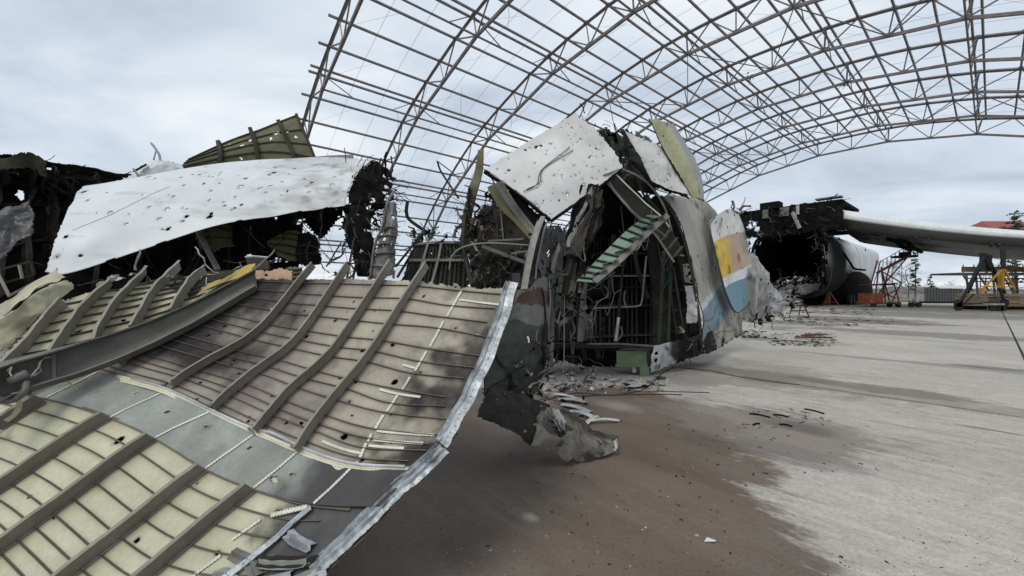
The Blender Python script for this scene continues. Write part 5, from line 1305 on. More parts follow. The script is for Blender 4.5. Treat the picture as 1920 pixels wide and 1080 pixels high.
# left wall of the nose: tall bent posts, dark outer skin with livery remains
lw = thing('hull_edge', 'tall dark bent hull edge between the front panel and the open nose', 'wreck section', tuple(G(1000, 800)))
def lw_paint(u, v, X):
    c = np.tile(np.array((.050, .058, .052)), (len(u), 1)); h = v + .10 * u + .02 * fbm(X, 5, 3, 3)
    c[h > .60] = (.19, .19, .185); c[h > .76] = (.10, .055, .045); c[h > .93] = (.16, .155, .145)
    return c
LWS = Sheet([[(905, 748, 4.4), (975, 748, 4.7), (1005, 738, 4.95), (1022, 690, 5.2)], [(908, 690, 4.45), (975, 690, 4.7), (1008, 690, 4.95), (1026, 640, 5.2)], [(922, 620, 4.5), (980, 620, 4.75), (1008, 620, 4.95), (1028, 600, 5.2)], [(946, 570, 4.6), (988, 565, 4.8), (1008, 560, 4.95), (1026, 560, 5.2)], [(964, 545, 4.65), (996, 540, 4.8), (1012, 520, 4.95), (1028, 520, 5.2)]], 60, 90)
LWS.crumple(.035, 2.2, 5, 4)
LWS.build('outer_skin', ['dark_skin', 'char'], lw, .015, holes(rn, 6, .1, .9, .1, .9, .015, .03), (.03, .02, .06, .02), 6, lambda u, v, X: .6 * sstep(fbm(X, 2.5, 3, 4) + .6 * sstep(.4 - v, 0, .3), .1, .9), None, lw_paint, seed=5)
LWU = Sheet([[(1008, 700, 5.3), (1024, 690, 5.5), (1036, 650, 5.8)], [(1012, 600, 5.2), (1030, 600, 5.5), (1040, 600, 5.9)], [(1008, 500, 5.2), (1034, 500, 5.6), (1056, 510, 6.1)], [(1016, 425, 5.3), (1040, 420, 5.7), (1066, 425, 6.2)]], 40, 80)
LWU.crumple(.05, 2.5, 8, 4)
LWU.build('bent_plate', ['dark_skin', 'char'], lw, .015, holes(rn, 3, .2, .8, .2, .9, .03, .05), (.08, .06, .05, .06), 6, lambda u, v, X: .35 + .4 * fbm(X, 2.5, 3, 4), None, lambda u, v, X: np.tile(np.array((.075, .075, .078)), (len(u), 1)), seed=6)
def post(name, pts, wd, ht, m, parent, n=24):
    q = [P(*p) for p in catmull(pts, n)]; V, F = sweep(zprof(ht, wd, .014), q, [Vector((-.3, -1, 0))] * len(q)); return mk(name, V, F, m, parent)
post('edge_post', [(984, 548, 4.75), (992, 500, 4.9), (1003, 450, 5.0), (1016, 412, 5.1)], .05, .08, 'dull_metal', lw)
post('edge_post', [(1014, 690, 5.1), (1020, 620, 5.15), (1016, 560, 5.15), (1008, 530, 5.1)], .05, .06, 'char_brown', lw)
post('edge_post', [(1032, 690, 5.4), (1034, 600, 5.5), (1030, 540, 5.5), (1036, 500, 5.6), (1048, 460, 5.8)], .045, .06, 'dull_metal', lw)
tube('edge_cable', [P(1003, 545, 4.9), P(1006, 500, 5.0), P(1012, 470, 5.05), P(1018, 440, 5.1), P(1026, 415, 5.3)], .012, 'grey_cable', lw, 5, 20)
tube('edge_cable', [P(1020, 700, 5.1), P(1028, 650, 5.2), P(1029, 600, 5.2), P(1032, 560, 5.3), P(1030, 520, 5.4), P(1042, 480, 5.6)], .010, 'grey_cable', lw, 5, 20)
for k in range(6):
    y = 680 - k * 22; bar('lattice_bar', P(1010 + (k % 2) * 12, y, 5.12), P(1022 - (k % 2) * 12, y - 22, 5.15), .025, .012, 'dull_metal', lw)
tangle('edge_shred', [(1000, 1060, 420, 560, 5.2, 6.0, 2), (995, 1030, 640, 720, 4.9, 5.3, 3), (945, 1000, 680, 745, 4.5, 4.7, 1)], 100, lw, ('char', 'char_brown', 'dull_metal', 'char'), 35, (.08, .3), (.02, .08), .5, .3)
# torn lower skin lying on the slab
ts = thing('torn_lower_skin', 'crumpled brown-grey torn skin lying on the ground below the hull edge', 'skin sheet', tuple(G(1040, 840)))
TA = Sheet([[(890, 786, 4.0), (930, 806, 4.0), (972, 826, 4.02), (1004, 842, 4.05)], [(905, 752, 4.2), (945, 765, 4.2), (985, 785, 4.2), (1012, 800, 4.2)], [(930, 716, 4.6), (965, 728, 4.6), (1000, 745, 4.55), (1032, 762, 4.5)]], 60, 44)
TA.crumple(.03, 2.4, 9, 4, None, True)
TA.build('charred_skin', ['torn_skin', 'bright_metal'], ts, .004, holes(rn, 5, .1, .9, .1, .9, .01, .025), (.02, .0, .10, .03), 5, lambda u, v, X: .93 + 0 * u, None, seed=6)
TB = Sheet([[(992, 838, 4.03), (1030, 858, 4.08), (1062, 870, 4.12), (1092, 870, 4.18), (1146, 854, 4.38)], [(1002, 800, 4.16), (1040, 812, 4.14), (1078, 828, 4.20), (1112, 838, 4.30), (1150, 842, 4.48)], [(1012, 764, 4.46), (1048, 772, 4.44), (1080, 794, 4.46), (1112, 814, 4.52), (1148, 828, 4.62)]], 110, 60)
TB.crumple(.030, 2.6, 29, 3, None, True)
TB.A[..., 2] = np.maximum(TB.A[..., 2], .012); TB._normals()
TB.build('grey_skin', ['torn_skin', 'bright_metal'], ts, .004, holes(rn, 9, .08, .9, .1, .9, .008, .02), (.03, .02, .16, .02), 4, lambda u, v, X: .7 * sstep(fbm(X, 9, 9, 4), .55, .7), lambda u, v, X: .2 + .3 * fbm(X, 11, 6, 3), seed=6, smooth=False)
# folded edge: crushed pleats and a bright torn lip
for k in range(9):
    a = rn.uniform(1000, 1052); y = rn.uniform(762, 790); L = rn.uniform(18, 42)
    q = [Vector(p) for p in catmull([P(a, y, 4.22), P(a + rn.uniform(0, 12), y + L * .5, 4.12), P(a + rn.uniform(4, 22), y + L, 4.12)], 8)]
    V, F = sweep(thick([(-.035, 0), (-.01, .03), (.012, -.005), (.04, .02)], .004), q, [Vector((.2, -1, .4))] * len(q), [rn.uniform(.4, 1.1) for _ in q]); mk('crushed_pleat', V, F, rn.choice(('torn_skin', 'dull_metal', 'char_brown', 'bright_metal')), ts)
TB.rail('torn_lip', [(.25, 1.0), (.6, 1.0), (1.0, .99)], thick([(0, 0), (.012, .02), (.0, .045), (.02, .06)], .004), 'dull_metal', ts, 26, wob=.008)
TB.rail('torn_lip', [(1.0, .1), (.99, .5), (1.0, 1.0)], thick([(0, 0), (.015, .02), (.0, .04)], .004), 'bright_metal', ts, 14, wob=.006)

# cockpit-side cluster left of the pocked sheet
cl = thing('cabin_wreck', 'dark tangled cabin wreckage with struts left of the pocked sheet', 'wreck section', tuple(G(930, 720)))
CLB = Sheet([[(868, 560, 7.2), (920, 560, 7.0), (975, 556, 6.6), (1030, 560, 6.8)], [(872, 500, 7.4), (920, 490, 7.2), (970, 480, 6.9), (1030, 480, 7.0)], [(868, 440, 7.6), (905, 425, 7.5), (960, 420, 7.3), (1030, 420, 7.2)], [(905, 385, 7.6), (925, 372, 7.6), (960, 375, 7.4), (1010, 410, 7.2)], [(905, 362, 7.5), (922, 350, 7.5), (945, 356, 7.3), (985, 395, 7.2)]], 70, 70)
CLB.crumple(.10, 2.5, 9, 4)
CLB.build('burnt_wall', ['char_brown', 'char'], cl, .02, [(.28, .70, .07), (.50, .66, .04), (.42, .9, .04), (.2, .9, .03)], (.08, .03, .02, .08), 5, seed=6)
tangle('cabin_shred', [(870, 960, 385, 470, 7.1, 7.6, 3), (880, 990, 470, 545, 6.7, 7.1, 6), (858, 890, 400, 440, 7.4, 7.8, 2)], 330, cl, ('char', 'char_brown', 'dull_metal', 'char', 'frame_metal'), 45, (.08, .3), (.015, .08), .6, .35)
post('olive_strut', [(922, 348, 6.7), (945, 385, 6.7), (975, 415, 6.7), (1002, 445, 6.6)], .07, .06, 'olive_primer', cl)
post('grey_strut', [(935, 342, 6.7), (962, 385, 6.7), (985, 415, 6.7), (1005, 440, 6.6)], .06, .06, 'dull_metal', cl)
for a, b, wd, m in (((870, 445, 7.3), (932, 380, 7.2), .05, 'char_brown'), ((905, 462, 6.7), (985, 492, 6.6), .09, 'dull_metal'), ((915, 452, 6.8), (985, 448, 6.7), .05, 'dull_metal'), ((952, 470, 6.65), (990, 445, 6.6), .04, 'char_brown'), ((958, 476, 6.65), (992, 470, 6.6), .05, 'dull_metal'), ((934, 460, 6.75), (938, 545, 6.6), .03, 'char_brown'), ((928, 390, 7.2), (934, 460, 7.1), .03, 'char_brown'), ((938, 392, 7.2), (945, 460, 7.1), .03, 'dull_metal')):
    bar('strut', P(*a), P(*b), wd, wd * .6, m, cl)
slab_px('blue_grey_box', 961, 512, 975, 538, 6.4, .08, 'tarp', cl)
tube('hose', [P(842, 506, 6.6), P(848, 480, 6.6), P(870, 463, 6.6), P(915, 456, 6.5), P(992, 460, 6.4)], .014, 'grey_cable', cl, 5, 30)
tube('hose', [P(872, 400, 7.1), P(868, 450, 6.8), P(872, 480, 6.7), P(880, 515, 6.5), P(886, 535, 6.4)], .035, 'char_brown', cl, 6, 24)
lb = thing('leaning_bar', 'olive flat bar leaning upright left of the pocked sheet', 'bar', tuple(G(880, 720)))
LBs = Sheet([[(860, 470, 7.8), (872, 470, 7.8)], [(874, 370, 7.9), (892, 372, 7.9)], [(890, 320, 8.0), (905, 322, 8.0)], [(897, 277, 8.0), (907, 280, 8.0)]], 8, 40)
LBs.crumple(.02, 2, 3, 3); LBs.build('plate', ['olive_primer', 'char_brown'], lb, .03, (), (.05, .05, .02, .04), 6, lambda u, v, X: .75 * sstep(.55 - v, 0, .3), seed=4)
bar('cross_tab', P(872, 348, 7.8), P(925, 365, 7.6), .05, .02, 'olive_primer', lb)
bar('cross_tab', P(872, 420, 7.7), P(880, 350, 7.9), .08, .03, 'char_brown', lb)
# green ribbed side panel in the gap
gp = thing('green_ribbed_panel', 'dark green ribbed panel with pale uprights in the gap behind the front panel', 'wreck panel', tuple(G(820, 720)))
GP = Sheet([[(752, 545, 7.4), (800, 545, 7.5), (880, 545, 7.6)], [(762, 492, 7.6), (810, 492, 7.7), (880, 492, 7.8)], [(775, 460, 7.8), (815, 455, 7.9), (870, 455, 8.0)]], 50, 40)
GP.build('panel_plate', ['dark_green', 'char'], gp, .012, holes(rn, 2, .2, .9, .7, .95, .02, .04), (.03, .02, 0, .06), 6, lambda u, v, X: .3 * sstep(fbm(X, 2, 3, 3), 0, .6), seed=3)
for i in range(17): GP.rail('rib', [(.05 + i * .055, .02), (.07 + i * .053, .93)], rect(.03, .05, 0), 'green_dim' if i % 3 else 'char_brown', gp, 6)
for v in (.50, .93): GP.rail('cross_rail', [(.02, v), (.98, v)], rect(.05, .05, 0), 'dull_metal', gp, 8, .05)
for u in (.30, .55): GP.rail('upright', [(u, .0), (u + .08, 1.0)], rect(.04, .05, 0), 'frame_metal', gp, 8, .05)
tube('bent_rod', [P(764, 378, 8.2), P(762, 395, 8.2), P(766, 410, 8.2), P(785, 425, 8.1), P(812, 442, 8.0)], .035, 'char_brown', gp, 6, 16)
tube('bent_rod', [P(820, 302, 8.2), P(826, 320, 8.2), P(842, 345, 8.1), P(860, 372, 8.0)], .02, 'char_brown', gp, 5, 12)
tube('bent_rod', [P(820, 302, 8.2), P(850, 325, 8.2), P(862, 338, 8.1)], .012, 'dull_metal', gp, 5, 8)
tangle('torn_edge', [(770, 830, 425, 460, 7.8, 8.1, 3), (830, 880, 440, 500, 7.5, 7.9, 2)], 80, gp, ('char', 'char_brown', 'dark_green', 'green_structure', 'dull_metal'), 55, (.1, .4), (.02, .1), .5, .3)
for a, b in (((745, 520, 7.0), (775, 470, 7.2)), ((752, 530, 7.0), (770, 500, 7.1)), ((742, 500, 7.0), (790, 440, 7.3))): bar('edge_strut', P(*a), P(*b), .04, .03, 'char_brown', gp)

# ------------------------------------------------------------------ next hull pieces behind the nose
mh = thing('side_hull_piece', 'crumpled white and pale blue hull piece lying behind the striped skin', 'wreck section', tuple(G(1420, 602)))
MH = Sheet([[(1388, 604, 13.6), (1405, 604, 14.2), (1428, 602, 15.0), (1444, 596, 15.8)], [(1388, 560, 13.6), (1408, 560, 14.1), (1432, 560, 14.8), (1452, 565, 15.6)], [(1390, 510, 13.4), (1410, 512, 13.9), (1434, 520, 14.6), (1450, 540, 15.4)], [(1392, 465, 13.2), (1404, 470, 13.6), (1420, 485, 14.2), (1440, 515, 15.0)]], 70, 80)
MH.crumple(.10, 1.1, 9, 4)
def mh_paint(u, v, X):
    c = np.tile(np.array((.50, .49, .44)), (len(u), 1)); k = v - .2 * u + .06 * fbm(X, 1.2, 5, 3)
    c[(k < .52) & (u > .45)] = (.42, .50, .53); c[(k < .36) & (u > .45)] = (.55, .56, .55); c[(k < .45) & (u < .4)] = (.22, .21, .19)
    return c
MH.build('hull_skin', ['striped_paint', 'char'], mh, .03, holes(rn, 8, .1, .9, .1, .9, .03, .06), (.0, .05, .06, .03), 5, lambda u, v, X: .5 * sstep(fbm(X, 1.6, 3, 4), .1, .8), lambda u, v, X: .2 + .4 * fbm(X, 1.2, 6, 3), mh_paint, seed=5)
MH.rail('bulged_seam', [(.52, .0), (.46, .3), (.44, .7), (.5, .95)], ngon(.05, 6), 'bright_metal', mh, 24, .0)
tangle('torn_skirt', [(1400, 1450, 585, 604, 14.0, 15.4)], 30, mh, ('char', 'dull_metal', 'bright_metal'), 61, (.2, .7), (.05, .2), .5, .1, floor=.02)
tip = thing('torn_hull_tip', 'torn whitish hull tip with shredded metal propped on a red stand', 'wreck section', tuple(G(1470, 592)))
T1 = Sheet([[(1440, 582, 18.0), (1462, 596, 18.2), (1472, 570, 18.4)], [(1440, 555, 18.0), (1462, 570, 18.2), (1496, 560, 18.6)], [(1442, 530, 18.2), (1466, 548, 18.4), (1500, 548, 18.8)]], 40, 30)
T1.crumple(.14, 1.2, 5, 4)
T1.build('skin', ['bright_metal', 'dull_metal'], tip, .03, holes(rn, 4, .1, .9, .1, .9, .04, .08), (.03, .12, .2, .12), 5, lambda u, v, X: .5 * sstep(fbm(X, 1.6, 3, 4), .1, .8), seed=5)
T2 = Sheet([[(1455, 560, 18.2), (1490, 568, 18.5)], [(1450, 540, 18.5), (1500, 550, 18.8)]], 16, 8); T2.crumple(.08, 2, 3, 3)
T2.build('spar_end', ['dull_metal', 'char'], tip, .12, (), (.03, .15, .1, .05), 5, seed=2)
tangle('shredded_metal', [(1455, 1500, 520, 560, 18.4, 19, 4), (1440, 1470, 560, 598, 18, 18.5, 2), (1475, 1500, 545, 570, 18.4, 18.8, 2)], 90, tip, ('bright_metal', 'dull_metal', 'char'), 62, (.2, .8), (.04, .2), .6, .2, floor=.02)
stand = thing('red_trestle', 'small dark red tube trestle under the torn hull tip', 'trestle', tuple(G(1500, 594)))
apx = [P(1488, 562, 19.5), P(1503, 562, 19.8)]
for q in ((1480, 592, 19.0), (1517, 592, 19.2), (1498, 588, 21.5)):
    for a in apx[:1] if q[0] < 1490 else apx[1:]: bar('leg', a, G(q[0], q[1] + 1.0) * .97 + Vector((0, 0, .02)), .06, .06, 'rust_paint', stand)
bar('top_bar', apx[0], apx[1], .06, .06, 'rust_paint', stand); bar('brace', P(1483, 582, 19.2), P(1512, 582, 19.4), .05, .05, 'rust_paint', stand)
bar('brace', P(1468, 560, 18.6), P(1490, 578, 19.0), .05, .05, 'char_brown', stand)

# ------------------------------------------------------------------ burnt rear fuselage with the drooping wing
rear = thing('rear_fuselage', 'burnt open rear fuselage with gaping black hold standing at the back', 'fuselage', (32.0, 47.0, 0))
RC = Vector((31.4, 47.9, 0))
def ring(k, sc=1.0, lift=0.0, n=28):
    pts = []
    for i in range(n + 1):
        a = -math.pi / 2 - 2 * math.pi * i / n
        x = math.copysign(abs(math.cos(a)) ** .62, math.cos(a)) * 3.75 * sc; z = math.copysign(abs(math.sin(a)) ** .72, math.sin(a)) * (3.95 if math.sin(a) < 0 else 4.3) * sc + 4.8 + lift
        pts.append(RC + AX * k + TR * x + UP * z)
    return pts
HR = [ring(k, s_, l_) for k, s_, l_ in ((0, 1, 0), (6, 1.0, 0), (13, 1, 0), (22, .98, .1), (32, .86, .7), (42, .62, 1.9), (50, .40, 3.0))]
HL = Sheet(HR, 110, 170, flip=False)
def rear_soot(u, v, X):
    n = fbm(X, .35, 3, 4); k = (X - np.array(RC)) @ np.array(AX)
    Z = X[:, 2]
    a = .96 * sstep(10.5 + 1.5 * n - k, 0, 2.0) * (1 - .45 * np.exp(-((k - 1.6) / 1.6) ** 2) * sstep(Z + .5 * n, 4.0, 5.6) * sstep(8.0 - Z, 0, 1))
    b = .98 * sstep(4.9 - .05 * np.maximum(k - 8, 0) - Z + .5 * n, 0, 1.0) * sstep(24 + n - k, 0, 3)
    c = .98 * sstep(Z - 7.3 + .6 * n, 0, 1.0) * sstep(18 - k, 0, 5)
    return np.maximum(np.maximum(a, b), np.maximum(c, .18 * sstep(n, 0, .8)))
hull = HL.build('hull_skin', ['wing_paint', 'char'], rear, .10, (), (0, 0, .075, 0), .9, rear_soot, None, cut=lambda u, v, C: (v < .07 + .03 * np.sin(u * 23)) & (np.abs(u - .62) < .10), seed=4)
# seam lines round the hull
for v in (.09, .26, .44): HL.rail('seam', [(u, v) for u in np.linspace(.55, .98, 12)], rect(.06, .03, 0), 'wing_under', rear, 24)
ends = HR[-1]; mk('tail_cap', [tuple(p) for p in ends[:-1]], [list(range(len(ends) - 1))], 'char', rear)
# floor, bulkhead and debris in the hold
def rbox(name, k0, k1, x0, x1, z0, z1, m, parent=rear):
    c = RC + AX * ((k0 + k1) / 2) + TR * ((x0 + x1) / 2) + UP * z0
    V, F = boxvf(c, k1 - k0, x1 - x0, z1 - z0, AX, -TR); return mk(name, V, F, m, parent)
rbox('hold_floor', .6, 26, -3.3, 3.3, 2.3, 2.55, 'char')
rbox('hold_bulkhead', 26, 26.3, -3.2, 3.2, 1.8, 8.0, 'char')
V, F = sweep(rect(.18, .3), [p for p in ring(.35, .96)[:-1]] + [ring(.35, .96)[0]]); mk('opening_frame', V, F, 'char', rear)
# lower lip below the floor is grey
LP = Sheet([[RC + AX * -.15 + TR * x + UP * z for x, z in ((-3.2, 1.7), (-1.4, 1.05), (0, .95), (1.4, 1.05), (3.2, 1.8))], [RC + AX * -.1 + TR * x + UP * z for x, z in ((-3.5, 2.6), (-1.6, 2.5), (0, 2.5), (1.6, 2.5), (3.5, 2.6))]], 40, 12)
LP.crumple(.12, .6, 3, 3); LP.build('lower_lip', ['container_grey', 'char'], rear, .05, (), (.03, .03, .08, .12), 2, lambda u, v, X: .3 * sstep(fbm(X, .5, 3, 3), 0, .6) + .7 * sstep(u, .75, 1), seed=3)
# crown: blackened wing centre section
CRN = Sheet([[RC + AX * .0 + TR * x + UP * z for x, z in ((-5.4, 8.0), (-3.4, 8.1), (0, 8.0), (3.0, 8.2), (5.2, 8.0))], [RC + AX * .0 + TR * x + UP * z for x, z in ((-5.2, 9.6), (-3.2, 9.7), (0, 9.7), (3, 9.8), (5.4, 9.7))], [RC + AX * .4 + TR * x + UP * z for x, z in ((-7.0, 11.3), (-3.4, 11.4), (0, 11.6), (3, 11.6), (5.4, 11.5))]], 90, 50)
CRN.crumple(.18, .8, 3, 4)
CRN.build('centre_section_front', ['char', 'char'], rear, .1, [(.22, .55, .55), (.28, .35, .3), (.38, .6, .25), (.5, .3, .22)], (.04, .02, .06, .06), 2, seed=6)
rbox('centre_section_top', .3, 9, -5.6, 5.2, 11.2, 11.5, 'char')
rbox('centre_section_back', 7, 7.3, -4.8, 5.2, 8.4, 11.2, 'char')
for x0, x1 in ((-2.2, -1.6), (-.4, .5), (1.2, 1.5)):
    rbox('pale_panel', -.35, -.2, x0, x1, 10.3, 11.3, 'dull_metal' if x0 < 0 else 'bright_metal')
bar('pale_strut', RC + AX * -.5 + TR * .9 + UP * 10.6, RC + AX * -.5 + TR * 1.6 + UP * 8.7, .35, .2, 'bright_metal', rear)
rbox('black_rib', -.4, -.1, -6.9, -5.5, 10.9, 11.4, 'char'); rbox('black_rib', -.4, .0, -5.7, -4.9, 8.2, 11.2, 'char')
rbox('top_fairing', .0, 1.5, -2.6, -.6, 11.4, 12.2, 'char')
rbox('roof_rail', .0, 1.0, 2.9, 5.2, 11.7, 11.85, 'dull_metal')
def rtangle(name, spec, n, mats, seed, ln, wd):
    rng = random.Random(seed); mb = MB()
    for (x0, x1, z0, z1, k0, k1, wt) in spec:
        for _ in range(int(n * wt)):
            c = RC + AX * rng.uniform(k0, k1) + TR * rng.uniform(x0, x1) + UP * rng.uniform(z0, z1)
            V, F = ribbon(rng, c, rng.uniform(*ln), rng.uniform(*wd), .5, None, 5, .03); V = [Vector((v[0], v[1], max(v[2], .03))) for v in V]; mb.add(V, F, rng.randrange(len(mats)))
    return mb.build(name, list(mats), rear, kind='stuff')
rtangle('charred_wreckage', [(-5.5, 5.2, 8.0, 11.2, -.5, .2, .5), (-6.2, -3.6, 4.6, 8.4, -.4, .3, .35), (2.6, 5.0, 7.0, 9.0, -.3, .3, .15), (3.1, 3.8, 2.2, 7.6, -.4, .4, .16), (-3.9, -3.2, 2.0, 6, -.3, .3, .15)], 260, ('char', 'char', 'char_brown', 'dull_metal'), 71, (.5, 2.0), (.05, .18))
rtangle('hold_debris', [(.2, 3.1, 2.5, 3.4, .3, 3, 1), (-3.2, .5, 2.5, 2.9, 1, 4, .6)], 26, ('dull_metal', 'char_brown', 'bright_metal'), 72, (.4, 1.2), (.05, .25))
for x0, z0, x1, z1 in ((-5.2, 8.2, -8.2, 4.8), (-4.6, 7.8, -7.4, 4.4), (-5.0, 8.0, -6.6, 4.5), (-4.2, 7.0, -7.8, 4.2)):
    bar('broken_stringer', RC + TR * x0 + UP * z0 + AX * -.2, RC + TR * x1 + UP * z1 + AX * -.8, .22, .22, 'char', rear)
# door outlines on the side wall
for k, z0, z1 in ((9.5, 5.2, 7.4), (12.5, 5.0, 7.2)):
    pass
tube('side_hose', [RC + AX * 8 + TR * 3.95 + UP * 6.2, RC + AX * 10.5 + TR * 4.1 + UP * 5.2, RC + AX * 13.5 + TR * 4.0 + UP * 4.6, RC + AX * 17 + TR * 4.5 + UP * 4.5], .14, 'char', rear, 6, 20)
# undercarriage pods and wheels below the belly
POD = Sheet([ring(k, s_ * .30, -3.4, 16) for k, s_ in ((8, .5), (10, 1.5), (14, 2.3), (20, 2.3), (24, 1.2), (26, .4))], 30, 40)
POD.A += np.array(TR * 2.3); POD._normals()
POD.build('undercarriage_fairing', ['char', 'char'], rear, .05, (), seed=3)
wheel = None
for i in range(7):
    for sd in (2.6, 4.2):
        c = RC + AX * (9.5 + i * 1.75) + TR * sd + UP * .64
        if wheel is None:
            mb = MB(); q = [TR * (-.22), TR * (-.2), TR * .2, TR * .22]
            V = []; n = 18
            for r_, t_ in ((.30, -.20), (.56, -.23), (.64, -.14), (.64, .14), (.56, .23), (.30, .20)):
                for a in range(n): V.append(AX * (r_ * math.cos(2 * math.pi * a / n)) + UP * (r_ * math.sin(2 * math.pi * a / n)) + TR * t_)
            F = [[j * n + a, j * n + (a + 1) % n, (j + 1) * n + (a + 1) % n, (j + 1) * n + a] for j in range(5) for a in range(n)]
            F += [list(range(n))[::-1], [5 * n + a for a in range(n)]]
            wheel = mk('wheel', V, F, 'rubber', rear, base=Vector((0, 0, 0))); wm = wheel.data; wheel.location = c - origin(rear)
        else:
            o = link('wheel', wm, rear); o.location = c - origin(rear)
for i in range(4):
    c = RC + AX * (10.4 + i * 3.4) + TR * 3.4
    bar('gear_leg', c + UP * .5, c + UP * 2.2, .35, .35, 'char', rear)
rbox('belly_block', 6.5, 25, -3.4, 2.6, .5, 1.4, 'char')
rbox('belly_prop', 3, 3.5, -2.4, -1.2, 0.0, 1.3, 'char'); rbox('belly_prop', 5, 5.6, .6, 1.8, 0.0, 1.3, 'char')
# wing: leading edge drooping away to the right, built from aerofoil sections
WD = (TR * 1.0 + AX * .12).normalized()
R0 = RC + TR * 4.6 + AX * .6
secs = []
def aero(base, chord_, th, drop):
    pts = []
    for s_ in (1.0, .75, .5, .3, .15, .05): pts.append((s_, -th * (.30 + .25 * (1 - s_)) - drop * s_))
    pts.append((0.0, 0.0))
    for s_ in (.05, .15, .3, .5, .75, 1.0): pts.append((s_, th * .40 * math.sin(math.pi * min(s_ + .12, 1) ** .7) - drop * s_))
    return [base + AX * (a * chord_) + UP * z for a, z in pts]
for f, zc, ch, th in ((0, 9.95, 13.5, 2.7), (5, 8.45, 12.6, 2.35), (11, 6.95, 11.6, 2.0), (17, 5.9, 10.6, 1.75), (24, 4.95, 9.6, 1.5), (32, 4.1, 8.4, 1.2)):
    secs.append(aero(R0 + WD * f + UP * zc, ch, th * .85, ch * .10))
WG = Sheet([[secs[r][c] for r in range(len(secs))] for c in range(len(secs[0]))], 120, 72)
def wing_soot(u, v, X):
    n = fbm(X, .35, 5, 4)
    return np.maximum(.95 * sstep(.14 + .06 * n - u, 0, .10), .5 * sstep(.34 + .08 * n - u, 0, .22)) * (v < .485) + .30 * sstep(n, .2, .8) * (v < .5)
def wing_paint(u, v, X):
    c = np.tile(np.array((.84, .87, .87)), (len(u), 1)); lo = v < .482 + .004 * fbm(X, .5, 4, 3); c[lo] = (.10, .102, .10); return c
mat('wing_skin', (1, 1, 1), .4, var=.06, vscale=.5, dirt=(.12, .12, .115), dirt_amt=.16, dirt_scale=.35, paint=True, bump=0, soot=(.03, .03, .03))
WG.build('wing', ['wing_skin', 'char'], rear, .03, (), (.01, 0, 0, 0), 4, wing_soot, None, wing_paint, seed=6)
mk('wing_root_cap', [tuple(p) for p in secs[0]], [list(range(len(secs[0])))], 'char', rear)
for u, v in ((.24, .40), (.27, .40), (.40, .405), (.415, .405), (.52, .41), (.535, .41), (.65, .41)):
    bar('wing_bracket', WG.at(u, v - .015, .05), WG.at(u + .004, v + .035, .30), .16, .16, 'black_paint', rear)
for u0 in (.185, .215):
    tube('hanging_duct', [WG.at(u0 - .03, .30, .25), WG.at(u0, .30, .4), WG.at(u0 + .01, .22, .6), WG.at(u0 + .02, .10, .5)], .22, 'char', rear, 6, 14)
bar('flap_slot', WG.at(.10, .30, .05), WG.at(.13, .30, .05), .25, .06, 'char', rear)

# ------------------------------------------------------------------ ground equipment at the back
def G2(px, d): return Vector(((px - CX) / FPX * d, d, 0))
def tripod_jack(px, d, h, wd, m, label, name='tripod_jack'):
    c = G2(px, d); j = thing(name, label, 'jack', tuple(c))
    for a in (90, 210, 330):
        f = c + Vector((math.cos(rad(a)) * wd / 2, math.sin(rad(a)) * wd / 2, .05))
        bar('leg', f, c + UP * h * .72, .14, .14, m, j)
        V, F = boxvf(f - UP * .05, .35, .35, .06); mk('foot', V, F, m, j)
    fs = [c + Vector((math.cos(rad(a)) * wd * .42, math.sin(rad(a)) * wd * .42, h * .14)) for a in (90, 210, 330)]
    for a, b in ((0, 1), (1, 2), (2, 0)): bar('spreader', fs[a], fs[b], .10, .10, m, j)
    V, F = sweep(ngon(.26, 8), [c + UP * .1, c + UP * h * .75]); mk('cylinder', V, F, m, j, smooth=False)
    V, F = sweep(ngon(.12, 8), [c + UP * h * .75, c + UP * h]); mk('ram', V, F, 'bright_metal', j)
    return j
tripod_jack(1553, 50, 2.6, 2.0, 'orange_red', 'small red tripod jack under the belly of the burnt rear fuselage')
tripod_jack(1512, 54, 2.3, 1.5, 'char', 'dark tripod jack beneath the lip of the rear hold')

# red access stairs with lattice body
stc = G2(1672, 44); stairs = thing('access_stairs', 'red mobile access stairs with lattice base and high platform beside the hull', 'stairs', tuple(stc))
sx = Vector((1, 0, 0)); sy = Vector((0, 1, 0))
def SP(px, py, dd=0): return P(px, py, 44 + dd)
for dd in (0, 1.6):
    bar('stair_stringer', SP(1644, 512, dd), SP(1707, 478, dd), .16, .22, 'rust_paint', stairs)
    for a, b in (((1640, 566), (1648, 500)), ((1660, 566), (1652, 500)), ((1652, 500), (1668, 566)), ((1668, 500), (1650, 566)), ((1650, 533), (1692, 530)), ((1655, 510), (1690, 530)), ((1700, 484), (1660, 530)), ((1676, 530), (1686, 566)), ((1660, 530), (1640, 566)), ((1632, 533), (1668, 533)), ((1690, 530), (1672, 566)), ((1650, 545), (1680, 560)), ((1678, 545), (1650, 560))):
        bar('lattice_bar', SP(*a, dd), SP(*b, dd), .09, .09, 'rust_paint', stairs)
    for k in range(8):
        x = 1648 + k * 7.6; y = 508 - k * 4.3
        bar('rail_post', SP(x, y, dd), SP(x, y - 16, dd), .05, .05, 'char_brown', stairs)
    bar('handrail', SP(1648, 492, dd), SP(1697, 464, dd), .05, .05, 'char_brown', stairs); bar('handrail', SP(1697, 464, dd), SP(1721, 464, dd), .05, .05, 'char_brown', stairs)
    for x in (1697, 1705, 1713, 1721): bar('rail_post', SP(x, 480, dd), SP(x, 464, dd), .05, .05, 'char_brown', stairs)
    bar('stair_stringer', SP(1632, 537, dd), SP(1645, 488, dd), .08, .10, 'rust_paint', stairs)
    bar('handrail', SP(1637, 537, dd), SP(1652, 488, dd), .05, .05, 'rust_paint', stairs)
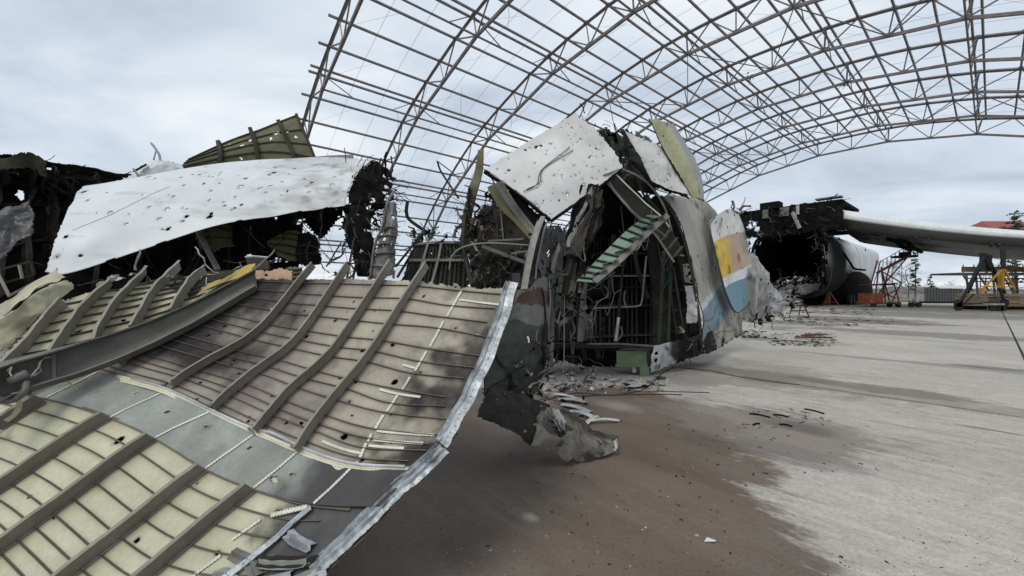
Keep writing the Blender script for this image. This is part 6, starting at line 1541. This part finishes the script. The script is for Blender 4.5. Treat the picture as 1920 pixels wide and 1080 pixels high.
for k in range(9):
    t_ = k / 8; bar('tread', SP(lerp(1646, 1705, t_), lerp(510, 478, t_), 0), SP(lerp(1646, 1705, t_), lerp(510, 478, t_), 1.6), .28, .05, 'char_brown', stairs)
for k in range(8):
    t_ = k / 7; bar('ladder_rung', SP(lerp(1633, 1645, t_), lerp(533, 490, t_), 0), SP(lerp(1633, 1645, t_), lerp(533, 490, t_), 1.6), .05, .05, 'rust_paint', stairs)
slab_px('platform', 1697, 478, 1722, 482, 44, 1.7, 'char_brown', stairs)
slab_px('seat_box', 1698, 472, 1709, 478, 44.4, .8, 'black_paint', stairs)
slab_px('lower_platform', 1634, 532, 1676, 535, 44, 1.7, 'rust_paint', stairs)
slab_px('engine_housing', 1632, 550, 1656, 568, 43.9, 1.6, 'orange_red', stairs)
slab_px('chassis', 1630, 567, 1690, 570, 44, 1.7, 'orange_red', stairs)
def small_wheel(c, r_, parent, m='rubber', ax=Vector((0, 1, 0)), wd=.16):
    V, F = sweep(ngon(r_, 14), [Vector(c) - ax * wd / 2, Vector(c) + ax * wd / 2]); return mk('wheel', V, F, m, parent)
for x in (1638, 1668, 1684): small_wheel(SP(x, 571, .1) * 1.0 + UP * 0, .28, stairs)
# tow trolley
tw_ = G2(1705, 43); trol = thing('tow_trolley', 'low wheeled trolley with two pale tubes right of the red stairs', 'trolley', tuple(tw_))
slab_px('deck', 1676, 564, 1722, 566, 43, 1.2, 'wood', trol)
for x in (1709, 1722): small_wheel(P(x, 571, 43.2), .30, trol); bar('fork', P(x, 571, 43.2), P(x - 2, 563, 43.2), .07, .07, 'dull_metal', trol)
for x in (1706, 1718): bar('pale_tube', P(x, 565, 43), P(x + 7, 559, 43.6), .28, .28, 'bright_metal', trol)
bar('tow_bar', P(1676, 566, 43), P(1690, 572, 42.4), .06, .06, 'dull_metal', trol)
# grey container with white cover
cont = thing('grey_container', 'dark grey ribbed shipping container with a white cover on the far apron', 'container', tuple(G2(1770, 58)))
slab_px('body', 1738, 540, 1806, 565.5, 58, 2.4, 'container_grey', cont, 2.0)
for k in range(12): slab_px('rib', 1739.5 + k * 5.6, 541, 1741.5 + k * 5.6, 565, 57.93, .1, 'container_grey', cont)
CVR = Sheet([[(1760, 541, 57.9), (1785, 541, 57.9), (1809, 542, 57.9)], [(1761, 537, 58.6), (1785, 536, 58.6), (1808, 536, 58.6)], [(1764, 537, 60), (1787, 536, 60), (1810, 537, 60)]], 20, 10)
CVR.crumple(.06, 1, 3, 2); CVR.build('cover', ['white_paint', 'white_paint'], cont, .02, (), seed=1)
slab_px('skid', 1739, 565.5, 1805, 568, 58, 2, 'char', cont)
# black wing prop frame
apf = thing('prop_frame', 'tall black A shaped prop frame on wheels standing under the wing', 'prop frame', tuple(G2(1845, 36)))
d = 36
for a, b in (((1846, 478), (1800, 570)), ((1852, 478), (1882, 562)), ((1846, 480), (1868, 520))): bar('leg', P(*a, d), P(*b, d), .16, .16, 'black_paint', apf)
for a, b in (((1847, 480), (1810, 560)), ((1852, 480), (1890, 560))): bar('leg', P(*a, d + .3), P(*b, d + 3.2), .14, .14, 'black_paint', apf)
bar('tie_bar', P(1800, 571, d), P(1884, 566, d), .12, .12, 'black_paint', apf); bar('brace', P(1806, 571, d), P(1826, 552, d + .5), .10, .10, 'black_paint', apf)
bar('cross_bar', P(1822, 528, d), P(1868, 528, d), .09, .09, 'black_paint', apf)
V, F = sweep(ngon(.38, 8), [P(1846, 508, d + .6), P(1849, 478, d + .6)]); mk('cylinder', V, F, 'black_paint', apf)
slab_px('head', 1845, 474, 1852, 479, d - .1, .4, 'black_paint', apf)
for x, y in ((1797, 569), (1797, 575), (1883, 568)): small_wheel(P(x, y, d), .34, apf)
# yellow hoist tripod on a wooden pallet stack
yt = thing('yellow_tripod', 'bright yellow tripod jack beside the black prop frame', 'jack', tuple(G2(1882, 35)))
d = 35
for a, b in (((1879, 506), (1842, 542)), ((1884, 506), (1903, 543)), ((1881, 506), (1880, 542))): bar('leg', P(*a, d), P(*b, d + .1), .11, .11, 'yellow_paint', yt)
slab_px('body', 1878, 505, 1884, 540, d + .3, .3, 'yellow_paint', yt)
bar('spreader', P(1850, 537, d), P(1900, 538, d), .10, .10, 'yellow_paint', yt)
bar('foot_box', P(1838, 543, d), P(1846, 543, d), .3, .25, 'yellow_paint', yt)
V, F = sweep(ngon(.16, 8), [P(1881, 506, d + .5), P(1881, 468, d + .5)]); mk('ram', V, F, 'black_paint', yt)
# work platform: tan deck on steel trestles, and stacked timber
wpf = thing('work_platform', 'long tan work platform with railing on steel trestles under the wing', 'platform', tuple(G2(1870, 40)))
d = 40
slab_px('deck', 1803, 511, 1990, 514.5, d, 3, 'dull_metal', wpf); slab_px('side_board', 1805, 500, 1990, 510, d + .2, .12, 'wood', wpf)
for x in (1806, 1826, 1850, 1872, 1895, 1918, 1945): bar('rail_post', P(x, 511, d), P(x, 496, d), .06, .06, 'wood', wpf)
for x in (1812, 1830, 1862, 1905, 1940): bar('trestle_leg', P(x, 516, d + .1), P(x + 6, 580, d + .1), .12, .12, 'dull_metal', wpf)
for x in (1806, 1836, 1880): bar('trestle_brace', P(x, 516, d), P(x + 18, 545, d), .10, .10, 'dull_metal', wpf)
bar('lower_rail', P(1815, 522, d), P(1990, 522, d), .08, .1, 'char', wpf); bar('ladder', P(1838, 520, d - .2), P(1838, 552, d - .2), .05, .05, 'dull_metal', wpf); bar('ladder', P(1848, 520, d - .2), P(1848, 552, d - .2), .05, .05, 'dull_metal', wpf)
for k in range(5): bar('ladder_rung', P(1838, 525 + k * 6, d - .2), P(1848, 525 + k * 6, d - .2), .04, .04, 'dull_metal', wpf)
for i, (x0, x1, y0, y1, dd) in enumerate(((1826, 1852, 550, 574, 38), (1884, 1936, 550, 575, 37.6))):
    tb = thing('timber_stack', ['stack of tan timber boards under the work platform beside the black frame', 'long stack of tan timber boards at the right edge under the wing'][i], 'timber stack', tuple(G2((x0 + x1) / 2, dd)), 'timber stacks')
    n = 4; h_ = (y1 - y0) / n
    for k in range(n): slab_px('board', x0 + R.uniform(-1, 1), y0 + k * h_ + .5, x1 + R.uniform(-1, 1), y0 + (k + 1) * h_ - .3, dd + R.uniform(0, .1), 1.6, 'wood', tb)
    slab_px('skid', x0 + 1, y1 - .3, x1 - 1, CAMZ * FPX / (dd) + HY - .2, dd + .1, 1.4, 'char', tb)
ct = thing('flat_cart', 'low dark flat cart with small wheels in front of the timber', 'cart', tuple(G2(1868, 35)))
slab_px('deck', 1856, 569, 1884, 572, 35.4, 1.2, 'bright_metal', ct)
for x in (1862, 1874, 1880): small_wheel(P(x, 578.5, 35.6), .26, ct)
# red roofed shed and far sheds
shed = thing('red_roofed_shelter', 'far open shelter with a dull red gabled roof showing above the wing', 'shelter', tuple(G2(1900, 92)))
a0, a1 = P(1868, 433, 92), P(1990, 433, 92)
V = [a0, a1, a1 + sy * 10, a0 + sy * 10]; V = [Vector((v.x, v.y, 0)) for v in V] + [Vector((v.x, v.y, a0.z)) for v in V]
for px_ in (1882, 1950): bar('post', G2(px_, 92), P(px_, 433, 92), .25, .25, 'char_brown', shed)
rv = [Vector((a0.x - .8, 91.4, a0.z - .1)), Vector((a1.x + .8, 91.4, a0.z - .1)), Vector((a1.x - 3, 97, a0.z + 3.0)), Vector((a0.x + 2.5, 97, a0.z + 3.0)), Vector((a1.x + .8, 102.6, a0.z - .1)), Vector((a0.x - .8, 102.6, a0.z - .1))]
mk('roof', rv, [[0, 1, 2, 3], [3, 2, 4, 5], [0, 3, 5], [1, 4, 2], [0, 5, 4, 1]], 'roof_red', shed)

# ------------------------------------------------------------------ trees
def branch(mb, rng, p, d, L, r_, lev, tips):
    n = 4; pts = [p]
    for i in range(n):
        d = (d + Vector((rng.gauss(0, .10), rng.gauss(0, .10), rng.gauss(0.02, .06)))).normalized(); pts.append(pts[-1] + d * L / n)
    mb.add(*sweep(ngon(r_, 4 if lev else 6), pts, None, [1 - .55 * i / n for i in range(n + 1)]))
    tips.append((pts[-1], d))
    if lev < 3:
        for _ in range((6, 5, 4)[lev]):
            k = rng.randint(1, n); dd = (d + Vector((rng.gauss(0, .6), rng.gauss(0, .6), rng.gauss(.15, .35)))).normalized()
            branch(mb, rng, pts[k], dd, L * rng.uniform(.40, .62), r_ * .42, lev + 1, tips)
def bare_tree(px, d, h, label, seed, bark='bark'):
    rng = random.Random(seed); c = G2(px, d); t = thing('bare_tree', label, 'tree', tuple(c), 'trees beyond the apron')
    tr = [c, c + Vector((rng.gauss(0, .2), 0, h * .35)), c + Vector((rng.gauss(0, .35), 0, h * .7)), c + Vector((rng.gauss(0, .5), 0, h))]
    q = [Vector(p) for p in catmull(tr, 10)]
    V, F = sweep(ngon(h * .016, 7), q, None, [1 - .8 * i / 10 for i in range(11)]); mk('trunk', V, F, bark, t)
    mb = MB(); tips = []
    for i in range(15):
        k = rng.randint(3, 9); a = rng.uniform(0, 6.28)
        branch(mb, rng, q[k], Vector((math.cos(a), math.sin(a), rng.uniform(.3, 1.1))).normalized(), h * rng.uniform(.16, .30), h * .0055, 1, tips)
    mb.build('crown', 'twig', t); return t
def pine_tree(px, d, h, label, seed, lo=.45, wd=.16):
    rng = random.Random(seed); c = G2(px, d); t = thing('pine_tree', label, 'tree', tuple(c), 'trees beyond the apron')
    q = [c, c + Vector((.1, 0, h * .5)), c + Vector((0, .1, h))]
    V, F = sweep(ngon(h * .014, 7), [Vector(p) for p in catmull(q, 8)], None, [1 - .8 * i / 8 for i in range(9)]); mk('trunk', V, F, 'bark', t)
    mb = MB(); lm = MB()
    for i in range(46):
        f = rng.uniform(lo, .99); a = rng.uniform(0, 6.28); L = h * wd * (1.15 - f) / (1.15 - lo) * rng.uniform(.5, 1.15) + .3
        p = c + UP * h * f; dd = Vector((math.cos(a), math.sin(a), rng.uniform(-.1, .35))).normalized(); e_ = p + dd * L
        lm.add(*sweep(ngon(.05, 3), [p, e_]))
        for k in range(26):
            o_ = p + dd * L * rng.uniform(.35, 1.08) + Vector((rng.gauss(0, .22), rng.gauss(0, .22), rng.gauss(.05, .16))) * (L * .33 + .25)
            s_ = rng.uniform(.10, .26); u_ = Vector((rng.gauss(0, 1), rng.gauss(0, 1), rng.gauss(0, 1))).normalized(); v_ = u_.orthogonal().normalized()
            mb.add([o_ - u_ * s_, o_ + v_ * s_ * .6, o_ + u_ * s_, o_ - v_ * s_ * .6], [[0, 1, 2, 3]])
    lm.build('limbs', 'bark', t); mb.build('crown', 'needles', t); return t
pine_tree(1716, 95, 10.5, 'slim dark pine just right of the red stairs', 3, .15, .10)
bare_tree(1690, 98, 9.5, 'bare pale birch thicket tree behind the red stairs', 4, 'birch_bark')
bare_tree(1676, 105, 9.0, 'bare birch half hidden by the red stair lattice', 5, 'birch_bark')
bare_tree(1703, 102, 8.0, 'thin bare tree left of the slim pine', 6)
pine_tree(1903, 78, 16.6, 'tall pine whose top rises above the red roof', 7, .62, .11)
pine_tree(1898, 80, 9.6, 'low pine below the wing tip at right edge', 8, .3, .16)
bare_tree(1872, 82, 8.5, 'bare tree under the wing behind the work platform', 9)
bare_tree(1850, 100, 7.0, 'thin bare tree left of the black prop frame top', 10)
pine_tree(1745, 170, 8.0, 'small distant pine above the grey container', 11, .2, .2)
bare_tree(1785, 175, 6.0, 'small distant bare tree right of the container pine', 12)
bare_tree(1660, 110, 7.5, 'bare tree behind the engine end of the red stairs', 13)
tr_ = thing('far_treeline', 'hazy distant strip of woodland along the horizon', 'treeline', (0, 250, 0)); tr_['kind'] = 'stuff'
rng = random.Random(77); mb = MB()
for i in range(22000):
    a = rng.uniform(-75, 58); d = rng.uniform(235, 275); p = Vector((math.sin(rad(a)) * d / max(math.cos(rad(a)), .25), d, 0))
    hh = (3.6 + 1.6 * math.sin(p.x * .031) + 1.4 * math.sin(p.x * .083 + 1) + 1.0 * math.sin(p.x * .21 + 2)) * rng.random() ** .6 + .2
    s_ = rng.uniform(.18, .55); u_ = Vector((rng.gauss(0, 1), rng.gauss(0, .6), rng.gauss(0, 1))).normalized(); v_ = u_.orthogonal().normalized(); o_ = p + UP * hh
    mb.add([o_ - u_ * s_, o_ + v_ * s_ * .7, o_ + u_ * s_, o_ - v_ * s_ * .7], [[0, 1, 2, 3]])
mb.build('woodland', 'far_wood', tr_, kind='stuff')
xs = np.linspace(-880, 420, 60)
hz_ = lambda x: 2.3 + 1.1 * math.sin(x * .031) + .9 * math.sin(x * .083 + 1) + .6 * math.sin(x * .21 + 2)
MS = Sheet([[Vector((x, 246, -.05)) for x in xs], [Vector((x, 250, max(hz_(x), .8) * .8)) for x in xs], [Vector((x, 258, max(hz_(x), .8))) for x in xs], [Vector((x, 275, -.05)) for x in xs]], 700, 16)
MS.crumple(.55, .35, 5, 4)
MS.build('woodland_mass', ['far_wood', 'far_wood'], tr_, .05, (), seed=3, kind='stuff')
# low grass bank and rubble heaps at the end of the apron
bank = Sheet([[Vector((x, 112, -.04)) for x in range(20, 190, 14)], [Vector((x, 116, .9 + .5 * math.sin(x * .3))) for x in range(20, 190, 14)], [Vector((x, 130, -.04)) for x in range(20, 190, 14)]], 70, 12)
bank.crumple(.35, .3, 3, 3)
bank.build('earth_bank', ['far_ground', 'far_ground'], None, .05, (), seed=2, kind='structure')

# ------------------------------------------------------------------ debris and cables on the slabs
rg = random.Random(91)
deb = MB(); dm = ('char', 'char_brown', 'dull_metal', 'bright_metal')
def scatter(px0, px1, py0, py1, n, ln, wd, dark=.8, lift=.02, flat_=.22):
    for _ in range(n):
        g = G(rg.uniform(px0, px1), rg.uniform(py0, py1)); a = rg.uniform(0, 6.28); L = rg.uniform(*ln)
        d = Vector((math.cos(a), math.sin(a), rg.uniform(-.05, .25)))
        V, F = ribbon(rg, g + UP * lift, L, rg.uniform(*wd), .35, d, 4, .006); V = [Vector((v[0], v[1], min(max(v[2], .004), flat_ * rg.uniform(.4, 1)))) for v in V]
        deb.add(V, F, rg.choice((0, 0, 1)) if rg.random() < dark else rg.choice((2, 3)))
scatter(1010, 1130, 698, 735, 90, (.04, .18), (.015, .05), .45); scatter(1060, 1250, 712, 738, 90, (.03, .16), (.01, .04), .35)
scatter(1010, 1100, 735, 785, 50, (.05, .22), (.02, .06), .4)
scatter(1360, 1430, 618, 634, 60, (.12, .45), (.05, .2), .95, flat_=.06); scatter(1445, 1565, 625, 650, 130, (.06, .3), (.03, .10), .97, flat_=.04); scatter(1500, 1680, 590, 612, 90, (.1, .5), (.05, .2), .97, flat_=.04)
scatter(1440, 1640, 572, 590, 90, (.15, .7), (.08, .3), .9, flat_=.08); scatter(1395, 1520, 596, 606, 60, (.15, .6), (.05, .25), .8, flat_=.10)
scatter(1395, 1560, 770, 810, 22, (.04, .16), (.006, .014), 1.0, flat_=.02); scatter(1250, 1700, 660, 900, 60, (.015, .06), (.006, .02), .9, flat_=.012); scatter(1000, 1400, 740, 1000, 50, (.01, .04), (.005, .015), .7, flat_=.012)
deb.build('ground_debris', list(dm), None, kind='stuff', base=Vector((0, 0, 0)))
sd = thing('fallen_strips', 'pale metal strips lying between the torn skin and the nose', 'wreck piece', tuple(G(1070, 780)))
for (x0, y0, x1, y1, wd, m) in ((1040, 742, 1095, 755, .10, 'bright_metal'), (1045, 752, 1102, 758, .09, 'bright_metal'), (1055, 762, 1108, 776, .13, 'bright_metal'), (1100, 795, 1160, 792, .05, 'bright_metal'), (1070, 775, 1112, 784, .12, 'bright_metal'), (1098, 800, 1120, 784, .06, 'pale_primer')):
    a, b = G(x0, y0), G(x1, y1); mid_ = (a + b) / 2 + UP * .05
    q = [Vector(p) for p in catmull([a + UP * .03, mid_, b + UP * .02], 8)]; V, F = sweep(thick([(-wd / 2, .0), (0, .02), (wd / 2, .0)], .006), q); mk('strip', V, F, m, sd)
for i, (x0, y0, x1, y1) in enumerate(((1405, 777, 1444, 784), (1450, 779, 1478, 783), (1462, 797, 1485, 801), (1412, 798, 1425, 796), (1508, 768, 1545, 777))):
    a, b = G(x0, y0), G(x1, y1)
    tg_ = props(tube('black_rod', [a + UP * .012, (a + b) / 2 + Vector((.02, .03, .012)), b + UP * .012], .012, 'char', None, 5, 6),
                ['longest black rod at the left of the grey damp patch', 'black rod just right of the longest rod', 'short black rod nearest the camera in the damp patch', 'tiny bent black rod left of the nearest rod', 'thin curved black rod at the top right of the damp patch'][i], 'rod', 'black rods on the slab')
for i, (pts, r_) in enumerate((([(1020, 752), (1080, 738), (1150, 742), (1210, 728), (1240, 702), (1262, 690)], .012), ([(1040, 744), (1100, 743), (1170, 741), (1230, 740), (1278, 741)], .010), ([(1262, 689), (1330, 695), (1380, 706), (1440, 716), (1500, 722)], .008), ([(1215, 735), (1260, 735), (1330, 737)], .008))):
    props(tube('cable', [G(*p) + UP * r_ for p in pts], r_, 'cable', None, 5, 40), ['dark cable looping up to the corner of the nose floor', 'straight thin cable along the slab below the nose', 'dark cable running right along the slab joint', 'faint short cable right of the metal scraps'][i], 'cable', 'cables on the slab')
pb = thing('red_board_pile', 'few dark red boards lying on burnt scraps near the striped skin', 'board pile', tuple(G(1515, 634)))
for (x0, y0, x1, y1) in ((1490, 635, 1560, 638), (1505, 632, 1545, 631), (1512, 629, 1540, 633)):
    bar('board', G(x0, y0) + UP * .06, G(x1, y1) + UP * .09, .16, .05, 'rust_paint', pb)
props(mk('paper_scrap', *(lambda g: ([g + Vector((-.045, -.01, .004)), g + Vector((.02, -.025, .012)), g + Vector((.05, .0, .006)), g + Vector((-.01, .022, .016))], [[0, 1, 2, 3]]))(G(1331, 1015)), 'paper'), 'tiny pale paper scrap on the brown ground in front', 'paper')
# flat torn plates among the debris
pl = thing('torn_plates', 'scatter of small torn grey plates on the slab in front of the nose', 'scrap', tuple(G(1090, 715)))
for k in range(46):
    g = G(rg.uniform(1000, 1240), rg.uniform(702, 742)); s_ = rg.uniform(.03, .13); a = rg.uniform(0, 6.28); n = rg.randint(4, 6)
    ring_ = [g + Vector((math.cos(a + 6.28 * i / n) * s_ * rg.uniform(.5, 1.3), math.sin(a + 6.28 * i / n) * s_ * rg.uniform(.4, 1.0), .012 + rg.uniform(0, .05))) for i in range(n)]
    V = ring_ + [p - UP * .006 for p in ring_]; F = [list(range(n)), [n + i for i in range(n)][::-1]] + [[i, n + i, n + (i + 1) % n, (i + 1) % n] for i in range(n)]
    mk('plate', V, F, rg.choice(('dull_metal', 'bright_metal', 'char_brown', 'tan_primer', 'char')), pl)
# scraps caught in the hangar frame
for (px, py, lab, m_) in ((1590, 126, 'dark clump of scrap caught on a roof truss joint above the wing', 'dark_olive'), (1418, 137, 'small dark rag caught on a roof purlin left of the scrap clump', 'char')):
    p = nearest_node(px, py); hs_ = MB(); r2 = random.Random(int(px))
    for k in range(9): hs_.add(*ribbon(r2, p + Vector((r2.gauss(0, .25), r2.gauss(0, .25), r2.gauss(-.05, .15))), r2.uniform(.4, 1.2), r2.uniform(.12, .3), .5, (r2.gauss(0, 1), r2.gauss(0, 1), -.4), 4, .03))
    o = hs_.build('hanging_scrap', m_, None, base=p); props(o, lab, 'scrap')
# small stones and grit
st_ = MB()
for _ in range(900):
    px, py = rg.uniform(620, 1919), 600 + 480 * rg.random() ** .7
    g = G(px, py); s_ = rg.uniform(.0015, .005) * (1 if rg.random() < .95 else 2.0)
    if g.y > 14: continue
    V = [g + Vector((rg.uniform(-1, 1) * s_, rg.uniform(-1, 1) * s_, 0)) + v * s_ for v in (Vector((-1, -1, 0)), Vector((1, -1, 0)), Vector((1, 1, 0)), Vector((-1, 1, 0)), Vector((0, 0, 1)))]
    st_.add(V, [[0, 1, 4], [1, 2, 4], [2, 3, 4], [3, 0, 4]], rg.choice((0, 0, 0, 1)))
st_.build('grit', ['char_brown', 'wall_grey'], None, kind='stuff', base=Vector((0, 0, 0)))
